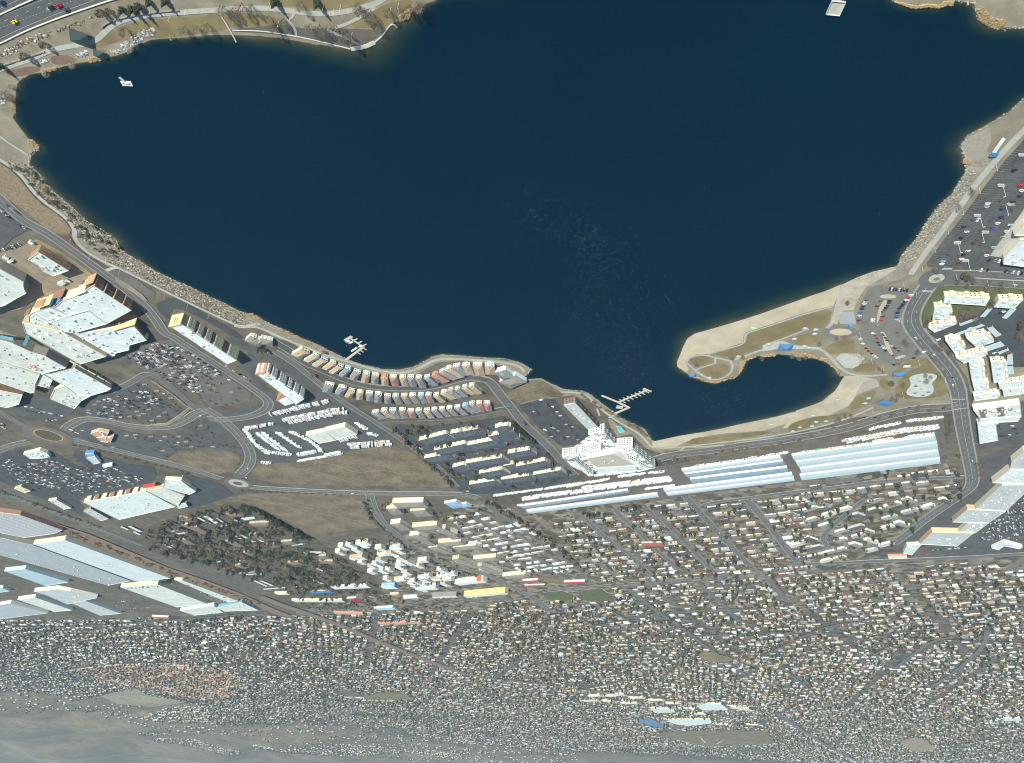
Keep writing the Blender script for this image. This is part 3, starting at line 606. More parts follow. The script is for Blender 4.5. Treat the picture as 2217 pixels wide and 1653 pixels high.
zone('rail_corridor', 'N', [(560,880),(900,990),(1300,1160),(1700,1330),(2000,1430),(2400,1580),(2700,1720),(2900,1800),(2780,1800),(2400,1660),(2000,1500),(1600,1360),(1200,1200),(900,1080),(640,960)], mat('red_dirt', (0.165,0.115,0.078), 0.95, scale=0.05, col2=(0.235,0.175,0.125), detail=7), 0.07)
road('road', 'N', [(1100,1000),(1300,1080),(1700,1250),(2100,1400),(2500,1560),(2800,1690),(2920,1740)], 11.0, M_asph)
for pts, w_, mm in (([(60,205),(300,298),(450,345),(600,400),(700,432),(850,495),(1000,562),(1200,640),(1400,722),(1600,797),(1800,862),(2000,900),(2216,925),(2420,950),(2700,985),(3000,1020),(3400,1070),(3800,1110)], 34.0, MATS['red_dirt']),
                    ([(60,190),(300,283),(450,330),(600,385),(700,418),(850,480),(1000,548),(1200,626),(1400,706),(1600,782),(1800,850)], 12.0, M_road)):
    road('rail_corridor' if w_ > 20 else 'road', 'R', pts, w_, mm, 0.2, kerb=False)

# residential ground: a patchwork of yards, drives and gravel plots
def yards(name, cols, scale):
    m = bpy.data.materials.new(name); m.use_nodes = True; n = m.node_tree.nodes; l = m.node_tree.links; b = n['Principled BSDF']; b.inputs['Roughness'].default_value = .95; b.inputs['Specular IOR Level'].default_value = .2
    geo = n.new('ShaderNodeNewGeometry'); vo = n.new('ShaderNodeTexVoronoi'); vo.inputs['Scale'].default_value = scale; l.new(geo.outputs['Position'], vo.inputs['Vector'])
    sp = n.new('ShaderNodeSeparateColor'); l.new(vo.outputs['Color'], sp.inputs[0]); rp = n.new('ShaderNodeValToRGB'); rp.color_ramp.interpolation = 'CONSTANT'; e = rp.color_ramp.elements
    for i, c in enumerate(cols):
        q = e[i] if i < 2 else e.new(i / len(cols)); q.position = i / len(cols); q.color = (*c, 1)
    l.new(sp.outputs[0], rp.inputs['Fac']); no = n.new('ShaderNodeTexNoise'); no.inputs['Scale'].default_value = .12; no.inputs['Detail'].default_value = 6; l.new(geo.outputs['Position'], no.inputs['Vector'])
    mr = n.new('ShaderNodeMapRange'); mr.inputs[1].default_value = .3; mr.inputs[2].default_value = .7; mr.inputs[3].default_value = .72; mr.inputs[4].default_value = 1.2; l.new(no.outputs['Fac'], mr.inputs[0])
    mx = n.new('ShaderNodeMixRGB'); mx.blend_type = 'MULTIPLY'; mx.inputs[0].default_value = 1; l.new(rp.outputs[0], mx.inputs[1]); l.new(mr.outputs[0], mx.inputs[2]); l.new(mx.outputs[0], b.inputs['Base Color']); return m
M_yard = yards('yard_patchwork', [(.135,.118,.09), (.22,.19,.14), (.10,.092,.062), (.16,.155,.145), (.26,.235,.19), (.085,.085,.055), (.19,.155,.11)], .075)
M_yard_far = yards('far_yard_patchwork', [(.115,.104,.086), (.15,.135,.108), (.085,.080,.062), (.125,.122,.116), (.18,.165,.135), (.075,.076,.058), (.14,.118,.092)], .05)
M_hill = mat('hill_soil', (.125,.100,.070), .95, scale=.006, col2=(.235,.190,.132), detail=13, var2=(.03,.25))
GROUND.materials.append(M_yard_far); GROUND.materials.append(M_hill)
fu, fv = PROJ(np.stack([FCX, FCY, hgt(FCX, FCY)], 1)); fok = (FCY > 500)
sub_ = fok & inpoly(fu, fv, [(-200,1345),(560,1330),(700,1310),(1040,1310),(1340,1290),(1500,1250),(2400,1200),(2500,1665),(1600,1650),(1250,1630),(960,1612),(700,1570),(480,1530),(260,1500),(-200,1480)])
mi_ = np.zeros(len(FCX), np.int32); mi_[(FCY + .35 * FCX > 4300)] = 2; mi_[sub_] = 1; GROUND.polygons.foreach_set('material_index', mi_); GROUND.update()
zone('residential_ground', 'W', [(640,1330),(700,1305),(780,1285),(850,1250),(830,1180),(960,1120),(1050,1080),(1130,1110),(1440,1080),(2050,1000),(2075,1080),(1930,1170),(1850,1215),(2240,1205),(2240,1320),(1400,1326),(800,1328)], M_yard, 0.012, mask=False)
zone('wooded_ground', 'O', [(-420,850),(60,670),(520,580),(700,630),(950,770),(1240,920),(1500,1090),(1850,1310),(1990,1500),(1300,1470),(900,1420),(400,1270),(-100,1120),(-420,1010)], mat('leaf_litter', (.075,.066,.047), .95, scale=.06, col2=(.125,.108,.078), detail=8), 0.014, mask=False)

M_track = mat('dirt_track', (.30,.265,.20), .95, var=.1, scale=.02)
for k, pts, w_ in (('R', [(1350,1590),(1560,1540),(1700,1520),(1800,1500)], 12), ('R', [(900,1270),(1000,1290),(1200,1330)], 12), ('S', [(490,1490),(560,1510),(600,1505)], 14)):
    road('dirt_track', k, pts, w_, M_track, 0.3, kerb=False)

for k, pts, w_ in (('O', [(900,240),(1200,260),(1500,330),(1750,430),(1860,470)], 2.5), ('O', [(1300,180),(1550,220),(1700,300),(1950,260),(2150,300)], 3), ('O', [(560,530),(900,600),(1300,700),(1700,760),(1900,830)], 3)):
    road('dirt_track', k, pts, w_, mat('pale_track', (.23,.20,.145), .95, var=.12, scale=.1), 0.16, kerb=False)
# ================================================================ buildings
M_white = mat('white_membrane_roof', (0.53,0.60,0.58), 0.7, scale=0.05, col2=(0.68,0.735,0.705), detail=9, var2=(0.2,0.12))
M_white2 = mat('pale_cream_roof', (0.50,0.545,0.485), 0.75, scale=0.04, col2=(0.655,0.69,0.62), detail=9, var2=(0.17,0.14))
M_metal = mat('white_metal_roof', (0.45,0.545,0.56), 0.5, var=0.05, scale=0.06, spec=0.4)
M_metal_old = mat('weathered_metal_roof', (0.20,0.275,0.33), 0.6, scale=0.05, col2=(0.28,0.355,0.41), detail=5)
M_grey_roof = mat('grey_metal_roof', (0.36,0.40,0.40), 0.6, var=0.08, scale=0.05)
M_grey_memb = mat('grey_membrane_roof', (0.40,0.43,0.42), 0.8, scale=0.05, col2=(0.50,0.53,0.51), detail=6, var2=(0.15,0.1))
M_cream = mat('cream_stucco', (0.58,0.53,0.395), 0.85, var=0.06, scale=0.3)
M_ivory = mat('ivory_siding', (0.62,0.60,0.50), 0.85, var=0.06, scale=0.3)
M_whitew = mat('white_stucco', (0.66,0.68,0.645), 0.85, var=0.04, scale=0.3)
M_tan = mat('tan_stucco', (0.42,0.33,0.22), 0.85, var=0.08, scale=0.3)
M_yellow = mat('yellow_stucco', (0.60,0.48,0.27), 0.85, var=0.06, scale=0.3)
M_brick = mat('red_brick', (0.20,0.105,0.078), 0.9, scale=0.8, col2=(0.27,0.15,0.112))
M_dkbrick = mat('dark_brick', (0.13,0.070,0.055), 0.9, var=0.15, scale=0.8)
M_orange = mat('orange_stucco', (0.40,0.20,0.11), 0.85, var=0.08, scale=0.3)
M_stone = mat('grey_stone', (0.21,0.20,0.175), 0.9, var=0.2, scale=0.5)
M_olive = mat('sage_stucco', (0.40,0.41,0.30), 0.85, var=0.06, scale=0.3)
M_brown = mat('brown_siding', (0.165,0.125,0.105), 0.85, var=0.1, scale=0.4)
M_wood = mat('raw_plywood', (0.22,0.14,0.085), 0.85, scale=0.7, col2=(0.33,0.22,0.135))
M_glass = mat('window_glass', (0.018,0.026,0.035), 0.15, var=0.2, scale=0.5, spec=0.5)
M_blue = mat('blue_metal_roof', (0.07,0.20,0.42), 0.5, var=0.08, scale=0.1)
M_cyan = mat('turquoise_panel', (0.12,0.32,0.40), 0.6, var=0.08, scale=0.2)
M_teal = mat('pale_teal_roof', (0.33,0.45,0.47), 0.6, scale=0.03, col2=(0.40,0.52,0.53))
M_red = mat('red_panel', (0.36,0.05,0.05), 0.6, var=0.08, scale=0.2)
M_unit = mat('galvanised_unit', (0.45,0.47,0.46), 0.55, var=0.15, scale=0.8, spec=0.5)
M_navy_roof = mat('dark_slate_shingle', (0.058,0.070,0.082), 0.85, scale=0.25, col2=(0.095,0.108,0.120), detail=6)
M_brown_roof = mat('brown_shingle', (0.155,0.118,0.092), 0.9, scale=0.25, col2=(0.21,0.163,0.128), detail=6)
M_grey_shing = mat('grey_shingle', (0.165,0.175,0.178), 0.9, scale=0.25, col2=(0.235,0.245,0.245), detail=6)
M_tan_roof = mat('tan_tile_roof', (0.31,0.235,0.165), 0.9, scale=0.3, col2=(0.40,0.31,0.225), detail=6)
M_red_roof = mat('red_tile_roof', (0.27,0.155,0.118), 0.9, scale=0.3, col2=(0.34,0.20,0.155), detail=6)
M_taupe_roof = mat('taupe_shingle', (0.20,0.182,0.152), 0.9, scale=0.25, col2=(0.255,0.235,0.20), detail=6)
M_hotel_roof = mat('hotel_membrane', (0.62,0.69,0.665), 0.7, scale=0.2, col2=(0.74,0.78,0.75), detail=7, var2=(0.35,0.12))

UNIT = []
for (a, b_, c) in ((2.6,1.9,1.3),(4.2,2.2,1.7),(1.4,1.4,1.0)):
    mb = MB(); mb.box((0,0,0.12), (a, b_, c)); mb.box((0,0,0), (a * .9, b_ * .9,0.12)); mb.tube((a * .22,0, c + .12), (a * .22,0, c + .32), b_ * .32, b_ * .32,10); mb.box((-a * .25,0, c + .12), (a * .3, b_ * .7,0.12))
    me = bpy.data.meshes.new('rooftop_unit'); me.from_pydata(mb.v, [], mb.f); me.materials.append(M_unit); UNIT.append(me)
def window_mesh(w, h, m=None, frame=True):
    key = ('win', round(w, 2), round(h, 2), (m or M_glass).name)
    if key in MATS: return MATS[key]
    mb = MB(); mb.box((0,-0.03,0), (w, 0.10, h), mi=0)
    if frame:
        for z in (0, h - .14): mb.box((0,-0.06, z), (w + .2,0.16,.14), mi=1)
        for x in (-w / 2, w / 2): mb.box((x, -0.06,0), (.12,.15, h), mi=1)
    me = bpy.data.meshes.new('window'); me.from_pydata(mb.v, [], mb.f); me.materials.append(m or M_glass); me.materials.append(M_ivory)
    me.polygons.foreach_set('material_index', mb.m); MATS[key] = me; return me
def inset_ring(mb, poly, w, z0, z1, mi=0):
    pl = ccw(poly); n = len(pl); ins = []
    for i in range(n):
        a, p, c = pl[i - 1], pl[i], pl[(i + 1) % n]
        d1 = Vector((p[0] - a[0], p[1] - a[1])).normalized(); d2 = Vector((c[0] - p[0], c[1] - p[1])).normalized()
        n1 = Vector((-d1.y, d1.x)); n2 = Vector((-d2.y, d2.x)); k = n1 + n2; kk = k.length
        k = k / kk if kk > .1 else n1; s_ = w / max(.35, k.dot(n1)); ins.append((p[0] + k.x * s_, p[1] + k.y * s_))
    b0 = len(mb.v)
    for i in range(n): mb.v += [(pl[i][0], pl[i][1], z0), (pl[i][0], pl[i][1], z1), (*ins[i], z1), (*ins[i], z0)]
    for i in range(n):
        a = b0 + 4 * i; b = b0 + 4 * ((i + 1) % n)
        for f in ((a, b, b + 1, a + 1), (a + 1, b + 1, b + 2, a + 2), (a + 2, b + 2, b + 3, a + 3)): mb.f.append(f); mb.m.append(mi)
MASKS = []     # building footprints: nothing else is scattered on them
def flat(name, label, cat, blocks, group=None, units=8, seed=0, parapet=0.7):
    """flat-roofed building of several roof blocks; each block: (zoom key, outline seen at roof height, height, wall mat, roof mat)"""
    rr = random.Random(seed + len(label) * 7); root = None; allp = []
    for bi, blk in enumerate(blocks):
        k, pts, h, wm, rm = blk[:5]; un = blk[5] if len(blk) > 5 else units
        w = [(p.x, p.y) for p in GP(k, pts, h)]
        if root is None:
            c = cen(w); root = empty(name, (c.x, c.y, 0), label=label, cat=cat, group=group); org = tuple(root.location)
        mb = MB(); pl = ccw(w); n = len(pl); zt = h - 0.011 * bi
        for i in range(n):
            a, b = pl[i], pl[(i + 1) % n]; base = len(mb.v)
            mb.v += [(a[0], a[1], -.1), (b[0], b[1], -.1), (b[0], b[1], zt - .02), (a[0], a[1], zt - .02)]; mb.f.append((base, base + 1, base + 2, base + 3)); mb.m.append(0)
        mb.build('wall', wm, root, org)
        mb = MB(); mb.sheet(pl, zt); ro = mb.build('roof', rm, root, org)
        if parapet:
            mb = MB(); inset_ring(mb, pl, 0.45, zt - .02, zt + parapet); mb.build('parapet', blk[6] if len(blk) > 6 else M_white2, ro, (org[0], org[1], org[2]))
        xs_ = [p[0] for p in pl]; ys_ = [p[1] for p in pl]; ang = math.atan2(pl[1][1] - pl[0][1], pl[1][0] - pl[0][0]); cnt = 0
        for t in range(un * 12):
            if cnt >= un: break
            x, y = rr.uniform(min(xs_), max(xs_)), rr.uniform(min(ys_), max(ys_))
            if inpoly(np.array([x]), np.array([y]), pl)[0] and seg_dist([(x, y)], pl)[0][0] > 3.0:
                link('rooftop_unit', rr.choice(UNIT), ro, (x - org[0], y - org[1], zt), ang + rr.choice((0, math.pi / 2))); cnt += 1
        allp.append(w)
        us, vs_ = PROJ(np.array([(x, y, 0) for x, y in pl])); MASKS.append(list(zip(us, vs_)))
        us, vs_ = PROJ(np.array([(x, y, h) for x, y in pl])); MASKS.append(list(zip(us, vs_)))
    return root, org
def wall_windows(root, org, a, b, h, rows, cols, w=1.6, wh=1.6, z0=1.4, skip=0.0, m=None, out=0.02, margin=0.08, frame=True, name='window'):
    """a row-by-row grid of windows on the wall from a to b (world), on the side to the right of a->b"""
    a = Vector((a[0], a[1], 0)); b = Vector((b[0], b[1], 0)); d = b - a; L = d.length; rz = math.atan2(d.y, d.x); d.normalize(); nn = Vector((d.y, -d.x, 0))
    me = window_mesh(w, wh, m, frame)
    for r_ in range(rows):
        for c in range(cols):
            if skip and random.random() < skip: continue
            t = margin + (1 - 2 * margin) * ((c + .5) / cols); p = a + d * (L * t) + nn * out
            link(name, me, root, (p.x - org[0], p.y - org[1], z0 + r_ * (h - z0 - .6) / rows), rz)
# --- shopping centre, far left
mall, mo_ = flat('mall_store', 'large white-roofed store with brick lakeside wall and stepped roof', 'store', [
    ('V2', [(1240,290),(1560,170),(1850,-25),(2616,474),(2316,640),(2126,745),(1880,580),(1760,480),(1370,590),(1080,420)], 13.0, M_dkbrick, M_white, 14),
    ('V2', [(640,520),(980,410),(1375,588),(985,722)], 11.0, M_cream, M_white, 4),
    ('V2', [(985,722),(1375,588),(1760,478),(1882,578),(2126,748),(1480,930),(1230,892)], 12.2, M_cream, M_white, 10),
    ('V2', [(565,590),(640,520),(985,722),(1230,892),(600,748),(575,705)], 10.6, M_cream, M_white, 8),
    ('V2', [(440,720),(600,750),(1230,892),(2112,1395),(1592,1550),(505,925)], 13.6, M_tan, M_white2,10),
    ('E', [(640,362),(770,370),(1130,335),(1340,312),(1460,445),(1285,495),(1285,540),(1150,575),(1142,600),(1062,605)], 8.4, M_cream, M_white, 26)], seed=1)
# skylight pyramids on the middle roof
mb = MB(); pym = bpy.data.meshes.new('skylight')
mb.add([(-2.6,-2.6,0),(2.6,-2.6,0),(2.6,2.6,0),(-2.6,2.6,0),(0,0,3.0)],[(0,1,4),(1,2,4),(2,3,4),(3,0,4)]); pym.from_pydata(mb.v, [], mb.f); pym.materials.append(M_white2)
for q in ((740,860),(960,960),(820,1010),(1150,910),(1370,1050),(1190,1100),(1600,1180),(1420,1230),(1820,1300),(1640,1350),(1500,1390),(640,920)):
    p = G(*zp('V2', q)[0], 13.6); link('skylight', pym, mall, (p.x - mo_[0], p.y - mo_[1], 13.6), 0.5)
def panel(root, org, k, a, b, z0, z1, m, name='facade_panel', th=0.5, out=0.3):
    """an upright slab between two points (zoom coordinates seen at height z1)"""
    p, q = GP(k, [a, b], z1); d = (q - p); nn = Vector((d.y, -d.x, 0)).normalized()
    if nn.y > 0: nn = -nn
    p = p + nn * out; q = q + nn * out; mb = MB(); wall_band(mb, [p, q], th, z0, z1); return mb.build(name, m, root, org)
# brick bays and pale bands along the lakeside wall
pA, pB = GP('V2', [(1860,-20),(2610,470)], 13.0)
for i in range(4):
    a = pA + (pB - pA) * (i / 4 + .02); b = pA + (pB - pA) * ((i + 1) / 4 - .05); d = (b - a).normalized(); nn = Vector((d.y, -d.x, 0)); nn = nn if nn.y < 0 else -nn
    mb = MB(); wall_band(mb, [a + nn * .6, b + nn * .6], 1.0,0,11.4 if i % 2 else 13.4); bay = mb.build('brick_bay', M_brick if i != 1 else M_dkbrick, mall, mo_)
    mb = MB(); wall_band(mb, [a + nn * 1.3, b + nn * 1.3], .3,7.6,8.5); mb.build('stone_band', M_stone, bay, mo_)
    mb = MB(); wall_band(mb, [a - d * 1.2 + nn * .9, a + nn * .9], 1.8,0,14.2); mb.build('pier', M_tan, mall, mo_)
panel(mall, mo_, 'V2', (1030,260),(1240,210), 0,12.5, M_brick); panel(mall, mo_, 'V2', (1255,275),(1500,205), 0,13.5, M_cream); panel(mall, mo_, 'V2', (1500,200),(1700,120), 0,15.5, M_cream)
panel(mall, mo_, 'V2', (660,470),(880,410), 0,15.5, M_yellow, 'sign_tower'); sg = panel(mall, mo_, 'V2', (890,400),(985,370), 0,16.5, M_yellow, 'sign_tower')
for i in range(5):
    t0 = 690 + i * 34; panel(mall, mo_, 'V2', (t0,440 - i * 9), (t0 + 20,434 - i * 9), 4.0,15.0, M_orange, 'sign_stripe', .3,.8)
panel(mall, mo_, 'V2', (1000,405),(1200,330), 0,11.6, M_blue, 'blue_wall'); panel(mall, mo_, 'V2', (480,600),(570,560), 0,10.0, M_brick)
panel(mall, mo_, 'V3', (420,1440),(845,1320), 0,11.5, M_yellow, 'yellow_wall', .8,.2); panel(mall, mo_, 'V3', (-150,550),(20,480), 0,13.8, mat('dull_orange', (.42,.26,.16), .85), 'orange_wall', .8,.3); panel(mall, mo_, 'V3', (-160,560),(10,490), 0,9.0, M_cream, 'cream_base', .6,1.2)
panel(mall, mo_, 'V3', (855,1330),(1030,1560), 0,8.6, M_dkbrick, 'shopfront', .6,.3)
mall2, mo2 = flat('mall_store', 'wide white-roofed mall block with blue curved canopy below the skylit store', 'store', [
    ('V4', [(-400,-300),(0,-225),(260,-150),(640,25),(910,105),(1320,335),(850,455),(0,190),(-400,70)], 12.0, M_stone, M_white2,34),
    ('V4', [(-400,80),(0,200),(790,480),(700,665),(685,820),(610,840),(0,632),(-400,500)], 11.0, M_cream, M_white2,18),
    ('V4', [(800,478),(850,458),(1050,572),(970,742),(735,682)], 9.0, M_cream, M_white2,3),
    ('V4', [(870,455),(1010,465),(1490,345),(2212,742),(2150,790),(1800,892),(1530,868),(1300,702),(1055,565)], 10.4, M_stone, M_white, 7),
    ('V4', [(1080,770),(1290,692),(1530,870),(1790,905),(1620,995),(1480,1152),(990,950)], 8.0, M_cream, M_white2,12)], seed=2)
for a, b in (((0,-240),(170,-200)),((-130,-262),(0,-240)),((170,-200),(260,-185))): panel(mall2, mo2, 'V4', a, b, 8.5,12.6, M_cyan, 'blue_canopy', 1.2,2.4)
panel(mall2, mo2, 'V4', (450,-120),(510,-100), 0,13.5, M_cyan, 'blue_tower', 3.0,1.0)
for i, q in enumerate(((600,330),(690,370))): p = G(*zp('V4', q)[0], 12.0); link('skylight', pym, mall2,(p.x - mo2[0], p.y - mo2[1], 11.99), 0.9,(2.0,.8,.35)).data.materials[0]
mb = MB(); mb.box((0,0,0),(11,4.0,0.3))
for a, b, w_ in (((545,335),(690,290), 3.0),((690,395),(760,345), 3.0)): panel(mall2, mo2, 'V4', a, b, 12.0,12.5, mat('pink_roof_panel', (0.55,0.26,0.22), .8), 'pink_roof_panel', 3.2,0)
flat('mall_store', 'white-roofed shop at the left edge with brown brick front beside the car park', 'store', [('V4', [(-400,690),(0,780),(450,872),(380,1060),(140,1130),(-400,1020)], 9.0, M_dkbrick, M_white2,10)], seed=3)
flat('mall_store', 'white-roofed store with curved corner beside the dirt building site', 'store', [('V1', [(-400,560),(30,772),(470,1010),(466,1090),(490,1180),(530,1238),(330,1345),(100,1480),(-400,1640)], 12.0, M_stone, M_white2,22)], seed=4)
cons, co_ = flat('unfinished_building', 'white-roofed building under construction with raw plywood lakeside wall', 'building', [('V1', [(560,570),(760,420),(900,500),(1370,790),(1060,900),(840,795),(720,665)], 10.5, M_wood, M_white2,14)], seed=5)
for i, (a, b) in enumerate((((800,380),(1330,730)),((960,440),(1400,760)))):
    for j in range(3): panel(cons, co_, 'V1', (a[0] + 20, a[1] + j * 8), (b[0] + 10, b[1] + j * 6), 2.2 + j * 3,2.9 + j * 3, M_cream if j % 2 else M_dkbrick, 'scaffold_beam', .5,1.0 + i * .8)
for i in range(9):
    t = i / 8; p = GP('V1', [(810 + 560 * t, 400 + 370 * t)], 10.5)[0]; mb = MB(); mb.tube((p.x - .8, p.y - 1.2,0), (p.x - .8, p.y - 1.2,11.5), .12,.12,4); mb.build('scaffold_post', M_brown, cons, co_)
for q, s_, m_, lb in (((1240,1010),(11,4.5,3.2), M_whitew, 'white construction trailer by the dirt yard beside the brick store'),((1360,960),(4,4,2.6), mat('green_tank', (0.05,0.30,0.20), .6), 'green container beside the white construction trailer'),
                      ((130,500),(6,5,3), M_teal, 'pale blue site cabin at the edge of the dirt yard'),((220,570),(9,3,2.8), M_whitew, 'white site cabin next to the pale blue cabin'),((630,200),(5,4,3), M_teal, 'teal shed beside the road junction')):
    p = G(*zp('V1', q)[0]); e_ = empty('site_cabin', (p.x, p.y, 0), 0.6, lb, 'cabin'); mb = MB(); mb.box((0,0,0.3), s_); mb.build('cabin_body', m_, e_); mb = MB(); mb.box((0,0, s_[2] + .3), (s_[0] + .3, s_[1] + .3,.18)); mb.build('cabin_roof', M_white2, e_); mb = MB(); mb.box((0.6,-s_[1] / 2 - .05,.3),(1,.12,2)); mb.build('door', M_brown, e_)
# arcade canopies along the pedestrian street
for i, (a, b) in enumerate((((1395,205),(1540,285)),((1565,300),(1700,385)),((1735,395),(1890,480)),((1930,505),(2060,580)),((2085,600),(2190,665)))):
    p, q = GP('V4', [a, b], 5.0); c = (p + q) / 2; rz = math.atan2((q - p).y, (q - p).x); L = (q - p).length
    e_ = empty('arcade_canopy', (c.x, c.y, 0), rz, 'cream canopy number %s along the walkway between the white mall roofs, counted from upper left' % ('one', 'two', 'three', 'four', 'five')[i], 'canopy', 'walkway canopies')
    mb = MB(); mb.box((0,0,4.4), (L, 4.2,.6)); mb.build('canopy_roof', M_cream, e_)
    for x in (-L / 2 + .5, L / 2 - .5):
        for y in (-1.7,1.7): mb = MB(); mb.box((x, y, 0), (.4,.4,4.4)); mb.build('post', M_tan, e_)
# --- lakeside hotels
def hotel(label, k, A, B, C, D, h, endm, bays, recess, baym, roofm, rows, wm=None, seed=0):
    """A-B: lit end wall, B-C: lake-facing wall, C-D: far end, D-A: rear (roof corners)"""
    root, org = flat('hotel', label, 'hotel', [(k, [A, B, C, D], h, recess, roofm, 9)], seed=seed, parapet=.9)
    a, b, c, d = (Vector((p.x, p.y, 0)) for p in GP(k, [A, B, C, D], h))
    dd_ = (b - a); nn = Vector((dd_.y, -dd_.x, 0)).normalized(); mid = (a + b) / 2
    if nn.dot(mid - (c + d) / 2) < 0: nn = -nn
    mb = MB(); wall_band(mb, [a + nn * .4, b + nn * .4], 1.2,0, h + 2.4); mb.build('end_wall', endm, root, org)
    dv = (c - b); n2 = Vector((dv.y, -dv.x, 0)).normalized(); n2 = n2 if n2.y < 0 else -n2
    for (t0, t1, hh, mm, rws, cls) in bays:
        p, q = b + dv * t0, b + dv * t1; mb = MB(); wall_band(mb, [p + n2 * .7, q + n2 * .7], 2.4,0, hh); bo = mb.build('bay', mm, root, org)
        L = (q - p).length; dn = (q - p).normalized(); rz = math.atan2(dn.y, dn.x); me = window_mesh(min(1.9, L / cls * .62), 1.7, wm)
        if Vector((dn.y, -dn.x, 0)).dot(n2) < 0: rz += math.pi
        for r_ in range(rws):
            for cidx in range(cls):
                w_ = p + (q - p) * ((cidx + .5) / cls) + n2 * 1.92; link('window', me, bo, (w_.x - org[0], w_.y - org[1], 1.2 + r_ * (hh - 1.4) / rws), rz)
    return root, org, (a, b, c, d, nn, n2)
h1, ho1, hq = hotel('long white-roofed hotel with yellow end wall facing the lake path', 'V5', (245,600),(480,555),(1580,1285),(1395,1360), 15.0, M_yellow,
    [(.09,.20,15.2, M_olive, 4,2), (.26,.34,15.2, M_olive, 4,2), (.40,.49,15.2, M_olive, 4,2), (.56,.70,16.2, M_olive, 4,3), (.82,.99,16.2, M_olive, 4,3)], M_brown, None, M_hotel_roof, 4, seed=6)
a, b, c, d, nn, n2 = hq
for r_ in range(2):
    for i in range(7):
        t = (a + b) / 2 + (b - a) * (-.12 + .2 * r_) + nn * 1.05; mb = MB(); wall_band(mb, [t, t + (b - a).normalized() * (1.1 + .5 * (i * 7 % 3 == 0))], .25,5.0 + i * 1.15,5.8 + i * 1.15); mb.build('sign_letter', M_dkbrick, h1, ho1)
h2, ho2, hq = hotel('white-roofed hotel with orange and white end wall beside the motorhome lot', 'V6', (490,628),(690,600),(1460,1130),(1290,1245), 14.0, M_orange,
    [(.01,.07,14.2, M_whitew, 3,1), (.12,.24,14.2, M_whitew, 4,2), (.31,.47,15.0, M_whitew, 4,3), (.53,.62,13.0, M_whitew, 2,2), (.69,.80,14.4, M_whitew, 4,2), (.85,.95,14.6, M_whitew, 4,2)], M_brown, None, M_hotel_roof, 4, seed=8)
a, b, c, d, nn, n2 = hq
for t0, t1 in ((.1,.3), (.52,.74)):
    mb = MB(); wall_band(mb, [a + (b - a) * t0 + nn * 1.2, a + (b - a) * t1 + nn * 1.2], .6,0,14.0); mb.build('white_bay', M_whitew, h2, ho2)
p, q, r_, s_ = ((pp.x, pp.y) for pp in GP('V6', [(905,1150),(1010,1010),(1120,1060),(1040,1160)], 9)); mb = MB(); mb.prism([p, q, r_, s_], 0,12); mb.build('orange_wing', M_orange, h2, ho2)
p, q, r_, s_ = ((pp.x, pp.y) for pp in GP('V6', [(950,1170),(1100,1100),(1440,1150),(1080,1262)], 12)); mb = MB(); mb.prism([p, q, r_, s_], 0,13.4); mb.build('rear_wing', M_hotel_roof, h2, ho2)
# --- other flat-roofed buildings:  (label, cat, blocks)
def FB(label, cat, blocks, units=5, seed=0, name=None): return flat(name or cat.replace(' ', '_'), label, cat, blocks, units=units, seed=seed)
FB('cream dealership showroom with pitched tan roof amid parked motorhomes', 'showroom', [('F', [(1660,1480),(1850,1442),(1962,1530),(1792,1562)], 7, M_cream, M_white2,0), ('F', [(1845,1440),(2050,1392),(2175,1470),(1965,1528)], 7.6, M_cream, M_white2,0)])
FB('salmon-coloured restaurant with several roof levels beside the roundabout road', 'restaurant', [('E', [(900,1372),(980,1345),(1080,1365),(1060,1400),(960,1410)], 6, M_tan, mat('salmon_roof', (.50,.30,.19), .9, var=.1), 3), ('E', [(960,1412),(1060,1402),(1130,1395),(1095,1465),(1000,1450)], 5, M_orange, MATS['salmon_roof'], 4)])
tg, tgo = FB('big white-roofed department store with red sign and brick piers', 'store', [('N', [(830,680),(1450,566),(1745,722),(1180,852)], 9, M_cream, M_white, 22), ('N', [(1455,566),(1620,530),(1835,612),(1765,718)], 8.3, M_tan, M_white2,9),
    ('N', [(1640,452),(1800,462),(1890,530),(1950,568),(1880,602),(1622,528)], 7.4, M_cream, M_white, 12), ('N', [(830,770),(900,740),(1080,840),(1000,865)], 5, M_stone, M_grey_memb, 8), ('N', [(1700,690),(1850,690),(1870,720),(1775,740)], 6, M_brick, M_white2,0)], seed=9)
for i in range(7): panel(tg, tgo, 'N', (860 + i * 78,668 - i * 14),(900 + i * 78,661 - i * 14), 0,10.5, M_brick if i % 2 else M_cream, 'brick_pier', 1.2,.8)
panel(tg, tgo, 'N', (1425,545),(1545,523), 3.0,10.8, M_red, 'red_sign', .7,2.0); panel(tg, tgo, 'N', (1455,536),(1515,525), 6.2,7.6, M_whitew, 'sign_lettering', .2,2.6); panel(tg, tgo, 'N', (1800,455),(1890,510), 0,9.5, M_yellow, 'yellow_wall', 1,.3)
FB('white-roofed restaurant among the cars left of the filling station', 'restaurant', [('N', [(230,200),(395,160),(470,190),(500,230),(420,240),(300,245)], 6, M_cream, M_white, 14)], seed=3)
FB('blue-roofed filling station shop beside the boulevard', 'shop', [('N', [(855,240),(940,215),(1000,285),(930,300)], 5, M_whitew, M_metal, 2), ('N', [(845,195),(930,190),(950,220),(860,240)], 6.5, M_blue, M_metal_old, 0)])
FB('long white canopy of the filling station', 'canopy', [('N', [(1015,322),(1110,303),(1120,316),(1030,335)], 5, M_whitew, M_white, 0)])
FB('cream flat-roofed bank by the wide boulevard at the left', 'bank', [('N', [(480,660),(560,650),(710,735),(630,750)], 5, M_cream, M_white2,4)])
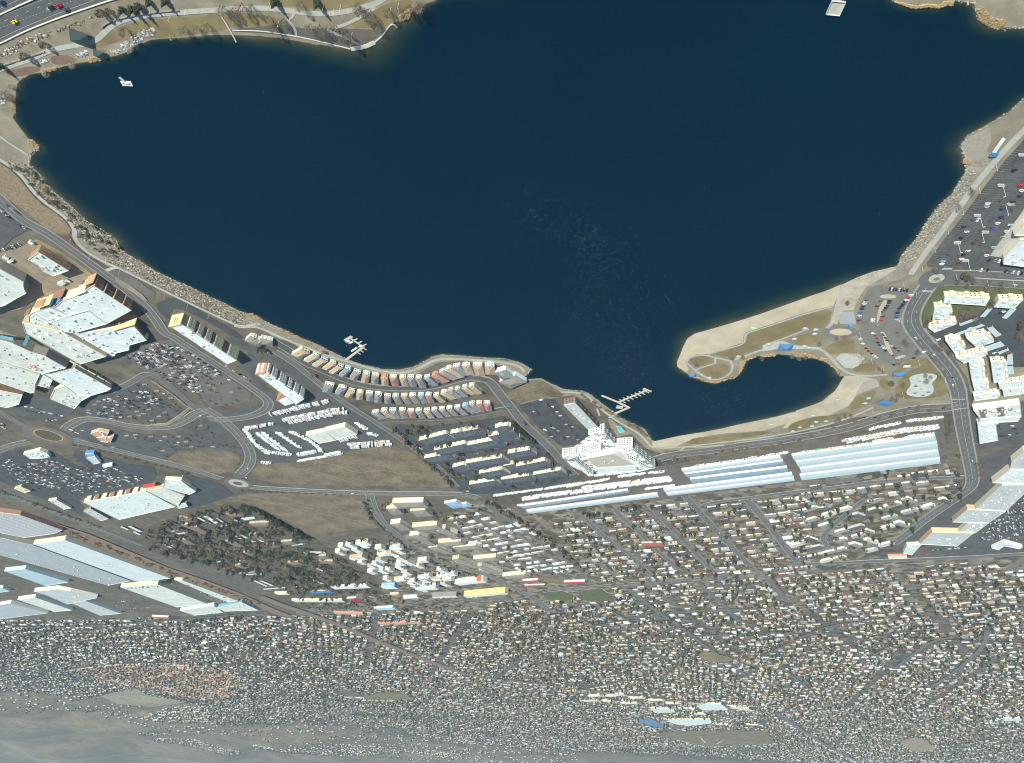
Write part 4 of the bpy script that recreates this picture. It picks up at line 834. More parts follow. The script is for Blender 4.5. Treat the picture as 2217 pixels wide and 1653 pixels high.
FB('cream gabled restaurant by the boulevard at the left edge', 'restaurant', [('N', [(140,545),(210,520),(310,565),(240,585)], 5.5, M_tan, M_cream, 3)])
# --- warehouses, lower left
WDIR = (GP('N', [(1690,1430)], 10)[0] - GP('N', [(640,1050)], 10)[0]).normalized(); WPER = (-WDIR.y, WDIR.x)
m_ws = stripes(mat('warehouse_white', (0.50,0.57,0.58), 0.6, scale=0.03, col2=(0.60,0.66,0.66)), (WDIR.x, WDIR.y), 15,0.12)
m_wg = stripes(mat('warehouse_grey', (0.33,0.37,0.37), 0.6, var=0.08, scale=0.03), (WDIR.x, WDIR.y), 15,0.14)
FB('very long white warehouse with cream end wall beside the rail corridor', 'warehouse', [('N', [(330,1095),(645,1052),(1690,1432),(1372,1472)], 11, M_cream, m_ws, 6)])
FB('very long grey warehouse with rows of small roof vents', 'warehouse', [('N', [(-250,960),(0,1030),(330,1104),(1300,1458),(1075,1505),(-250,1130)], 11, M_stone, m_wg, 60)])
FB('striped grey-roofed warehouse with red trim at the left edge', 'warehouse', [('N', [(-150,760),(200,803),(620,955),(540,990),(240,1030),(-150,950)], 10, M_brick, stripes(mat('striped_warehouse', (0.40,0.42,0.42), .6, var=.06), WPER, 22,.3), 20)])
FB('pale teal metal warehouse below the long grey warehouse', 'warehouse', [('N', [(40,1362),(250,1340),(680,1472),(450,1510)], 10, M_teal, M_teal, 0)])
FB('cream-roofed warehouse with trees at its front corner', 'warehouse', [('Q', [(1030,125),(1350,102),(1780,268),(1512,297)], 11, M_cream, M_white2,24)])
FB('narrow cream-roofed warehouse along the rail corridor', 'warehouse', [('Q', [(1490,62),(1560,66),(2040,242),(1942,252)], 9, M_cream, M_white2,16)])
FB('white-roofed warehouse with blue-tinted front near the corner', 'warehouse', [('Q', [(1540,327),(1830,282),(1912,342),(1662,367)], 9, M_whitew, M_white2,8)])
FB('white-roofed warehouse with turquoise end wall by the rail corridor', 'warehouse', [('Q', [(1850,302),(2070,252),(2216,322),(1922,332)], 9, M_cyan, M_white2,8)])
FB('grey-roofed plant building with white front near the teal warehouse', 'warehouse', [('Q', [(290,163),(490,142),(600,162),(830,217),(572,272),(392,192)], 11, M_whitew, M_grey_memb, 8)])
FB('white-roofed plant building with red trailers behind it', 'warehouse', [('Q', [(150,232),(300,212),(620,322),(462,337)], 10, M_whitew, M_white2,10)])
FB('grey-roofed depot with white front wall in the industrial park', 'warehouse', [('Q', [(600,258),(720,238),(1040,352),(852,367)], 10, M_whitew, M_grey_memb, 6)])
FB('grey-roofed warehouse at the left picture edge', 'warehouse', [('Q', [(-150,300),(90,262),(410,347),(-150,420)], 10, M_whitew, M_grey_roof, 5)])
FB('small pale shed at the left picture edge among trees', 'shed', [('Q', [(-100,140),(20,130),(85,158),(-100,185)], 8, M_whitew, M_teal, 2)])
# --- west: apartments, stores, supermarket mall
apts = [('X8', [(420,205),(905,228),(855,305),(408,276)], 'white-roofed apartment block with cream gables facing the roundabout road'), ('X8', [(1000,240),(1262,242),(1165,336),(945,322)], 'white-roofed apartment block at the right edge below the roundabout road'),
        ('X8', [(312,322),(492,312),(466,440),(290,453)], 'square white-roofed apartment block on the green lawn'), ('X8', [(250,548),(400,502),(510,462),(545,502),(312,592)], 'narrow white-roofed apartment block at the lawn edge'),
        ('X8', [(430,682),(560,652),(640,772),(520,807)], 'white-roofed apartment block with balconies beside the curving road'), ('X8', [(650,652),(850,602),(950,692),(760,752)], 'white-roofed apartment block with salmon balcony between the carports'),
        ('X8', [(540,862),(850,792),(862,836),(626,922)], 'long white-roofed apartment block with salmon trim'), ('K', [(1655,942),(1790,932),(1802,1112),(1682,1112)], 'tall narrow white-roofed apartment block nearest the avenue'),
        ('K', [(1685,1122),(1832,1122),(1842,1230),(1712,1232)], 'small white-roofed apartment block second nearest the avenue'), ('K', [(1700,1268),(1942,1245),(1948,1292),(1712,1322)], 'white-roofed apartment block with terracotta balcony at the crossing'),
        ('K', [(1872,932),(2012,932),(2032,1122),(1902,1142)], 'white-roofed apartment block with terracotta side balconies'), ('K', [(1950,1155),(2300,1112),(2300,1172),(1962,1204)], 'long white-roofed apartment block at the right edge'), ('K', [(1990,1216),(2300,1175),(2300,1240),(2002,1278)], 'lowest white-roofed apartment block at the right edge')]
M_salmon = mat('salmon_trim', (0.46,0.215,0.155), 0.85, var=0.08)
for i, (k, pts, lab) in enumerate(apts):
    r_, o_ = flat('apartment_block', lab, 'apartment block', [(k, pts, 7.0, M_cream if i < 3 else M_ivory, M_white, 7)], group='white-roofed apartment blocks by the avenue', seed=20 + i, parapet=.5)
    w = [Vector((p.x, p.y, 0)) for p in GP(k, pts, 7.0)]; pl = ccw([(p.x, p.y) for p in w])
    for j in range(len(pl)):
        a, b = Vector((*pl[j], 0)), Vector((*pl[(j + 1) % len(pl)], 0)); d = b - a; nn = Vector((d.y, -d.x, 0)).normalized()
        if nn.y < -.25 and d.length > 9:
            wall_windows(r_, o_, pl[j], pl[(j + 1) % len(pl)], 7.0,2, max(2, int(d.length / 5)), 1.7,1.6,1.2)
            dn = d.normalized(); n_ = max(1, int(d.length / 14))
            for q in range(n_):
                c = a + d * ((q + .5) / n_) + nn * 1.0; mb = MB(); mb.box((c.x, c.y, 0),(4.6,2.0,8.0), math.atan2(dn.y, dn.x)); g_ = mb.build('gable_bay', M_cream, r_, o_)
                mb = MB(); mb.box((c.x + nn.x * 1.15, c.y + nn.y * 1.15,3.8),(4.4,.5,1.0), math.atan2(dn.y, dn.x)); mb.build('balcony', M_salmon if (q + i) % 2 else M_ivory, g_, o_)
cps = [('X8', [(795,430),(880,336),(930,341),(850,431)]), ('X8', [(1030,441),(1120,341),(1190,343),(1086,448)]), ('X8', [(570,506),(760,436),(780,456),(590,526)]), ('X8', [(455,636),(820,506),(850,521),(476,656)]), ('X8', [(875,551),(935,531),(1030,621),(965,646)]),
       ('X8', [(840,751),(1020,691),(1065,736),(880,796)]), ('X8', [(985,806),(1100,766),(1110,786),(1005,829)]), ('X8', [(1090,831),(1145,821),(1155,936),(1085,941)]), ('K', [(2035,982),(2095,981),(2105,1056),(2045,1061)])]
def carport(k, pts, lab, group, h=3.0, m=None):
    w = [(p.x, p.y) for p in GP(k, pts, h)]; c = cen(w); e_ = empty('carport', (c.x, c.y, 0), 0, lab, 'carport', group)
    mb = MB(); mb.prism(w, h - .25, h); pl = ccw(w); mb.f.append(tuple(range(len(pl)))[::-1]); mb.m.append(0); mb.build('carport_roof', m or M_metal, e_, tuple(e_.location))
    for x, y in w: mb = MB(); q = Vector((x, y, 0)) * .9 + c * .1; mb.box((q.x, q.y, 0), (.25,.25, h - .25)); mb.build('post', M_unit, e_, tuple(e_.location))
    us, vs_ = PROJ(np.array([(x, y, h) for x, y in w])); MASKS.append(list(zip(us, vs_)))
    return e_
for i, (k, pts) in enumerate(cps): carport(k, pts, ['pale metal carport left of the two near the top of the dark car park', 'pale metal carport at the right edge near the top of the dark car park', 'short pale carport in the middle of the dark car park', 'longest pale carport of the apartment car park', 'pale carport right of the salmon-balcony apartments', 'wide pale carport below the salmon-balcony apartments', 'narrow pale carport below the wide one', 'upright pale carport at the right edge', 'lowest pale carport at the right edge'][i], 'pale metal carports of the apartments')
FB('white retail building with brown roof panels at the crossing', 'store', [('L', [(1700,130),(2165,72),(2178,188),(1770,218)], 9, M_whitew, M_white2,30), ('L', [(1770,219),(2178,189),(2142,242),(1922,252),(1742,266)], 7, M_whitew, M_white, 0), ('L', [(1742,267),(1922,253),(1946,430),(1762,462)], 8, M_whitew, M_white, 6)], seed=4)
st_ = [o for o in bpy.data.objects if o.get('label') == 'white retail building with brown roof panels at the crossing'][0]
for pts in ([(1755,122),(1828,112),(1840,205),(1772,212)],[(1925,98),(2000,90),(2012,190),(1945,198)]):
    mb = MB(); mb.prism([(p.x, p.y) for p in GP('L', pts, 9.1)], 9.0,9.12); mb.build('brown_roof_panel', M_brown_roof, st_, tuple(st_.location))
FB('long grey-roofed supermarket mall with cream stepped back wall', 'store', [('L', [(2080,640),(2203,542),(2400,480),(2400,715),(2060,720)], 9, M_cream, M_grey_memb, 8), ('L', [(2060,722),(2400,717),(2400,862),(1888,852)], 10, M_cream, M_white, 8),
    ('L', [(1985,872),(2300,872),(2022,1132),(1722,1108)], 8.5, M_cream, M_grey_memb, 22), ('L', [(1640,1116),(2022,1134),(1852,1250),(1492,1242)], 9.2, M_tan, M_grey_memb, 14), ('L', [(1642,1252),(1852,1252),(1722,1350),(1542,1346)], 7.6, M_cream, M_grey_memb, 18),
    ('L', [(1290,1342),(1702,1352),(1542,1482),(1168,1462)], 9.4, mat('peach_stucco', (.62,.40,.24), .85), M_grey_memb, 8)], seed=7)
FB('white-roofed shop behind the supermarket mall', 'shop', [('L', [(1040,1470),(1185,1465),(1090,1570),(1000,1550)], 6, M_whitew, M_white2,8)])
FB('white zigzag-roofed restaurant in the far right car park', 'restaurant', [('L', [(1880,1500),(2010,1440),(2190,1490),(2160,1510),(2010,1480),(1950,1520)], 6, M_whitew, M_white, 0)])
FB('salmon-fronted low shop on the avenue at the lower right', 'shop', [('L', [(850,1585),(1040,1580),(1045,1600),(860,1608)], 5, M_salmon, M_cream, 2)])
# --- storage sheds
SD = (GP('L', [(1320,375)])[0] - GP('M', [(1670,480)])[0]).normalized()
m_shed = stripes(M_metal, (SD.x, SD.y), 6.0,0.05); m_shed_old = stripes(M_metal_old, (SD.x, SD.y), 6.0,0.06)
M_door = mat('shed_door_line', (0.25,0.30,0.33), .6)
def shed(label, k1, a, d, k2, b, c, h=4.2, m=None, group='long storage sheds'):
    """roof corners a (near left), d (far left), b (near right), c (far right)"""
    P = GP(k1, [a, d], h) + GP(k2, [b, c], h); A, Dd, B, Cc = P
    cc = (A + B + Cc + Dd) / 4; e_ = empty('storage_shed', (cc.x, cc.y, 0), 0, label, 'storage shed', group); org = tuple(e_.location)
    mb = MB(); mb.prism([(p.x, p.y) for p in (A, B, Cc, Dd)], 0, h - .1); mb.build('wall', M_whitew, e_, org)
    m1, m2 = (A + Dd) / 2,(B + Cc) / 2; mb = MB(); z = h
    vs_ = [(A.x, A.y, z), (B.x, B.y, z), (m2.x, m2.y, z + .55), (m1.x, m1.y, z + .55), (Cc.x, Cc.y, z), (Dd.x, Dd.y, z)]
    mb.add(vs_, [(0,1,2,3),(3,2,4,5),(0,3,5),(1,4,2)]); mb.build('roof', m or m_shed, e_, org)
    L = (B - A).length; n = int(L / 4.6); dv = (B - A).normalized(); nn = Vector((dv.y, -dv.x, 0)); nn = nn if nn.y < 0 else -nn
    key = 'shed_door'; rz = math.atan2(dv.y, dv.x)
    if key not in MATS:
        q = MB(); q.box((0,0,0), (.8,.12,3.6)); me_ = bpy.data.meshes.new('door_pillar'); me_.from_pydata(q.v, [], q.f); me_.materials.append(M_door); MATS[key] = me_
    for i in range(n):
        p = A + dv * (L * (i + .5) / n) + nn * .06; link('door_pillar', MATS[key], e_, (p.x - org[0], p.y - org[1], 0.2), rz)
    us, vv_ = PROJ(np.array([(p.x, p.y, h) for p in (A, B, Cc, Dd)])); MASKS.append(list(zip(us, vv_))); us, vv_ = PROJ(np.array([(p.x, p.y, 0) for p in (A, B, Cc, Dd)])); MASKS.append(list(zip(us, vv_)))
    return e_
shed('topmost shed of the right block of long storage sheds', 'M', (1672,492),(1700,542), 'L', (1320,385),(1335,442))
shed('second shed from the top in the right storage block', 'M', (1712,556),(1742,606), 'L', (1340,455),(1352,512))
shed('third shed from the top in the right storage block, widest there', 'M', (1752,622),(1772,668), 'L', (1352,540),(1366,598))
shed('lowest shed of the right storage block, beside the houses', 'M', (1752,690),(1772,738), 'L', (1367,612),(1372,662))
shed('topmost shed of the left storage block', 'M', (578,636),(600,662), 'M', (1556,500),(1578,530))
shed('storage shed with dull weathered roof, second from top on the left', 'M', (606,676),(642,712), 'M', (1582,545),(1602,582), m=m_shed_old)
shed('storage shed with dull weathered roof, third from top on the left', 'M', (660,728),(684,775), 'M', (1622,610),(1642,655), m=m_shed_old)
shed('long bright storage shed reaching furthest left above the streets', 'M', (398,832),(418,858), 'M', (1672,672),(1688,700))
shed('lowest bright storage shed of the left block', 'M', (424,868),(442,892), 'M', (1692,712),(1702,742))
shed('left end storage shed beside the streets of mobile homes', 'P', (1560,492),(1592,516), 'M', (336,872),(356,902))
shed('short storage shed with dull roof at the left end of the yard', 'P', (1502,445),(1540,470), 'M', (40,836),(60,856), m=m_shed_old)

FB('cream-fronted store with white roof at the right edge of the west car park', 'store', [('I', [(2000,1190),(2165,1005),(2400,990),(2400,1300),(1995,1247)], 7, M_cream, M_white, 8), ('I', [(2105,965),(2203,862),(2400,700),(2400,975)], 8, M_cream, M_white2,5)])
zone('store_pavement', 'I', [(1865,1160),(1990,980),(2130,800),(2200,700),(2400,640),(2400,1000),(2160,1000),(1990,1180)], M_path, 0.3, slab=.15)
# ================================================================ buildings seen by their front eaves
def box_mesh(key, mk):
    if key in MATS: return MATS[key]
    mb = mk(); me = bpy.data.meshes.new(key[0]); me.from_pydata(mb.v, [], mb.f)
    for m in key[1]: me.materials.append(m)
    if any(mb.m): me.polygons.foreach_set('material_index', mb.m)
    me.update(); MATS[key] = me; return me
def roof_mb(L, D, h, style, rise, ov=0.5):
    mb = MB(); x, y0, y1 = L / 2 + ov, -ov, D + ov
    if style == 'flat':
        mb.box((0, D / 2, h), (L + .3, D + .3,.35))
    elif style == 'gable':      # ridge along the front
        z = h; r = h + rise
        mb.add([(-x, y0, z), (x, y0, z), (x, D / 2, r),(-x, D / 2, r), (x, y1, z),(-x, y1, z),(-x, y0, z - .25), (x, y0, z - .25), (x, y1, z - .25),(-x, y1, z - .25)],
               [(0,1,2,3),(3,2,4,5),(0,3,5),(1,4,2),(6,7,1,0),(8,9,5,4),(9,6,0,5),(7,8,4,1)])
    elif style == 'gabley':     # ridge running back from the front
        z = h; r = h + rise
        mb.add([(-x, y0, z),(0, y0, r),(0, y1, r),(-x, y1, z), (x, y0, z), (x, y1, z)],[(0,1,2,3),(1,4,5,2),(0,4,1),(3,2,5)])
    else:                       # hip
        z = h; r = h + rise
        if L >= D: a = (L - D) / 2; p, q = (-a, D / 2), (a, D / 2)
        else: a = (D - L) / 2; p, q = (0, D / 2 - a),(0, D / 2 + a)
        if L >= D: fs = [(0,1,5,4),(1,2,5),(2,3,4,5),(3,0,4)]
        else: fs = [(0,1,4),(1,2,5,4),(2,3,5),(3,0,4,5)]
        fs = fs + [(6,7,1,0),(7,8,2,1),(8,9,3,2),(9,6,0,3)]
        mb.add([(-x, y0, z), (x, y0, z), (x, y1, z),(-x, y1, z), (*p, r), (*q, r),(-x, y0, z - .3), (x, y0, z - .3), (x, y1, z - .3),(-x, y1, z - .3)], fs)
    return mb
def front(name, label, cat, k, p1, p2, h, D, wm, rm, style='hip', rise=2.4, rows=2, cols=None, group=None, z0=1.0, ww=1.5, wh=1.5, gables=0, frame=True, px=None, units=0, chim=False, sides=True):
    P, Q = (GP(k, [p1, p2], h) if px is None else px)
    if (Q - P).x < 0: P, Q = Q, P
    d = Q - P; L = math.hypot(d.x, d.y); rz = math.atan2(d.y, d.x); c = (P + Q) / 2
    e_ = empty(name, (c.x, c.y, float(hgt(c.x, c.y))), rz, label, cat, group)
    mb = MB(); mb.box((0, D / 2,-.2), (L, D, h + .2)); mb.build('wall', wm, e_)
    ro = roof_mb(L, D, h, style, rise).build('roof', rm, e_)
    if cols is None: cols = max(1, int(L / 3.4))
    me = window_mesh(ww, wh, None, frame)
    for r_ in range(rows):
        for i in range(cols): link('window', me, e_, (-L / 2 + L * (i + .5) / cols, -.02, z0 + r_ * (h - .4) / max(rows, 1)))
    if sides and rows > 1 and D > 8:
        for r_ in range(rows):
            for i in range(max(1, int(D / 5))): link('window', me, e_, (L / 2 + .02, D * (i + .5) / max(1, int(D / 5)), z0 + r_ * (h - .4) / rows), math.pi / 2)
    for i in range(gables):
        x = -L / 2 + L * (i + .5) / gables; mb = MB(); mb.box((x, -.6,0), (min(5.0, L / gables * .6), 1.4, h)); g_ = mb.build('gable_bay', wm, e_)
        w_ = min(5.0, L / gables * .6) / 2 + .3; mb = MB(); mb.add([(x - w_, -1.5, h), (x + w_, -1.5, h), (x, -1.5, h + 2.0), (x, D * .4, h + 2.0), (x - w_, D * .25, h + .3), (x + w_, D * .25, h + .3)],[(0,2,3,4),(1,5,3,2),(0,1,2)]); mb.build('gable_roof', rm, g_)
        for r_ in range(rows): link('window', window_mesh(1.2,1.5, None, frame), g_, (x, -1.32, z0 + r_ * (h - .4) / max(rows, 1)))
    for i in range(units): link('rooftop_unit', UNIT[i % 3], ro, (random.uniform(-L * .42, L * .42), random.uniform(D * .2, D * .8), h + .35), 0)
    if chim: mb = MB(); mb.box((L * .2, D * .5, h),(1.0,1.0, rise + 1.2)); mb.build('chimney', M_white2, ro)
    corners = [e_.matrix_basis @ Vector(v) for v in ((-L / 2,-1,0), (L / 2,-1,0), (L / 2, D + 1,0),(-L / 2, D + 1,0))]
    us, vs_ = PROJ(np.array([(v.x, v.y, float(hgt(v.x, v.y))) for v in corners])); MASKS.append(list(zip(us, vs_)))
    return e_
NUM = ['first', 'second', 'third', 'fourth', 'fifth', 'sixth', 'seventh', 'eighth', 'ninth', 'tenth', 'eleventh', 'twelfth', 'thirteenth', 'fourteenth', 'fifteenth', 'sixteenth', 'seventeenth', 'eighteenth', 'nineteenth', 'twentieth', 'twenty-first', 'twenty-second', 'twenty-third', 'twenty-fourth', 'twenty-fifth', 'twenty-sixth', 'twenty-seventh', 'twenty-eighth', 'twenty-ninth', 'thirtieth']
# ---- lakeside houses: three curved rows
M_paleblue = mat('pale_blue_siding', (0.46,0.58,0.66), .85, var=.05); M_skyblue = mat('sky_blue_siding', (0.24,0.44,0.62), .85, var=.05); M_mint = mat('mint_siding', (0.55,0.64,0.56), .85, var=.05)
M_greysid = mat('grey_siding', (0.42,0.45,0.45), .85, var=.06); M_terra = mat('terracotta_stucco', (0.42,0.20,0.12), .85, var=.08)
WC = {'w': (M_whitew, 'white'), 'c': (M_cream, 'cream'), 'b': (M_paleblue, 'pale blue'), 's': (M_skyblue, 'sky blue'), 'i': (M_ivory, 'ivory'), 'm': (M_mint, 'mint'), 'g': (M_greysid, 'grey'), 't': (M_terra, 'terracotta')}
RC = {'t': (M_tan_roof, 'tan'), 'g': (M_grey_shing, 'grey'), 'u': (M_taupe_roof, 'taupe'), 'r': (M_red_roof, 'red')}
ROWS = [('waterfront row', [(-176,372, 'ct'),(-70,425, 'mt'),(10,462, 'bt'),(100,497, 'it'),(168,530, 'wt'),(245,556, 'bg'),(335,585, 'mu'),(425,605, 'bt'),(515,618, 'iu'),(605,632, 'tt'),(690,636, 'wr'),(785,640, 'ct'),(865,640, 'wg'),(945,645, 'wu'),(1025,638, 'bg'),(1105,612, 'tr'),(1175,580, 'bu'),(1240,552, 'it'),(1322,528, 'wg'),(1415,520, 'it'),(1530,515, 'it'),(1650,520, 'bt')], 9.0,25),
        ('middle row', [(60,712, 'wg'),(190,742, 'wg'),(280,772, 'it'),(362,788, 'it'),(455,798, 'wg'),(545,808, 'mg'),(635,824, 'ig'),(715,826, 'bu'),(800,822, 'cu'),(882,820, 'wu'),(965,815, 'bg'),(1042,815, 'br'),(1118,815, 'it'),(1192,790, 'wt'),(1262,765, 'cg'),(1328,757, 'mg'),(1400,735, 'bt'),(1470,722, 'it')], 8.0,23),
        ('inner row', [(512,985, 'ig'),(600,968, 'it'),(686,966, 'bu'),(782,965, 'iu'),(866,972, 'wr'),(944,970, 'mg'),(1025,968, 'mt'),(1100,962, 'bg'),(1175,952, 'iu'),(1250,945, 'wu'),(1328,935, 'bu'),(1405,918, 'sg'),(1472,900, 'ig'),(1545,898, 'cr'),(1622,898, 'wr')], 8.0,23)]
for rname, lst, gapmax, dep in ROWS:
    pts = [G(*zp('G', (x, y))[0], 6.0) for x, y, _ in lst]; n = len(pts)
    for i, (x, y, code) in enumerate(lst):
        a, b = pts[max(i - 1,0)], pts[min(i + 1, n - 1)]; d = (a - b); d.z = 0; d.normalize(); c = pts[i]
        sp = min((pts[i] - pts[j]).length for j in (i - 1, i + 1) if 0 <= j < n); w_ = min(12.5, sp * .76) / 2
        wm, wn = WC[code[0]]; rm, rn = RC[code[1]]
        e_ = front('lakeside_house', 'two-storey %s house with %s roof, %s from the left in the %s' % (wn, rn, NUM[i], rname), 'house', 'G', None, None, 6.0, dep * random.uniform(.9,1.08), wm, rm, 'hip', 2.6,2,3, 'lakeside houses in curved rows', ww=1.7, wh=1.6, px=(c - d * w_, c + d * w_), gables=1 if i % 2 else 0, sides=False)
        if i % 5 == 0:
            mb = MB(); mb.box((w_ * .35, dep * .45,7.4),(3.2,2.4,.15), 0); mb.build('solar_panel', M_glass, e_)
for lab, a, b, wm, rm in (('white villa with grey roof at the tip of the headland', (1700,590),(1810,560), M_whitew, M_grey_shing), ('large pale villa with angled grey roof standing by the boat slip', (1750,680),(1905,615), M_paleblue, M_taupe_roof)):
    front('lakeside_villa', lab, 'house', 'G', a, b, 7.0,22, wm, rm, 'hip', 3.0,2,4, gables=2, sides=True)
front('lakeside_house', 'white house with dark solar roof beside the lake path and hotel', 'house', 'F', (1110,500),(1250,560), 6,16, M_ivory, M_taupe_roof, 'hip', 2.4,2,4, gables=2)
front('lakeside_house', 'pale house with grey roof right of the solar-roofed house', 'house', 'F', (1210,520),(1330,545), 6,15, M_greysid, M_taupe_roof, 'hip', 2.4,2,3)
# ---- condominium rows with dark roofs
CON = [('G', (945,1265),(1215,1195)), ('G', (1262,1195),(1530,1145)), ('G', (1098,1360),(1405,1295)), ('G', (1432,1310),(1740,1250)), ('G', (1735,1125),(1835,1112)), ('G', (1282,1530),(1392,1502)), ('G', (1412,1490),(1772,1430)), ('G', (1545,1600),(1772,1548)), ('G', (1885,1525),(2200,1462)),
       ('P', (825,65),(1005,30)), ('P', (1085,122),(1312,82)), ('P', (1432,62),(1700,15)), ('P', (985,232),(1242,190)), ('P', (1305,182),(1582,142)), ('P', (1622,135),(1895,88)), ('G', (1860,1120),(1975,1265)), ('G', (1830,1392),(2050,1355)), ('G', (1640,1222),(1745,1200)), ('P', (1330,45),(1425,28)), ('G', (1000,1440),(1240,1395))]
for i, (k, a, b) in enumerate(CON):
    front('condominium_row', 'cream condominium row under a dark slate roof, %s of the rows counted from the top' % NUM[i], 'condominium', k, a, b, 7.6,25, M_ivory, M_navy_roof, 'hip', 2.6,2, None, 'dark-roofed condominium rows', gables=max(2, int(abs(b[0] - a[0]) / 42)), frame=False, sides=True)
# ---- white six-storey complex on the shore
M_patch = mat('patchwork_roof', (.20,.175,.145), .85, scale=.11, col2=(.76,.80,.77), detail=2, spec=.2); _r = [x for x in M_patch.node_tree.nodes if x.type == 'VALTORGB'][0]; _r.color_ramp.elements[0].position = .43; _r.color_ramp.elements[1].position = .47
WB = [('X7', [(295,270),(480,235),(835,615),(690,668)], 12, M_brown, 'brown-fronted lakeside terrace with pale patchwork roof', M_grey_memb), ('X7', [(690,742),(940,690),(985,745),(745,802)], 16, M_whitew, 'white wrapped apartment block beside the terrace end', M_patch),
      ('X7', [(1140,938),(1392,922),(1402,965),(1152,980)], 18, M_whitew, 'white wrapped apartment block behind the turquoise pool', M_white), ('X7', [(1420,1000),(1755,1268),(1690,1280),(1372,1030)], 19, M_greysid, 'tall grey and white lakeside apartment block at the corner of the shore', M_patch),
      ('X7', [(268,1092),(540,1062),(560,1092),(290,1124)], 17, M_whitew, 'white apartment block with open balconies facing the car park', M_patch), ('X7', [(340,1120),(420,1112),(770,1395),(690,1402)], 13, M_whitew, 'white-roofed apartment wing along the tree-lined street', M_patch),
      ('X7', [(548,1052),(885,962),(902,992),(566,1084)], 16, M_whitew, 'white apartment block with balconies right of the car park block', M_patch), ('X7', [(952,705),(1110,890),(1070,905),(915,722)], 15, M_greysid, 'narrow grey and white wing between pool and courtyard', M_patch), ('X7', [(1180,1010),(1420,1040),(1400,1075),(1170,1042)], 11, M_whitew, 'low white wing inside the shore courtyard', M_patch),
      ('X7', [(1300,1140),(1480,1205),(1645,1292),(1462,1312),(1442,1232)], 15, M_whitew, 'white-roofed apartment wing by the yard of stored trailers', M_patch)]
zone('courtyard', 'X7', [(270,1075),(690,760),(980,720),(1400,940),(1740,1270),(1500,1330),(800,1410),(430,1250)], M_patch, 0.2)
for i, (k, pts, h, wm, lab, rm) in enumerate(WB):
    h = round(h * .8,1)
    r_, o_ = flat('apartment_block', lab, 'apartment block', [(k, pts, h, wm, rm, 10)], group='white apartment blocks on the shore', seed=40 + i, parapet=.8)
    pl = ccw([(p.x, p.y) for p in GP(k, pts, h)])
    for j in range(len(pl)):
        a, b = Vector((*pl[j], 0)), Vector((*pl[(j + 1) % len(pl)], 0)); d = b - a; nn = Vector((d.y, -d.x, 0)).normalized()
        if nn.y < -.1 and d.length > 8:
            c_ = max(2, int(d.length / 4.5)); rows_ = int(h / 3.2)
            wall_windows(r_, o_, pl[j], pl[(j + 1) % len(pl)], h, rows_, c_, 2.0,1.7,1.0, frame=False)
            for q in range(c_ // 3):
                t = a + d * ((q * 3 + 1) / c_) + nn * .8
                for z in range(1, rows_):
                    mb = MB(); mb.box((t.x, t.y, z * (h - 1.6) / rows_ + .6),(3.0,1.6,.9), math.atan2(d.y, d.x)); mb.build('balcony', M_greysid if i != 0 else M_brown, r_, o_)
FB('tan-decked parking structure with white lower deck between the white apartments', 'parking deck', [('X7', [(650,1122),(1090,1042),(1442,1232),(830,1270)], 10, M_whitew, mat('deck_concrete', (.40,.38,.31), .9, var=.1, scale=.1), 3), ('X7', [(830,1274),(1442,1236),(1462,1322),(832,1370)], 7, M_whitew, M_white, 0)])
mb = MB(); w = [(p.x, p.y) for p in GP('X7', [(1000,500),(1060,500),(1240,660),(1390,720),(1340,740),(1150,770),(1040,620)])]; mb.prism(w, 0,.5); e_ = mb.build('pool_terrace', M_park); tag(e_, 'tan terrace around the turquoise swimming pool', 'terrace')
c = cen([(p.x, p.y) for p in GP('X7', [(1190,660)])]); e_ = empty('swimming_pool', (c.x, c.y, .5), 0, 'turquoise swimming pool on the terrace beside the white apartments', 'pool')
w = [(p.x, p.y) for p in GP('X7', [(1140,615),(1190,608),(1262,700),(1190,714)], .5)]; mb = MB(); mb.sheet(w, .58); mb.build('pool_water', mat('pool_water', (0.02,0.55,0.60), .2, var=.05, spec=.5), e_, (c.x, c.y, .5)); mb = MB(); inset_ring(mb, w, -.8,.5,.66); mb.build('pool_coping', M_conc, e_, (c.x, c.y, .5))
# ---- taupe-roofed apartments along the curving avenue
TA = [((225,412),(530,405), 15),((165,468),(278,466), 17),((400,492),(552,482), 17),((205,622),(302,612), 22),((420,655),(668,632), 14),((668,695),(748,676), 18),((395,740),(492,726), 18),((585,858),(672,845), 16),((680,812),(905,792), 12),((830,855),(1055,832), 13),((1030,972),(1252,952), 12),((1315,1142),(1548,1120), 12),((850,998),(930,985), 18),((1085,1080),(1140,1072), 16)]
for i, (a, b, dep) in enumerate(TA): front('apartment_house', 'ivory apartment house under a taupe roof, %s from the top along the curving avenue' % NUM[i], 'apartment house', 'P', a, b, 10.5, dep * 2.0, M_cream if i % 3 else M_ivory, M_taupe_roof, 'hip', 2.6,3, None, 'taupe-roofed apartments on the curving avenue', frame=False)
for i, (a, b, dep) in enumerate((((752,665),(905,768), 13),((495,735),(662,832), 13),((680,850),(820,915), 13),((885,965),(1102,1055), 13),((1112,1035),(1322,1112), 13))):
    front('apartment_house', 'long apartment house with shaded front on the curving avenue, %s from the top' % NUM[i], 'apartment house', 'P', a, b, 10.5, dep * 1.5, M_olive, M_taupe_roof, 'hip', 2.2,3, None, 'long shaded apartment houses', frame=True)  # shade on these fronts is put into the wall colour, darker than cream
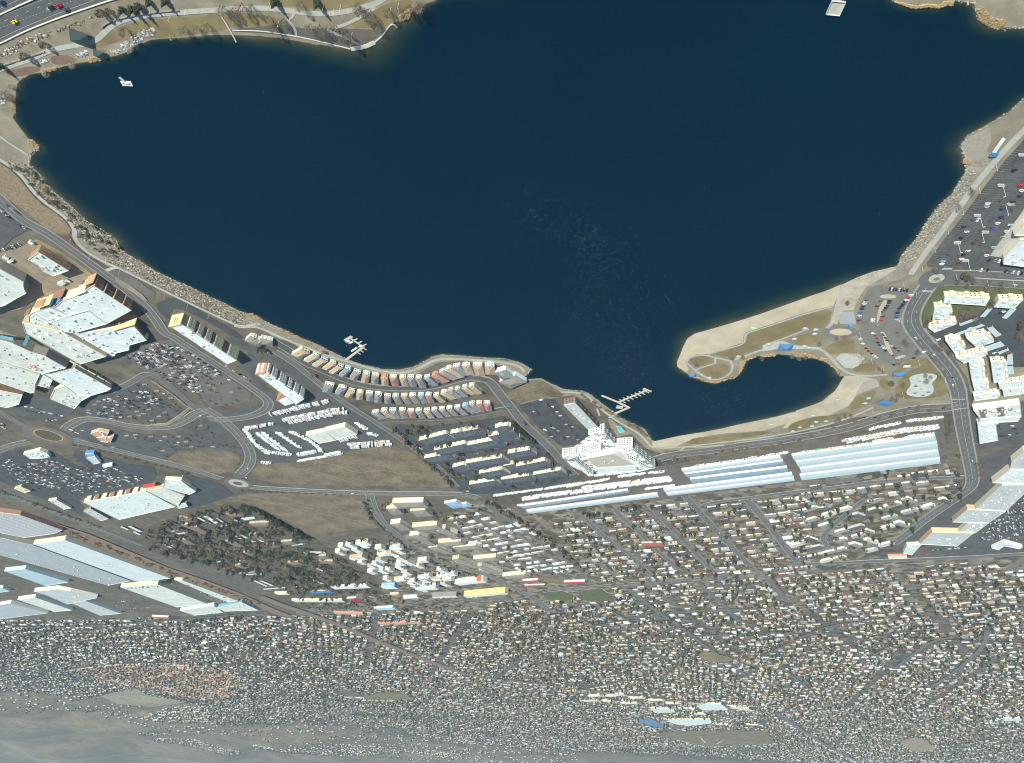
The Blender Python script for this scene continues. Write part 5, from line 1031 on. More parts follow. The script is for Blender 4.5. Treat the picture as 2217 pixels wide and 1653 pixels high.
# ---- white-roofed apartments left of the avenue
WAP = [(722,1182),(800,1160),(890,1180),(1000,1238),(975,1262),(888,1275),(800,1232)]; wap = [(p.x, p.y) for p in (G(u, v) for u, v in WAP)]; q0, q1 = G(800,1170), G(960,1246); ga = math.atan2(-(q1 - q0).y, -(q1 - q0).x) ; ca, sa = math.cos(ga), math.sin(ga)
lw = np.array([(x * ca + y * sa, -x * sa + y * ca) for x, y in wap]); i = 0; cand = []
for yy in np.arange(lw[:, 1].min(), lw[:, 1].max(), 30):
    for xx in np.arange(lw[:, 0].min(), lw[:, 0].max(), 36):
        X, Y = xx * ca - yy * sa, xx * sa + yy * ca
        X += random.gauss(0,4); Y += random.gauss(0,4)
        if inpoly(np.array([X]), np.array([Y]), wap)[0] and random.random() < .62: cand.append((X, Y))
cand.sort(key=lambda c: float(PROJ(np.array([[c[0], c[1], 0]]))[0][0]))
for i, (X, Y) in enumerate(cand):
    L = random.uniform(17,34); tt = ga + random.choice((0,0,0,1.57)) + random.gauss(0,.05); dx, dy = math.cos(tt) * L / 2, math.sin(tt) * L / 2
    front('apartment_block', '%s apartment block, flat pale roof, %s from left in the avenue cluster' % (('cream', 'ivory', 'tan', 'blue-grey')[i % 4], (NUM + ['thirty-first', 'thirty-second', 'thirty-third', 'thirty-fourth', 'thirty-fifth', 'thirty-sixth', 'thirty-seventh', 'thirty-eighth', 'thirty-ninth', 'fortieth'])[min(i, 39)]), 'apartment block', 'W', None, None, 9.5, random.uniform(13,17), (M_cream, M_ivory, M_tan, M_greysid)[i % 4], (M_white, M_white2, M_white, M_hotel_roof)[i % 4], 'flat', 0,3,5, 'white-roofed apartments left of the avenue', frame=False, units=2, px=(Vector((X - dx, Y - dy, 0)), Vector((X + dx, Y + dy, 0))))
SPB = [('big golden apartment building with white roof at the park corner', (935,1338),(1345,1300), 15,16, mat('golden_stucco', (.72,.47,.19), .85, var=.06), M_white2,4), ('apartment building with red corner panel behind the golden building', (845,1212),(1125,1178), 13,18, M_ivory, M_white, 4), ('grey apartment building left of the red-cornered building', (455,1268),(655,1252), 14,16, M_greysid, M_white, 4), ('dark grey apartment building beside the golden building', (620,1345),(860,1335), 13,12, M_stone, M_white2,4), ('blue and white apartment building by the rail-side avenue', (115,1245),(245,1240), 11,22, M_skyblue, M_white, 3)]
for lab, a, b, h, dep, wm, rm, rows_ in SPB:
    e_ = front('apartment_building', lab, 'apartment building', 'P', a, b, h, dep, wm, rm, 'flat', 0, rows_, None, frame=False, units=4)
    if 'red corner' in lab: mb = MB(); mb.box((-32,-.2,0),(14,1.2, h + .6)); mb.build('red_panel', mat('red_stucco', (.52,.10,.05), .85), e_)
for lab, k, a, b, h, dep, wm, rm, st, ri in (('church-like hall with dark red gabled roof', 'O', (1610,1545),(1700,1540), 6,30, M_ivory, mat('dark_red_roof', (.30,.035,.045), .7, var=.1), 'gabley', 5), ('blue-roofed hall among the trees near the rail corridor', 'O', (1240,1475),(1440,1462), 5,22, M_cream, M_blue, 'gable', 2), ('salmon-roofed hall beside the blue and white apartments', 'P', (200,1320),(285,1318), 6,20, M_ivory, M_red_roof, 'gabley', 3.5),
    ('white community hall with blue gable near the grey apartments', 'P', (330,1345),(470,1340), 6,18, M_whitew, M_white, 'gable', 2), ('pale blue-roofed clubhouse at the corner of the mobile home park', 'P', (740,415),(860,395), 5,30, M_whitew, mat('pale_blue_roof', (.25,.37,.52), .6, var=.06), 'hip', 2), ('pale blue-roofed annex right of the clubhouse', 'P', (880,435),(960,418), 4.5,16, M_whitew, mat('pale_blue_roof', (.3,.42,.55)), 'hip', 1.6),
    ('red and white school building left of the playing fields', 'P', (1520,1188),(1672,1178), 6,14, M_whitew, M_red, 'gable', 2), ('long low building with red roof below the school', 'P', (1540,1232),(1740,1226), 4,9, M_ivory, mat('dull_red_roof', (.32,.08,.08), .8), 'gable', 1.4), ('red and white school building above the playing fields', 'P', (1932,1200),(2140,1192), 6,16, M_whitew, M_red, 'gable', 2),
    ('long pink shopping strip in the far neighbourhood', 'R', (1060,437),(1420,424), 7,22, M_salmon, mat('pink_gravel_roof', (.42,.30,.24), .9, var=.1), 'flat', 0), ('pink-fronted shopping strip left of the longer one', 'R', (680,342),(930,352), 6,18, M_salmon, MATS['pink_gravel_roof'], 'flat', 0), ('white-roofed shop above the pink shopping strip', 'R', (1025,306),(1185,298), 6,24, M_whitew, M_metal, 'flat', 0),
    ('red-roofed long mobile home clubhouse among the trees', 'U', (635,812),(845,806), 4,24, M_ivory, mat('brick_red_roof', (.34,.11,.075), .85, var=.1), 'hip', 1.6), ('red-roofed depot in the industrial park', 'Q', (1300,378),(1440,385), 6,26, M_ivory, MATS['brick_red_roof'], 'gable', 2), ('cream strip of shops with arches near the blue-roofed hall', 'O', (1060,1560),(1560,1560), 6,22, M_cream, M_white2, 'flat', 0), ('white strip building above the blue-roofed hall', 'O', (1450,1430),(1810,1415), 7,22, M_whitew, M_white, 'flat', 0), ('cream gabled shop left of the blue-roofed hall', 'O', (890,1490),(1010,1488), 5,20, M_cream, M_cream, 'hip', 2)):
    front('hall' if 'hall' in lab else ('school' if 'school' in lab else 'shop_building'), lab, 'building', k, a, b, h, dep, wm, rm, st, ri, 1, None, frame=False)
# ---- far white school and store roofs beyond the houses
for lab, k, pts, h, wm, rm in (('white-roofed school hall near the far pond', 'S', [(1620,1150),(1680,1125),(1830,1130),(1890,1175),(1660,1178)], 9, M_cream, M_white), ('long white school roof beside the far pond', 'S', [(1330,1265),(1740,1258),(1745,1300),(1500,1335),(1420,1310)], 8, M_cream, M_white), ('cream school wing with red-brown side roof near the far pond', 'S', [(1210,1160),(1420,1170),(1430,1200),(1260,1210)], 7, M_cream, M_white2),
    ('white shed left of the far pond', 'S', [(1040,1212),(1090,1208),(1120,1230),(1070,1235)], 6, M_whitew, M_metal_old), ('far white-roofed store in the housing on the right', 'S', [(920,1040),(990,1035),(1000,1052),(930,1058)], 6, M_whitew, M_white2), ('far cream storehouse beside the rail corridor', 'S', [(1900,1145),(2060,1160),(2120,1190),(1930,1170)], 7, M_cream, M_cream), ('far pale school block with yellow roofs by the olive field', 'R', [(650,1045),(860,1040),(950,1085),(800,1080)], 7, M_cream, mat('pale_yellow_roof', (.62,.58,.36), .8, var=.1)), ('far white-roofed store near the right picture edge', 'T', [(2040,1250),(2190,1245),(2200,1272),(2050,1275)], 7, M_whitew, M_white2), ('far pale store left of the right-edge store', 'T', [(1910,1275),(1990,1272),(2000,1295),(1920,1300)], 7, M_whitew, M_grey_memb)):
    flat('far_building', lab, 'building', [(k, pts, h, wm, rm, 2)], parapet=0)
# ---- long carports and flats among the trees, lower left
CP = [('O', [(185,728),(225,722),(340,795),(300,800)]), ('O', [(120,742),(145,740),(260,800),(240,805)]), ('O', [(300,745),(320,742),(390,785),(370,788)]), ('O', [(500,722),(600,705),(610,715),(510,730)]), ('O', [(545,745),(690,730),(700,750),(600,768)]), ('O', [(460,752),(480,748),(555,785),(530,788)]), ('O', [(355,822),(415,812),(420,820),(360,830)]), ('O', [(485,918),(510,915),(585,962),(565,966)]), ('O', [(540,912),(570,910),(710,980),(680,985)]), ('O', [(710,948),(735,945),(790,978),(765,982)]), ('O', [(1060,1008),(1220,992),(1225,1002),(1065,1020)]), ('O', [(1165,1085),(1185,1080),(1245,1115),(1225,1120)]), ('O', [(1235,1075),(1390,1078),(1400,1092),(1260,1100)]), ('O', [(1275,1232),(1300,1230),(1415,1285),(1395,1290)]), ('O', [(1240,1345),(1260,1342),(1375,1395),(1355,1400)]), ('O', [(685,1370),(705,1366),(825,1420),(805,1425)]), ('O', [(740,1370),(770,1366),(885,1415),(860,1420)]), ('O', [(605,1300),(810,1295),(815,1303),(612,1312)]), ('O', [(540,1290),(730,1268),(735,1278),(548,1300)]), ('O', [(165,1168),(185,1165),(235,1188),(215,1192)]), ('O', [(240,1185),(355,1175),(358,1182),(245,1192)]), ('O', [(500,1168),(650,1150),(655,1160),(508,1178)]), ('N', [(1195,925),(1215,920),(1280,948),(1260,953)]), ('N', [(1270,920),(1300,915),(1415,970),(1385,976)]), ('N', [(1320,975),(1345,972),(1400,1000),(1380,1006)]), ('N', [(1600,1092),(1620,1088),(1725,1135),(1705,1140)]), ('N', [(1690,1105),(1720,1100),(1780,1130),(1750,1136)]), ('N', [(1745,990),(1890,972),(1895,982),(1750,1002)]), ('N', [(1690,960),(1790,945),(1800,958),(1700,975)]), ('O', [(780,1448),(1110,1420),(1114,1428),(785,1457)])]
cpo = sorted(range(len(CP)), key=lambda j: zp(CP[j][0], CP[j][1][0])[0][1]); CPN = {j: NUM[q] for q, j in enumerate(cpo)}
for i, (k, pts) in enumerate(CP): carport(k, pts, 'narrow white carport among trees above the rail corridor, %s from the top' % CPN[i], 'white carports among the trees', 3.2, M_white)
BA = [('O', (400,705),(545,685)), ('O', (640,800),(830,790)), ('O', (120,830),(260,905)), ('O', (480,970),(600,1030)), ('O', (700,905),(840,960)), ('O', (950,985),(1060,975)), ('O', (1020,1190),(1120,1180)), ('O', (1280,1130),(1400,1120)), ('O', (880,1005),(950,1035)), ('N', (1880,900),(2010,960)), ('N', (1780,830),(1900,850)), ('O', (20,960),(110,1010)), ('O', (640,1080),(720,1110)), ('O', (1330,1170),(1500,1180)), ('O', (560,1210),(640,1240))]
for i, (k, a, b) in enumerate(BA): front('flat_block', 'two-storey brown-roofed flats, %s of those among the trees by the vacant lot, from the top' % NUM[i], 'flats', k, a, b, 6,22, M_olive if i % 2 else M_tan, M_brown_roof, 'hip', 2,2, None, 'brown-roofed flats among trees', frame=False)

for i, (a, b) in enumerate((((680,1060),(800,1052)),((830,1060),(900,1050)),((1030,1075),(1150,1070)),((1200,1095),(1320,1092)),((640,1100),(760,1095)),((800,1100),(900,1100)),((960,1120),(1100,1118)),((1350,1120),(1480,1122)),((1460,1160),(1600,1165)),((1560,1210),(1690,1212)),((1780,1300),(1900,1300)),((2040,1305),(2150,1303)))):
    front('far_building', 'far cream block with white flat roof near the pond, %s from the left' % NUM[i], 'building', 'S', a, b, 7,26, M_cream, M_white2, 'flat', 0,1,3, 'far pale blocks near the pond', frame=False, sides=False)
# ================================================================ streets of the residential quarters
M_street = mat('street_asphalt', (0.115,0.118,0.116), 0.9, scale=0.05, col2=(0.16,0.16,0.152), detail=5)
for k, pts, w_ in (('U', [(1070,340),(1200,480),(1450,760),(1740,1060),(1800,1110)], 12), ('U', [(1690,380),(1850,560),(2000,760),(2150,960),(2200,1000)], 12), ('U', [(730,440),(850,570),(1040,760),(1200,930),(1340,1070)], 11), ('U', [(360,460),(480,590),(660,740),(700,800)], 9), ('U', [(770,860),(900,970),(1030,1090)], 9), ('U', [(50,540),(180,660),(330,790),(420,850),(560,950),(740,1140)], 10), ('U', [(-40,980),(200,990),(330,1100),(400,1150)], 7),
                   ('M', [(780,990),(840,960),(1180,915),(1300,900),(1600,860),(2200,790),(2500,740),(3380,700)], 10), ('L', [(640,1000),(520,1090),(380,1210),(190,1380),(220,1440),(270,1510)], 9), ('L', [(-150,1660),(300,1650),(840,1622),(1500,1600),(2300,1550)], 17), ('U', [(-100,1260),(250,1232),(800,1190),(1300,1150),(1750,1106),(2203,1072)], 14),
                   ('S', [(1030,130),(1280,330),(1450,430),(1600,560),(1800,700),(2000,850),(2150,960)], 12), ('S', [(1640,80),(1750,190),(1870,290),(1960,400),(2200,480)], 11), ('S', [(1360,135),(1430,190),(1470,235)], 9), ('S', [(860,312),(950,360),(1010,395),(1070,430)], 9), ('S', [(500,500),(900,420),(1280,335),(1700,310),(2216,300)], 9), ('T', [(0,700),(250,580),(450,480),(600,440),(900,400)], 10), ('T', [(1100,820),(1250,710),(1400,590),(1600,540)], 12), ('T', [(820,760),(940,690),(1100,610)], 9), ('T', [(1900,480),(1880,620),(1700,780),(1580,880),(1400,980)], 13), ('T', [(120,790),(250,900),(400,1010)], 10), ('T', [(0,50),(60,90),(190,250)], 10), ('T', [(-900,560),(0,500),(700,520),(1300,560),(2300,600)], 9),
                   ('T', [(100,1200),(300,1340),(520,1480),(760,1600),(850,1650)], 26), ('P', [(1080,380),(1200,450),(1400,590),(1650,770),(1900,940),(2100,1080),(2200,1200)], 9), ('P', [(880,560),(1100,740),(1350,900),(1600,1060)], 7), ('P', [(1000,520),(1250,690),(1500,850),(1750,1000),(1850,1080)], 7), ('P', [(1150,500),(1400,660),(1650,830),(1900,1000)], 7), ('P', [(800,600),(1000,760),(1200,900),(1400,1020)], 7),
                   ('Q', [(0,440),(300,470),(700,455),(1200,425),(1700,385),(2216,345)], 14), ('R', [(640,325),(900,292),(1300,258),(1700,240),(2216,225)], 12), ('Q', [(480,850),(760,800),(1200,760),(1800,790),(2216,890)], 14), ('Q', [(900,1260),(1200,1180),(1500,1120),(1800,1110),(2216,1060)], 12), ('R', [(0,910),(300,990),(560,1050),(800,1130),(1100,1190)], 14), ('S', [(600,1010),(800,960),(1000,920)], 12)):
    road('street', k, pts, w_, M_street, 0.24, kerb=(k in 'UML'), walk=0.6)
# open fields of the far quarters
for k, pts, mm, nm in (('S', [(1600,690),(1700,665),(1900,720),(1950,745),(1720,765)], M_lawn, 'field'), ('S', [(1260,1400),(1300,1360),(1620,1345),(2000,1345),(2216,1350),(2300,1460),(1950,1480),(1700,1490),(1450,1430)], M_bare, 'field'), ('S', [(300,170),(460,155),(560,185),(560,220),(480,250),(330,225)], M_green, 'playing_field'), ('S', [(640,150),(800,135),(910,210),(880,240),(740,250),(610,225)], M_green, 'playing_field'),
                       ('R', [(930,1050),(1150,1010),(1290,1030),(1390,1075),(1200,1085),(960,1088)], mat('olive_field', (.165,.15,.075), .95, var=.12, scale=.01), 'field'), ('S', [(1090,1245),(1210,1242),(1290,1280),(1360,1325),(1250,1330),(1130,1290)], None, 'pond'), ('Q', [(850,1050),(1150,985),(1330,1060),(1640,1105),(1290,1150),(1000,1120)], M_park, 'field'), ('Q', [(1240,1050),(1420,1065),(1560,1095),(1380,1098)], MATS['pale_teal_roof'], 'sports_court'),
                       ('P', [(1660,1140),(1800,1130),(1960,1180),(1900,1210),(1700,1190)], M_bare, 'field'), ('T', [(1150,1440),(1300,1400),(1420,1450),(1480,1520),(1250,1530)], M_dirt, 'field'), ('R', [(1060,1330),(1250,1325),(1330,1355),(1150,1360)], M_green, 'field')):
    zone(nm, k, pts, mm or mat('pond_water', (0.01,0.035,0.095), .2, var=.05), 0.3)
for k, ln, m_ in (('S', [(650,148),(800,245)], M_white_paint), ('S', [(650,148),(800,132),(905,210),(880,240),(800,246),(610,226)], M_white_paint), ('S', [(300,170),(460,153),(570,190)], M_white_paint), ('S', [(1610,1370),(1690,1455),(1790,1465),(1930,1380)], M_sand)):
    mb = MB(); g3 = [G(u, v) for u, v in zp(k, *ln)]; band(mb, g3,1.6 if m_ is M_white_paint else 9,.6,0,0, [p.z + 1.9 * (zp(k, ln[0])[0][1] > 1330) for p in g3]); struct(mb.build('field_line', m_))
# ================================================================ vegetation
M_bark = mat('bare_bark', (0.115,0.088,0.068), .95, var=.2, scale=.8, rnd=.2); M_twig = mat('bare_twigs', (0.15,0.122,0.096), .95, var=.25, scale=.5, rnd=.25); M_twig2 = mat('reddish_twigs', (0.175,0.105,0.075), .95, var=.25, scale=.5, rnd=.2); M_pine = mat('pine_needles', (0.030,0.043,0.026), .9, scale=.6, col2=(0.060,0.074,0.042), rnd=.25); M_olive_leaf = mat('olive_foliage', (0.085,0.078,0.036), .9, scale=.6, col2=(0.135,0.12,0.06), rnd=.2); M_reed = mat('golden_reeds', (0.27,0.175,0.072), .95, scale=.8, col2=(0.40,0.28,0.13)); M_scrub = mat('grey_scrub', (0.17,0.15,0.112), .95, scale=.6, col2=(0.28,0.25,0.185), rnd=.2); M_willow = mat('pale_willow_twigs', (0.34,0.30,0.20), .95, var=.2, scale=.8, rnd=.15)
def tri_cloud(n, size, shape, r_):
    """n small leaf/twig triangles spread through a crown volume; shape(r_) -> (position, outward direction)"""
    V, Fc = [], []
    for i in range(n):
        p, d = shape(r_); d = (d + Vector((r_.gauss(0,.5), r_.gauss(0,.5), r_.gauss(0,.5)))).normalized(); s = d.orthogonal().normalized(); s = Matrix.Rotation(r_.uniform(0,6.28), 3, d) @ s
        a, w = size(r_); b0 = len(V); V += [tuple(p - d * a * .5 - s * w), tuple(p - d * a * .5 + s * w), tuple(p + d * a * .5)]; Fc.append((b0, b0 + 1, b0 + 2))
    return V, Fc
def ov(h, rz, z0, pw=1.0):
    def f(r_):
        t = r_.random() ** pw; a = r_.uniform(0,6.283); z = z0 + (h - z0) * t; rad = rz * (math.sin(math.pi * min(1,.12 + .86 * t)) ** .7) * math.sqrt(r_.uniform(.12,1)); return Vector((rad * math.cos(a), rad * math.sin(a), z)), Vector((math.cos(a), math.sin(a), .8))
    return f
def cone(h, rz, z0):
    def f(r_):
        t = 1 - math.sqrt(r_.random()); a = r_.uniform(0,6.283); z = z0 + (h - z0) * t; rad = rz * (1 - t) ** .85 * math.sqrt(r_.uniform(.2,1)) * (1 + .25 * math.sin(a * 3 + t * 20)); return Vector((rad * math.cos(a), rad * math.sin(a), z)), Vector((math.cos(a), math.sin(a), -.2))
    return f
def drop(h, rz):
    def f(r_):
        a = r_.uniform(0,6.283); q = math.sqrt(r_.random()); z = h * (1 - q * q * .8) * r_.uniform(.55,1); return Vector((rz * q * math.cos(a), rz * q * math.sin(a), z)), Vector((math.cos(a) * q, math.sin(a) * q, -.9))
    return f
def tree_proto(name, kind, seed):
    r_ = random.Random(seed); root = empty(name, (0,0,-900)); tb = MB()
    if kind in ('bare', 'red'):
        h = 10.0; tb.tube((0,0,0),(0,0,3.0), .28,.2,6); ends = []
        for i in range(7):
            a = i * .9 + r_.random(); q = Vector((math.cos(a) * 1.7, math.sin(a) * 1.7, r_.uniform(5,7))); tb.tube((0,0,2.2 + .2 * i), q, .13,.07,4, cap=False); ends.append(q)
            for j in range(3):
                e = q + Vector((r_.gauss(0,1.3), r_.gauss(0,1.3), r_.uniform(.8,3))); tb.tube(q, e, .07,.03,3, cap=False)
        V, Fc = tri_cloud(230, lambda z: (z.uniform(.9,2.0), z.uniform(.07,.16)), ov(h, 3.9,2.8), r_); cm = M_twig if kind == 'bare' else M_twig2
    elif kind == 'pine':
        h = 12.0; tb.tube((0,0,0),(0,0,10), .3,.08,6); V, Fc = tri_cloud(420, lambda z: (z.uniform(.8,1.7), z.uniform(.3,.6)), cone(h, 3.3,1.2), r_); cm = M_pine
    elif kind == 'olive':
        h = 8.5; tb.tube((0,0,0),(0,0,4), .3,.18,6)
        for i in range(5): a = i * 1.3; tb.tube((0,0,2.5), (math.cos(a) * 1.8, math.sin(a) * 1.8,5.5), .14,.06,4, cap=False)
        V, Fc = tri_cloud(360, lambda z: (z.uniform(.6,1.3), z.uniform(.22,.45)), ov(h, 3.6,1.8), r_); cm = M_olive_leaf
    else:
        h = 6.0; tb.tube((0,0,0),(0,0,4), .25,.12,6)
        for i in range(6): a = i * 1.05; tb.tube((0,0,2.5), (math.cos(a) * 2, math.sin(a) * 2,4.6), .1,.04,4, cap=False)
        V, Fc = tri_cloud(300, lambda z: (z.uniform(.9,2.0), z.uniform(.06,.13)), drop(h, 3.6), r_); cm = M_willow
    tb.build('trunk', M_bark, root); me = bpy.data.meshes.new('crown'); me.from_pydata(V, [], Fc); me.materials.append(cm); link('crown', me, root); remember(root); return root
TP = {k: [tree_proto(n_, k, s * 13 + len(k)) for s in range(3)] for k, n_ in (('bare', 'bare_tree'), ('red', 'bare_tree'), ('pine', 'conifer'), ('olive', 'evergreen_tree'), ('willow', 'willow'))}
TDESC = {'bare': 'leafless grey-brown tree', 'red': 'leafless reddish-brown tree', 'pine': 'dark green conifer', 'olive': 'olive-green evergreen tree', 'willow': 'pale bare willow drooping'}
TREES = []     # (x, y, scale, kind, place phrase)
def T(k, pts, kind, place, s=(0.8,1.15), jit=0.0):
    for q in pts:
        kk = q[2] if len(q) > 2 else kind; p = G(*zp(k, q[:2])[0]); TREES.append((p.x + random.gauss(0, jit), p.y + random.gauss(0, jit), random.uniform(*s), kk, place))
def Tline(k, pts, step, kind, place, s=(0.7,1.1), jit=1.5, prob=1.0):
    for p in resample([G(u, v) for u, v in zp(k, *pts)], step):
        if random.random() < prob: TREES.append((p.x + random.gauss(0, jit), p.y + random.gauss(0, jit), random.uniform(*s), random.choice(kind), place))
def Tfill(k, poly, n, kinds, place, s=(.7,1.1), avoid=True):
    px = zp(k, *poly); w = [(p.x, p.y) for p in (G(u, v) for u, v in px)]; xs_ = [p[0] for p in w]; ys_ = [p[1] for p in w]; c = 0; t = 0
    while c < n and t < n * 30:
        t += 1; x, y = random.uniform(min(xs_), max(xs_)), random.uniform(min(ys_), max(ys_))
        if not inpoly(np.array([x]), np.array([y]), w)[0]: continue
        if avoid and blocked(np.array([x]), np.array([y]), 2.0)[0]: continue
        TREES.append((x, y, random.uniform(*s), random.choice(kinds), place)); c += 1
def blocked(x, y, marg=4.0, masks=True):
    u, v = PROJ(np.stack([x, y, hgt(x, y)], 1)); bl = np.zeros(len(x), bool)
    if masks:
        for m_ in MASKS + ROADMASK:
            us = [p[0] for p in m_]; vs_ = [p[1] for p in m_]; q = (u >= min(us)) & (u <= max(us)) & (v >= min(vs_)) & (v <= max(vs_)) & ~bl
            if q.any(): bl[np.where(q)[0]] |= inpoly(u[q], v[q], m_)
    for ln, hw in ROADLINES:
        r_ = hw + marg; q = (x > ln[:, 0].min() - r_) & (x < ln[:, 0].max() + r_) & (y > ln[:, 1].min() - r_) & (y < ln[:, 1].max() + r_) & ~bl
        if not q.any(): continue
        idx = np.where(q)[0]; P = np.stack([x[idx], y[idx]], 1); best = np.full(len(idx), 1e9)
        for a, b in zip(ln[:-1], ln[1:]):
            d = b - a; t = np.clip(((P - a) @ d) / max(d @ d, 1e-9), 0,1); best = np.minimum(best, np.hypot(*(P - a - t[:, None] * d).T))
        bl[idx[best < r_]] = True
    return bl
SCB = 1.3
T('A', [(440,415, 'olive'),(250,525, 'olive'),(10,640, 'pine'),(1085,85, 'olive'),(1215,80, 'pine'),(1310,70, 'pine'),(1380,45, 'pine'),(1480,5, 'pine'),(1640,-5, 'pine'),(1240,265, 'bare'),(1955,255, 'bare'),(1830,260, 'bare'),(2060,230, 'bare'),(1005,95, 'olive'),(100,850, 'willow'),(60,900, 'bare')], 'olive', 'in the park above the lake, near the motorway', (.8,1.2))
T('A', [(1290,480),(1710,365),(460,720),(720,645),(85,960),(140,860)], 'willow', 'on the shore below the motorway park', (.7,1.1))
T('B', [(110,55),(200,75),(290,30, 'red'),(390,40),(560,150),(620,235),(970,235),(1060,245),(1130,260),(1440,20),(1570,100),(1640,215),(1380,355),(1470,60),(1960,45),(2060,15),(1750,80),(1040,5, 'pine'),(620,-5, 'pine'),(1330,300),(880,20),(1230,260),(700,180),(1850,60)], 'bare', 'beside the shore path at the top', (.85,1.3))
Tfill('D', [(30,40),(270,80),(430,215),(590,400),(830,610),(1080,760),(1200,900),(1100,1000),(860,900),(760,730),(640,560),(420,400),(250,190)], 70, ['bare', 'olive', 'bare', 'willow'], 'in the scrub between lake and east path', (.3,.5), False)
Tfill('E', [(1290,592),(1560,462),(1720,452),(2200,760),(2480,980),(2300,1080),(2090,1090),(1650,785),(1350,680)], 60, ['bare', 'red', 'olive'], 'on an island of the mall car park', (.25,.42), False); Tfill('E', [(900,1130),(1300,945),(1480,925),(1880,1120),(1640,1260),(1300,1270)], 60, ['bare', 'olive'], 'on an island of the car park below the mall', (.25,.42), False); Tfill('E', [(1290,1360),(1750,1390),(1990,1230),(2440,1500),(1760,1530),(1640,1610)], 60, ['bare', 'olive'], 'on an island of the nearly empty car park', (.25,.42), False); Tfill('N', [(0,280),(560,240),(1000,280),(1500,400),(860,600),(500,620),(50,440)], 110, ['bare', 'olive', 'red'], 'in the department store car park', (.3,.5), False)
Tline('N', [(740,100),(1100,185),(1500,285),(1900,390)], 12, ['bare', 'olive'], 'along the boulevard to the small roundabout', (.35,.6), 2); Tline('N', [(-50,540),(300,665),(600,780),(1000,920)], 10, ['bare', 'red', 'olive'], 'along the wide boulevard at the left', (.4,.8), 3)
Tline('O', [(560,465),(900,475),(1300,495),(1740,510)], 14, ['bare'], 'along the road between the two vacant lots', (.3,.5), 1.5); Tline('O', [(1790,560),(1830,700),(1950,830),(2200,1010),(2500,1190),(2900,1310)], 9, ['bare', 'olive', 'pine'], 'along the curving avenue', (.4,.8), 3)
Tfill('P', [(-350,760),(150,740),(600,900),(1000,1080),(900,1250),(300,1200),(0,1000)], 130, ['olive', 'pine', 'bare'], 'between the white-roofed apartments', (.5,.8)); Tfill('O', [(1000,1430),(1900,1450),(3000,1640),(1200,1640)], 160, ['olive', 'pine', 'bare', 'red'], 'around the halls near the rail corridor', (.6,1.0))
T('F', [(1250,610, 'olive'),(1200,590, 'pine')], 'olive', 'beside the turning circle near the hotels', (1.1,1.3)); T('F', [(1310,540),(1840,640),(1740,870)], 'bare', 'between the hotels and the first houses', (.6,.9))
Tline('G', [(1880,1060),(1960,1130),(2040,1200),(2110,1260)], 3.6, ['pine'], 'in the hedge beside the condominiums', (.75,1.0), .6)
Tline('G', [(690,1120),(760,1180),(960,1370),(1150,1560),(1290,1700)], 9, ['pine', 'bare', 'bare'], 'along the lane left of the condominiums', (.6,.9))
Tfill('G', [(720,1090),(1450,1060),(1850,1010),(2190,1330),(2450,1600),(1900,1720),(1350,1700),(940,1330)], 200, ['bare', 'red', 'bare', 'olive', 'pine'], 'between the dark-roofed condominium rows', (.5,.95), False)
T('H', [(370,680),(400,890),(530,1020),(660,1000),(270,760, 'bare'),(430,780),(610,930, 'red'),(700,1060),(150,870, 'bare'),(390,1190, 'pine'),(430,1250, 'red'),(560,1330, 'red'),(600,1370, 'pine'),(500,1290, 'bare')], 'red', 'in the lot beside the white complex', (.7,1.0))
Tline('H', [(740,600),(880,720),(1060,800),(1250,920),(1390,1020)], 8, ['bare'], 'along the lake path below the white complex', (.35,.6), 2)
T('J', [(1480,860),(1420,870),(1350,850),(1620,720),(400,950, 'red'),(755,880, 'red'),(1870,670, 'red'),(1790,680),(1900,325, 'olive'),(1050,870, 'bare'),(860,870)], 'bare', 'in the beach park around the cove', (.5,.85))
T('K', [(800,1000, 'red'),(880,1120, 'olive'),(1220,1040, 'bare'),(1270,1060, 'bare'),(1230,1090, 'bare'),(930,1290, 'red'),(890,1270),(420,1450),(480,1440),(360,1470),(330,1500),(880,1440),(760,980),(1140,800),(1040,730),(1010,700),(950,1240),(1000,1130)], 'bare', 'in the park near the splash pad', (.7,1.1))
T('I', [(1600,1330, 'olive'),(1640,1350, 'olive'),(1310,1260),(1340,1290),(1540,1380, 'bare'),(1700,1370),(1860,1400),(1980,1410),(1670,480),(1690,500),(1550,640),(2090,660)], 'bare', 'near the roundabout and the west car park', (.6,.95))
T('X8', [(230,450, 'olive'),(215,470, 'olive'),(600,340),(640,380),(570,410),(740,400),(930,230),(950,260),(900,270),(690,300),(1220,470, 'olive'),(1230,500, 'olive'),(1200,590, 'red'),(1240,620, 'bare'),(320,710),(380,750),(350,730),(470,770),(1080,780, 'red'),(620,720, 'red'),(660,60),(880,70),(1030,90),(1250,190)], 'bare', 'among the white-roofed apartments on the right', (.6,1.0))
T('L', [(1550,560, 'olive'),(1440,340, 'red'),(1480,240),(1480,300),(1420,570),(1760,690, 'red'),(1770,740, 'red'),(1740,640),(1950,60),(1850,80),(2050,60),(1480,700),(1560,840)], 'bare', 'beside the avenue right of the storage sheds', (.8,1.2))
T('L', [(1450,960),(1560,960),(1200,970),(1040,1050),(1170,1080),(880,1120),(780,1130),(1130,1190),(680,1180),(850,1210),(980,1270),(600,1290),(650,1320),(850,1260),(1090,1290),(700,1380),(770,1400),(880,1430),(510,1460),(230,1530),(430,1260),(610,1080),(350,1100),(270,1210),(460,1180),(740,1060)], 'pine', 'among the flats left of the supermarket mall', (.9,1.35))
Tline('K', [(200,1610),(700,1480),(1100,1400),(1420,1380)], 16, ['bare', 'red'], 'along the road behind the beach', (.5,.8), 2.5)
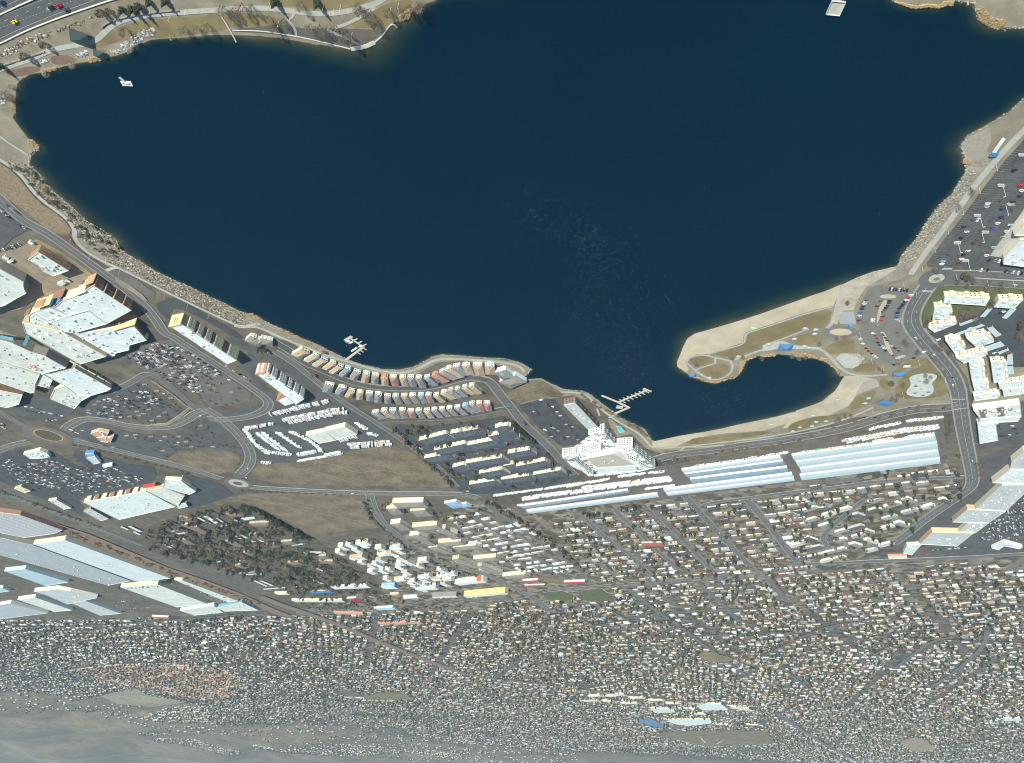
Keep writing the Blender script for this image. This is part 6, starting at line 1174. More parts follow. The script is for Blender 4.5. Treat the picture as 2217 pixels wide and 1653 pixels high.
Tline('M', [(350,560),(500,520),(1000,430),(1500,370),(1950,260)], 15, ['bare', 'red', 'olive'], 'along the road behind the long beach', (.5,.9), 2.5)
Tfill('O', [(-400,850),(60,680),(520,590),(700,640),(950,780),(1230,930),(1500,1100),(1850,1330),(1950,1480),(1300,1450),(900,1400),(400,1250),(-100,1100),(-400,1000)], 660, ['pine', 'pine', 'red', 'olive', 'pine', 'bare'], 'in the wooded flats above the rail corridor', (.8,1.35))
Tline('O', [(560,600),(720,640),(950,770),(1150,880),(1250,930)], 5.5, ['pine'], 'along the edge of the brown vacant lot', (.8,1.2), 2)
Tline('N', [(700,960),(1200,1160),(1700,1360),(2100,1500),(2600,1690)], 9, ['red', 'bare', 'olive'], 'along the rail corridor', (.6,1.0), 6)
Tline('N', [(660,1070),(900,1120),(1200,1230),(1700,1420)], 13, ['pine', 'olive'], 'in front of the long warehouses', (.5,.8), 2)
Tline('Q', [(1040,105),(1200,90),(1350,85),(1500,40)], 16, ['pine'], 'in front of the cream-roofed warehouse', (.9,1.2), 2); Tline('Q', [(1560,60),(1800,140),(2040,225)], 12, ['pine', 'bare'], 'along the narrow warehouse', (.6,.9), 2); Tline('Q', [(1650,395),(1850,380),(2100,350)], 30, ['pine'], 'along the avenue below the warehouses', (1.0,1.3), 4)
Tline('P', [(1180,380),(1300,440),(1500,560),(1700,700),(1850,820),(2050,980),(2150,1080)], 11, ['pine', 'bare', 'red'], 'along the lane between mobile homes and streets', (.7,1.1), 4)
T('P', [(130,420),(120,470),(170,400),(640,530),(660,560),(700,500),(600,720),(760,540, 'olive'),(850,520, 'pine'),(980,500),(1240,360, 'olive'),(1270,420, 'pine'),(1310,470, 'pine'),(1090,460, 'pine'),(1000,540, 'pine'),(900,600)], 'red', 'around the taupe-roofed apartments', (.7,1.0))
T('U', [(60,490, 'pine'),(100,500, 'pine'),(210,490, 'pine'),(440,440, 'pine'),(560,420, 'pine'),(610,430, 'pine'),(740,420, 'pine'),(860,430, 'pine'),(880,470, 'pine'),(1040,590, 'olive'),(1060,620, 'pine'),(1480,720, 'pine'),(1610,440, 'pine'),(1180,560, 'pine'),(290,810, 'pine'),(190,820, 'pine'),(550,830, 'pine'),(920,830, 'pine'),(990,830, 'olive'),(1240,800, 'olive'),(1210,760, 'bare'),(1280,870, 'bare'),(660,1060, 'pine'),(1120,1030, 'bare'),(1520,1090, 'bare'),(1840,930, 'bare'),(1920,960, 'bare'),(1190,690),(640,620),(1520,600),(1650,760)], 'bare', 'in gardens below the storage sheds', (.8,1.2))
T('M', [(1890,880),(2180,890),(1720,1060),(1840,980),(1900,1000),(30,1000, 'pine'),(110,990, 'pine')], 'bare', 'in the gardens beside the storage sheds', (.8,1.1))
# ================================================================ houses of the quarters
WALLS = [M_whitew, M_ivory, M_cream, mat('beige_siding', (.50,.42,.30), .85, var=.06), M_greysid, M_paleblue, mat('peach_siding', (.58,.42,.30), .85, var=.06), mat('sand_siding', (.58,.53,.41), .85, var=.05), mat('brown_wall', (.24,.19,.15), .85, var=.08), mat('dull_grey_wall', (.25,.255,.25), .85, var=.08)]
WNAME = ['white', 'ivory', 'cream', 'beige', 'grey', 'pale blue', 'peach', 'sand-coloured', 'brown', 'dull grey']
ROOFS = [M_grey_shing, M_taupe_roof, M_brown_roof, M_navy_roof, mat('light_grey_shingle', (.30,.315,.305), .9, scale=.3, col2=(.38,.395,.385)), M_tan_roof, mat('umber_shingle', (.125,.092,.072), .9, var=.12, scale=.3), mat('white_roll_roof', (.56,.60,.60), .8, var=.06), mat('terracotta_roof', (.33,.20,.135), .9, scale=.3, col2=(.40,.25,.17))]
RNAME = ['grey', 'taupe', 'brown', 'dark slate', 'light grey', 'tan', 'umber', 'white', 'terracotta']
HS = []        # x, y, rot, L, D, h, rise, style, wall, roof, place
STREETS = MB()
def quarter(poly, ang, px_, py_, street_every, place, size=((13,18),(9,12)), jit=1.6, walls=None, roofs=None, drop_=.04, h=(2.7,3.2), rise=(1.4,2.3), marg=6.0):
    g3 = [G(u, v) for u, v in poly]; w = [(p.x, p.y) for p in g3]; ca, sa = math.cos(ang), math.sin(ang)
    loc = np.array([(x * ca + y * sa, -x * sa + y * ca) for x, y in w]); x0, y0 = loc.min(0); x1, y1 = loc.max(0)
    a = np.arange(x0, x1, px_); rows_ = []; y = y0; k = 0
    while y < y1:
        rows_.append(y); k += 1
        if street_every and k % street_every == 0:
            sx_ = np.arange(x0, x1,24.0); yy = y + (py_ + 13) / 2; px2, py2 = sx_ * ca - yy * sa, sx_ * sa + yy * ca; ins_ = inpoly(px2, py2, w) & ~blocked(px2, py2,-2.0)
            for a_, b_, c_, d_, i0, i1 in zip(px2[:-1], py2[:-1], px2[1:], py2[1:], ins_[:-1], ins_[1:]):
                if i0 and i1: band(STREETS, [(a_, b_), (c_, d_)], 9.0,.7,0,0, [float(hgt(a_, b_)), float(hgt(c_, d_))])
        y += py_ if (street_every and k % street_every) else py_ + 13
    A, B = np.meshgrid(a, np.array(rows_)); A = A.ravel() + rng.normal(0, jit, A.size); B = B.ravel() + rng.normal(0, jit, B.size)
    cross = (np.mod(A - x0,260.0) < 17.0) if street_every else np.zeros(len(A), bool)
    X, Y = A * ca - B * sa, A * sa + B * ca; ok = inpoly(X, Y, w) & (rng.random(len(X)) > drop_) & ~cross; X, Y = X[ok], Y[ok]
    ok = ~blocked(X, Y, marg); X, Y = X[ok], Y[ok]; wl = walls or [0,0,0,1,1,1,2,3,3,4,5,6,7,8,9]; rf = roofs or [0,0,1,1,2,2,3,3,4,4,5,6,7]
    for x, y in zip(X, Y):
        HS.append((x, y, ang + (math.pi / 2 if random.random() < .25 else 0) + random.gauss(0,.03), random.uniform(*size[0]), random.uniform(*size[1]), random.uniform(*h), random.uniform(*rise), 0 if random.random() < .6 else 1, random.choice(wl), random.choice(rf), place))
ANG = math.atan2(-SD.y, -SD.x)
WL2 = [0,0,1,2,3,3,4,4,8,8,7,6,9,9,5]
quarter(zp('U', (-250,620),(60,470),(700,420),(1060,350),(1250,370),(2300,240),(2300,1060),(1750,1085),(1300,1140),(300,1215),(100,1060),(-100,850)), ANG, 22,20,0, 'in streets below the storage sheds', ((14,20),(12,17)))
quarter(zp('L', (0,850),(700,740),(1360,670),(1620,690),(1640,900),(1560,950),(1000,1020),(560,1030),(0,1150)), ANG, 22,21,0, 'beside the storage sheds near the avenue', ((14,20),(12,17)))
quarter(zp('L', (-150,1050),(600,1010),(1600,960),(1500,1080),(980,1420),(900,1560),(200,1620),(-150,1600)), ANG + .5,34,30,0, 'among conifers left of the supermarket', ((22,30),(10,13)), 3, [0,0,1,4], [0,3,4,0], .2,(4.8,5.6),(1.6,2.2))
quarter(zp('P', (700,530),(1060,450),(1230,440),(1500,600),(2080,1040),(2100,1100),(1450,1090),(1250,960),(900,680)), ANG + .12,18,15,0, 'in the mobile home park', ((14,18),(7,9.5)), .8, [0,0,0,1,1,5], [7,7,4,4,1], .05,(2.6,2.9), (.5,.9), 2.0)
SUB = [(0,1352),(330,1352),(560,1338),(640,1338),(700,1330),(1040,1322),(1100,1300),(1310,1300),(1345,1290),(1320,1270),(1500,1255),(1640,1242),(1860,1225),(2217,1214),(2217,1660),(1600,1640),(1250,1628),(960,1600),(700,1560),(560,1545),(480,1520),(380,1500),(260,1490),(100,1480),(0,1470)]
cells = [([(-60,1345),(560,1335),(720,1440),(700,1560),(-60,1490)], .35), ([(560,1335),(1040,1318),(1340,1320),(1200,1490),(720,1440)], -.15), ([(1040,1318),(1100,1298),(1340,1290),(1320,1262),(1640,1242),(1700,1400),(1200,1490)], ANG), ([(1640,1242),(2260,1212),(2300,1420),(1700,1400)], ANG + .1), ([(1700,1400),(2300,1420),(2340,1540),(1600,1530),(1200,1490)], .25), ([(700,1440),(1200,1490),(1600,1530),(1600,1640),(1250,1625),(960,1605),(700,1560)], -.3), ([(1600,1530),(2340,1540),(2340,1652),(1600,1645)], .1)]
for poly, a_ in cells: quarter(poly, a_, 22,21,2, 'in the far suburb', ((13,19),(11,15)), 2.6, drop_=.14, walls=WL2)
quarter(zp('Q', (560,840),(900,770),(1500,770),(1900,800),(2050,950),(2000,1060),(1800,1100),(1300,1000),(900,940)), .5,15,15,2, 'in the peach-roofed estate', ((12,15),(9,12)), 1.0, [6,6,3,2,3], [8,8,8,5], .05)
quarter(zp('Q', (1150,1240),(1400,1170),(2216,1150),(2400,1300),(1700,1290)), .2,18,18,2, 'in the estate above the hills'); quarter(zp('Q', (1150,1370),(1480,1375),(1480,1392),(1170,1385)), .2,18,17,2, 'in the row of houses on the hillside'); quarter(zp('Q', (1330,1420),(1700,1460),(2060,1530),(2050,1555),(1600,1480),(1340,1440)), .2,20,18,2, 'in the row of houses on the hillside'); quarter(zp('R', (0,1470),(700,1470),(1400,1530),(1800,1560),(1750,1620),(1300,1600),(600,1560),(0,1520)), .1,20,20,2, 'in the row of houses on the hillside', drop_=.3)
quarter([(-60,1470),(100,1475),(380,1495),(560,1540),(960,1600),(1250,1625),(1250,1650),(900,1640),(560,1600),(300,1570),(-60,1530)], .3,26,26,0, 'on the lower hillside', drop_=.8, walls=WL2)
HS = np.array(HS, dtype=object)
hx = HS[:, 0].astype(float); hy = HS[:, 1].astype(float); hz = hgt(hx, hy); hd = np.sqrt(hx ** 2 + hy ** 2); order = np.argsort(hd)
hu, hv = PROJ(np.stack([hx, hy, hz], 1)); vis = (hu > -30) & (hu < W + 30) & (hv < HH + 30)
order = [i for i in order if vis[i]]
near, rest = order[:300], order[300:]
def house_mesh(kind, L, D, h, rise, wi, ri):
    key = ('hm' + kind, L, D, h, rise, wi, ri)
    if key in MATS: return MATS[key]
    if kind == 'wall':
        mb = MB(); mb.box((0,0,-.3), (L, D, h + .3)); mm = WALLS[wi]
    else:
        mb = roof_mb(L, D, h, 'gable' if ri[1] == 0 else 'hip', rise); mb.v = [(x, y - D / 2, z) for x, y, z in mb.v]; mm = ROOFS[ri[0]]
    me = bpy.data.meshes.new('house_' + kind); me.from_pydata(mb.v, [], mb.f); me.materials.append(mm); me.update(); MATS[key] = me; return me
for i in near:
    x, y, rot, L, D, h, rise, st, wi, ri, place = HS[i]; L, D = round(L / 2) * 2, round(D); h = round(h * 2) / 2; rise = round(rise * 2) / 2
    mob = 'mobile' in place
    e_ = empty('mobile_home' if mob else 'house', (x, y, float(hz[i])), rot, '%s %s, %s %s roof, %s' % (WNAME[wi], 'mobile home' if mob else ('flats' if h > 4 else 'house'), RNAME[ri], 'gable' if st == 0 else 'hipped', place), 'mobile home' if mob else 'house', 'dwellings ' + place)
    link('wall', house_mesh('wall', L, D, h, 0, wi, 0), e_); link('roof', house_mesh('roof', L, D, h, rise, 0,(ri, st)), e_)
    if not mob and h < 4:
        me = window_mesh(1.8,1.3, None, False); link('window', me, e_, (-L * .28,-D / 2 - .02,.9)); link('garage_door', box_mesh(('garage_door', (M_whitew,)), lambda: (lambda m_: (m_.box((0,0,0),(4.6,.12,2.2)), m_)[1])(MB())), e_, (L * .26,-D / 2 - .05,0))
# the rest of the suburb: one mass of houses
def mass(name, label, idx):
    V, Fc, Mi = [], [], []; base = 0
    for i in idx:
        x, y, rot, L, D, h, rise, st, wi, ri, _ = HS[i]; c, s = math.cos(rot), math.sin(rot); z0 = hz[i]; a, b = L / 2, D / 2; o = .4
        P = [(-a, -b, -1), (a, -b, -1), (a, b, -1),(-a, b, -1),(-a, -b, h), (a, -b, h), (a, b, h),(-a, b, h)]
        q = a * (.0 if st == 0 else .45); P += [(-a - o, -b - o, h), (a + o, -b - o, h), (a + o, b + o, h),(-a - o, b + o, h),(-a - o + q, 0, h + rise), (a + o - q, 0, h + rise)]
        V += [(x + p[0] * c - p[1] * s, y + p[0] * s + p[1] * c, z0 + p[2]) for p in P]
        for f in ((0,1,5,4),(1,2,6,5),(2,3,7,6),(3,0,4,7)): Fc.append(tuple(base + k for k in f)); Mi.append(wi)
        for f in ((8,9,13,12),(10,11,12,13),(9,10,13),(11,8,12)): Fc.append(tuple(base + k for k in f)); Mi.append(len(WALLS) + ri)
        base += 14
    me = bpy.data.meshes.new(name); me.from_pydata(V, [], Fc)
    for m_ in WALLS + ROOFS: me.materials.append(m_)
    me.polygons.foreach_set('material_index', Mi); me.update(); o_ = link(name, me); o_['kind'] = 'stuff'; tag(o_, label, 'houses'); return o_
struct(STREETS.build('suburb_streets', M_street))
mass('distant_houses', 'mass of small pale suburban houses filling the far plain', rest)
print('HOUSES', len(order))
# trees among all those houses
tx = []
hb = ((hz < 1) & (hd < 2600))
for i in order:
    place = HS[i][10]; n_ = 0.6 if 'mobile' in place else (0.2 if 'peach' in place else (2.2 if hd[i] < 2600 else 1.8))
    for _ in range(int(n_) + (random.random() < n_ - int(n_))):
        a = random.uniform(0,6.28); r_ = random.uniform(8,13); tx.append((hx[i] + math.cos(a) * r_, hy[i] + math.sin(a) * r_, random.uniform(.5,1.15), random.choice(['bare', 'bare', 'red', 'pine', 'olive', 'pine']), place))
tx = [t for t in tx]; bl = blocked(np.array([t[0] for t in tx]), np.array([t[1] for t in tx]), 2.0, False); tx = [t for t, q in zip(tx, bl) if not q]
TREES += tx
ta = np.array([(t[0], t[1]) for t in TREES]); tz = hgt(ta[:, 0], ta[:, 1]); tu, tv = PROJ(np.stack([ta[:, 0], ta[:, 1], tz + 5], 1))
tsz = np.array([t[2] for t in TREES]) / np.hypot(ta[:, 0], ta[:, 1]); ok = (tu > -10) & (tu < W + 10) & (tv > -25) & (tv < HH + 20); od = [i for i in np.argsort(-tsz) if ok[i]]
SZW = ('small', 'middling', 'tall')
for i in od[:300]:
    x, y, s, kind, place = TREES[i]; p = random.choice(TP[kind])
    copy_tree(p, (x, y, float(tz[i])), random.uniform(0,6.28), '%s %s %s' % (SZW[0 if s < .65 else (1 if s < .95 else 2)], TDESC[kind], place), 'trees ' + place, (s * random.uniform(.9,1.1), s * random.uniform(.9,1.1), s)).__setitem__('category', 'tree')
for ps in TP.values():
    for p in ps:
        for c in list(p.children): bpy.data.objects.remove(c)
        bpy.data.objects.remove(p)
TK = {'bare': (M_twig, 5.4,5.0,64,(3.2,.95)), 'red': (M_twig2,5.4,5.0,60,(3.2,.95)), 'pine': (M_pine, 6.4,4.4,54,(3.2,1.5)), 'olive': (M_olive_leaf, 5.2,4.6,50,(2.8,1.4)), 'willow': (M_willow, 3,3,20,(1.6,.3))}
V, Fc, Mi = [], [], []; mats_ = [v[0] for v in TK.values()]; kk = {k: i for i, k in enumerate(TK)}; VS = []; FSx = 0; allv = []; allm = []
for kind, (mm, zc, rad, nt_, (ln, wd)) in TK.items():
    idx = np.array([i for i in od[300:] if TREES[i][3] == kind])
    if not len(idx): continue
    far_ = np.hypot(ta[idx, 0], ta[idx, 1]) > 2300
    for ids, n_, k_ in ((idx[~far_], nt_, 1.0), (idx[far_], 14,2.1)):
        if not len(ids): continue
        s = np.array([TREES[i][2] for i in ids]); N = len(ids); d = rng.normal(size=(N, n_, 3)); d /= np.linalg.norm(d, axis=2, keepdims=True); rr_ = rng.uniform(.25,1,(N, n_, 1)) ** .5
        c = d * rr_ * np.array([rad, rad, zc - 1.0]) * (1.0 if kind != 'pine' else 1.0)
        if kind == 'pine': c[:, :, :2] *= np.clip(1.15 - (c[:, :, 2:] + zc) / (2 * zc), .15,1.2)
        c[:, :, 2] += zc; c *= s[:, None, None]; c += np.stack([ta[ids, 0], ta[ids, 1], tz[ids]], 1)[:, None, :]
        e1 = rng.normal(size=(N, n_, 3)); e1 /= np.linalg.norm(e1, axis=2, keepdims=True); e2 = np.cross(e1, rng.normal(size=(N, n_, 3))); e2 /= np.linalg.norm(e2, axis=2, keepdims=True)
        e1 *= ln * .5 * k_ * s[:, None, None]; e2 *= wd * k_ * s[:, None, None]
        tri = np.stack([c - e1 - e2, c - e1 + e2, c + e1], 2).reshape(-1,3); allv.append(tri); allm.append(np.full(len(tri) // 3, kk[kind]))
AV = np.concatenate(allv); AM = np.concatenate(allm); nT = len(AV) // 3
me = bpy.data.meshes.new('distant_trees'); me.vertices.add(len(AV)); me.vertices.foreach_set('co', AV.ravel().astype(np.float32)); me.loops.add(len(AV)); me.loops.foreach_set('vertex_index', np.arange(len(AV), dtype=np.int32)); me.polygons.add(nT); me.polygons.foreach_set('loop_start', np.arange(0, len(AV), 3, dtype=np.int32))
for m_ in mats_: me.materials.append(m_)
me.polygons.foreach_set('material_index', AM.astype(np.int32)); me.update(); me.validate(); o_ = link('distant_trees', me); o_['kind'] = 'stuff'; tag(o_, 'mass of bare and dark green trees scattered through the far suburb', 'trees')
print('TREES', len(od), 'tris', nT)
# ================================================================ vehicles
def prof(mb, pts, y, mi=0, y2=None):
    """side profile (x, z) extruded across the width"""
    n = len(pts); b = len(mb.v); y2 = y2 or [y] * n
    mb.v += [(p[0], -q, p[1]) for p, q in zip(pts, y2)] + [(p[0], q, p[1]) for p, q in zip(pts, y2)]
    for i in range(n): j = (i + 1) % n; mb.f.append((b + j, b + i, b + n + i, b + n + j)); mb.m.append(mi)
    mb.f.append(tuple(b + i for i in range(n))); mb.m.append(mi); mb.f.append(tuple(b + n + i for i in range(n))[::-1]); mb.m.append(mi)
CARC = {'white': (.72,.73,.72), 'silver': (.42,.44,.45), 'black': (.018,.02,.024), 'grey': (.10,.11,.12), 'navy': (.02,.035,.085), 'blue': (.035,.11,.33), 'red': (.42,.025,.025), 'dark red': (.15,.015,.02), 'tan': (.38,.31,.20), 'dark green': (.02,.05,.035), 'yellow': (.75,.55,.03)}
CARM = {k: mat('paint_' + k.replace(' ', '_'), c, .35, var=.04, spec=.5) for k, c in CARC.items()}; M_tyre = mat('tyre', (.015,.015,.016), .9)
KINDS = ('car', 'suv', 'pickup')
def car_meshes(kind, colr):
    key = ('cm', kind, colr)
    if key in MATS: return MATS[key]
    k = 1.0 if kind == 'car' else 1.22; b = MB(); g = MB()
    prof(b, [(-2.3,.32),(2.25,.32),(2.3,.62 * k),(1.15,.88 * k),(-2.2,.92 * k),(-2.35,.6)], .92)
    if kind == 'pickup': xs_ = (-.3,1.0,.5,-.15)
    elif kind == 'suv': xs_ = (-2.1,1.1,.55,-1.9)
    else: xs_ = (-1.8,1.05,.35,-1.25)
    prof(g, [(xs_[0], .9 * k), (xs_[1], .87 * k), (xs_[2], 1.40 * k), (xs_[3], 1.42 * k)], .8,0, [.86,.86,.72,.72]); prof(b, [(xs_[3] - .05,1.42 * k), (xs_[2] + .02,1.40 * k), (xs_[2] - .1,1.47 * k), (xs_[3] + .1,1.48 * k)], .72)
    if kind == 'pickup': b.box((-1.35,.82,.9 * k),(1.7,.1,.32)); b.box((-1.35,-.82,.9 * k),(1.7,.1,.32)); b.box((-2.22,0,.9 * k), (.1,1.7,.32))
    out = []
    for mb, nm, mm in ((b, 'body', CARM[colr]), (g, 'windows', M_glass)): me = bpy.data.meshes.new('car_' + nm); me.from_pydata(mb.v, [], mb.f); me.materials.append(mm); me.update(); out.append(me)
    MATS[key] = out; return out
CARS = []      # x, y, rot, kind, colour, place, scale
RND = ['white', 'white', 'silver', 'black', 'black', 'grey', 'grey', 'navy', 'black', 'white', 'silver', 'grey', 'black', 'white', 'silver', 'dark red', 'navy', 'tan', 'grey']
def heading(u, v, du, dv):
    a, b = G(u, v), G(u + du, v + dv); return math.atan2(b.y - a.y, b.x - a.x)
def car(k, x, y, colr, place, d=(1,0), kind=None):
    u, v = zp(k, (x, y))[0]; p = G(u, v); CARS.append((p.x, p.y, heading(u, v, d[0] * 6, d[1] * 6), kind or random.choice(KINDS), colr, place))
wp = 'in the west car park by the lake'
for x, y, c in ((2105,305, 'black'),(2165,457, 'red'),(2180,510, 'white'),(2165,560, 'dark green'),(2090,622, 'black'),(1840,640, 'white'),(1830,670, 'silver'),(1985,695, 'navy'),(1980,770, 'navy'),(1940,835, 'white'),(1895,875, 'blue'),(2065,850, 'silver'),(2030,915, 'white'),(1630,920, 'white'),(1605,870, 'black'),(1580,980, 'black'),(1735,990, 'grey'),(1700,1030, 'dark red'),(1550,1025, 'white'),(1990,975, 'tan'),(1900,1075, 'silver'),(1645,1110, 'white'),(1455,1145, 'grey'),(1605,1145, 'black'),(1830,1155, 'white'),(1395,1215, 'silver'),(1385,1240, 'white'),(1555,1230, 'dark red'),(1580,1190, 'white'),(2000,655, 'grey'),(1700,790, 'grey')): car('I', x, y, c, wp, (1,.02))
for x, y, c in ((1855,1200, 'black'),(1915,1205, 'tan'),(1955,1210, 'white'),(1775,1300, 'white'),(1840,1300, 'black'),(2020,1312, 'black'),(2060,1318, 'grey'),(2095,1322, 'white'),(2140,1328, 'white'),(2180,1332, 'black'),(1740,800, 'white')): car('I', x, y, c, wp, (.55,-.75))
bp_ = 'in the beach car park'
for x, y, c in ((640,315, 'grey'),(625,335, 'silver'),(615,352, 'white'),(605,378, 'black'),(592,402, 'black'),(580,440, 'blue'),(570,470, 'white'),(560,515, 'dark red'),(780,322, 'grey'),(745,375, 'dark red'),(702,505, 'white'),(698,525, 'white'),(800,477, 'dark red'),(785,515, 'red'),(870,322, 'black'),(862,342, 'black'),(842,370, 'navy'),(832,390, 'black'),(820,410, 'grey'),(800,430, 'grey'),(1080,265, 'white'),(1052,292, 'red'),(1035,313, 'white'),(1022,330, 'navy'),(1002,355, 'black'),(987,375, 'navy'),(967,395, 'black'),(957,417, 'grey'),(947,440, 'black'),(940,470, 'blue'),(932,487, 'blue'),(705,645, 'white'),(722,668, 'grey'),(742,695, 'red'),(752,735, 'black'),(768,762, 'black'),(797,640, 'silver'),(803,660, 'grey'),(827,690, 'black'),(842,715, 'navy'),(800,775, 'silver'),(815,792, 'white'),(825,818, 'black'),(580,702, 'white'),(592,727, 'tan'),(603,748, 'white'),(635,795, 'dark red'),(660,820, 'dark red'),(690,845, 'dark red'),(715,867, 'white'),(735,884, 'white'),(887,770, 'silver'),(920,792, 'black'),(960,820, 'navy'),(905,865, 'grey'),(945,638, 'grey'),(910,958, 'black'),(957,945, 'grey')): car('K', x, y, c, bp_, (1,.1 if y < 600 else .35))
for x, y, c in ((870,203, 'black'),(885,206, 'white'),(910,210, 'black'),(935,213, 'black'),(962,210, 'white'),(985,215, 'dark red'),(1015,215, 'black'),(1040,217, 'black')): car('K', x, y, c, bp_, (.4,-.9))
for k, x, y, c, d in (('K', 1110,890, 'black', (1,.1)), ('K', 1210,828, 'white', (1,-.2)), ('K', 1310,860, 'white', (.6,.8)), ('K', 1488,1085, 'black', (.3,1)), ('K', 1497,1160, 'white', (.15,1)), ('K', 1130,695, 'white', (.6,.7)), ('K', 2110,165, 'silver', (1,.05)), ('L', 1155,80, 'red', (1,-.12)), ('L', 1065,97, 'dark red', (1,-.12)), ('L', 755,165, 'silver', (1,-.25)), ('L', 615,197, 'black', (1,-.3)), ('L', 730,197, 'black', (1,-.3)), ('L', 1690,630, 'white', (.1,1)), ('L', 1690,815, 'grey', (.1,1)), ('X8', 1050,362, 'white', (1,.1)), ('X8', 1020,375, 'black', (1,.1)), ('X8', 690,540, 'white', (1,-.3)), ('X8', 520,598, 'dark red', (1,-.3)), ('X8', 355,660, 'white', (1,-.2)), ('X8', 950,805, 'white', (1,-.3)), ('F', 880,787, 'white', (1,.6)), ('F', 950,835, 'white', (1,.6)), ('F', 1010,870, 'black', (1,.6)), ('F', 1060,900, 'white', (1,.6)), ('F', 1110,935, 'grey', (1,.7)), ('F', 1290,655, 'white', (1,.3)), ('G', 1985,1065, 'red', (.6,.8)), ('G', 2010,1095, 'black', (.6,.8)), ('F', 615,1285, 'white', (1,-.3)), ('O', 628,250, 'white', (.4,1)), ('O', 612,342, 'white', (.4,1)), ('O', 1665,498, 'white', (1,.03)), ('P', 280,280, 'black', (1,.02)), ('P', 975,290, 'white', (1,.02))):
    car(k, x, y, c, 'on the road near the ' + {'K': 'beach park', 'L': 'storage sheds', 'X8': 'west apartments', 'F': 'lakeside hotels', 'G': 'condominiums', 'O': 'vacant lots', 'P': 'curving avenue'}[k], d)
# rows of parked cars: (zoom, row start, row end, nose direction, fill, place)
def carrow(k, a, b, nose, fill, place, step=2.9):
    P = [G(*zp(k, q)[0]) for q in (a, b)]; u, v = zp(k, a)[0]; r_ = heading(u, v, nose[0] * 8, nose[1] * 8)
    for p in resample(P, step)[:-1]:
        if random.random() < fill: CARS.append((p.x + random.gauss(0,.2), p.y + random.gauss(0,.2), r_ + random.choice((0, math.pi)) + random.gauss(0,.03), random.choice(KINDS), random.choice(RND), place))
ml = 'in the mall car park by the hotels'; nz = (1,.08)
for a, b, f in (((1700,470),(1900,590), .5),((1580,490),(1870,650), .75),((1500,520),(1760,690), .8),((1470,560),(1640,710), .85),((1390,570),(1540,730), .7),((1290,595),(1400,640), .5),((1700,780),(1900,910), .65),((1640,790),(1790,870), .7),((1790,740),(1990,850), .6),((1930,700),(2110,790), .7),((2060,690),(2200,770), .8),((1800,880),(1990,990), .4),((1420,880),(1480,910), .6),((1560,880),(1760,1030), .4),((2120,740),(2300,850), .12),((2000,870),(2300,1040), .05)): [carrow('E', a, b, nz, f, ml), carrow('E', (a[0] - 45, a[1] + 8), (b[0] - 45, b[1] + 8), nz, f * .7, ml)]
ml = 'in the car park below the mall'
for a, b, f in (((1400,950),(1640,1060), .6),((1300,980),(1500,1080), .5),((1180,1000),(1420,1130), .5),((1060,1020),(1240,1090), .55),((950,1110),(1180,1230), .5),((900,1150),(1060,1200), .5),((1500,1010),(1700,1100), .3),((1280,1100),(1600,1230), .06)): [carrow('E', a, b, nz, f, ml), carrow('E', (a[0] - 40, a[1] + 8), (b[0] - 40, b[1] + 8), nz, f * .7, ml)]
ml = 'in the small car park beside the roundabout'
for a, b, f in (((240,1100),(430,1130), .5),((270,1140),(500,1180), .5),((420,1150),(640,1200), .4),((470,1240),(580,1235), .9),((700,1330),(800,1380), .4),((820,1340),(900,1350), .4),((920,1440),(1000,1460), .6),((1000,1480),(1200,1520), .25),((0,1260),(60,1300), .9),((10,1290),(60,1330), .9)): carrow('E', a, b, nz, f, ml)
for a, b in (((1290,1415),(1520,1405)),((1330,1460),(1500,1450)),((1600,1440),(1900,1470)),((1930,1345),(1990,1370)),((2180,1400),(2210,1420))): carrow('E', a, b, nz, .12, 'in the nearly empty car park above the vacant lot')
ml = 'in the department store car park'
for i in range(15):
    t = i / 14; carrow('N', (60 + 40 * i, 300 - 3 * i + 60 * t),(500 + 60 * i, 560 - 6 * i),(1,.12), .30 if i < 12 else .42, ml)
for a, b in (((240,290),(320,310)),((410,285),(560,310)),((40,310),(140,380)),((1140,340),(1260,400)),((1350,420),(1440,450))): carrow('N', a, b, (1,.12), .6, ml)
ml = 'in the dark car park beside the white complex'
for a, b, f in (((250,690),(360,655), .9),((470,770),(560,860), .7),((440,730),(500,800), .5),((420,930),(520,990), .8),((560,900),(680,950), .6),((260,780),(330,830), .4),((580,1030),(720,1070), .5),((360,960),(460,1060), .5),((300,930),(330,960), .5)): carrow('H', a, b, (1,.1), f, ml)
ml = 'between the condominium rows'
for a, b in (((780,1200),(850,1250)),((960,1330),(1100,1400)),((1130,1470),(1190,1480)),((1290,1570),(1420,1610)),((1620,1150),(1720,1180)),((1690,1200),(1780,1180)),((1500,1360),(1740,1320)),((1330,1420),(1600,1370)),((1840,1300),(1900,1270)),((1840,1400),(2100,1370))): carrow('G', a, b, (.8,.5), .35, ml)
ml = 'in the supermarket car park on the right'
for i in range(7): carrow('L', (2010 - 55 * i, 1130 + 40 * i),(2280 - 20 * i, 1180 + 50 * i), (.4,.9), .38, ml)
for a, b in (((1930,260),(1990,330)),((2070,260),(2120,330)),((1940,390),(2190,350)),((1700,1400),(1900,1420)),((1300,1520),(1640,1490))): carrow('L', a, b, (1,.1), .5, ml)
for k, a, b in (('Q', (960,250),(1180,240)), ('Q', (1000,280),(1230,270)), ('Q', (1080,310),(1300,300)), ('Q', (1450,150),(1800,290)), ('R', (1000,390),(1400,370)), ('R', (1000,410),(1300,400)), ('R', (780,320),(1000,330)), ('Q', (1720,170),(1980,270))): carrow(k, a, b, (.6,.8), .45, 'in the lower left industrial park')
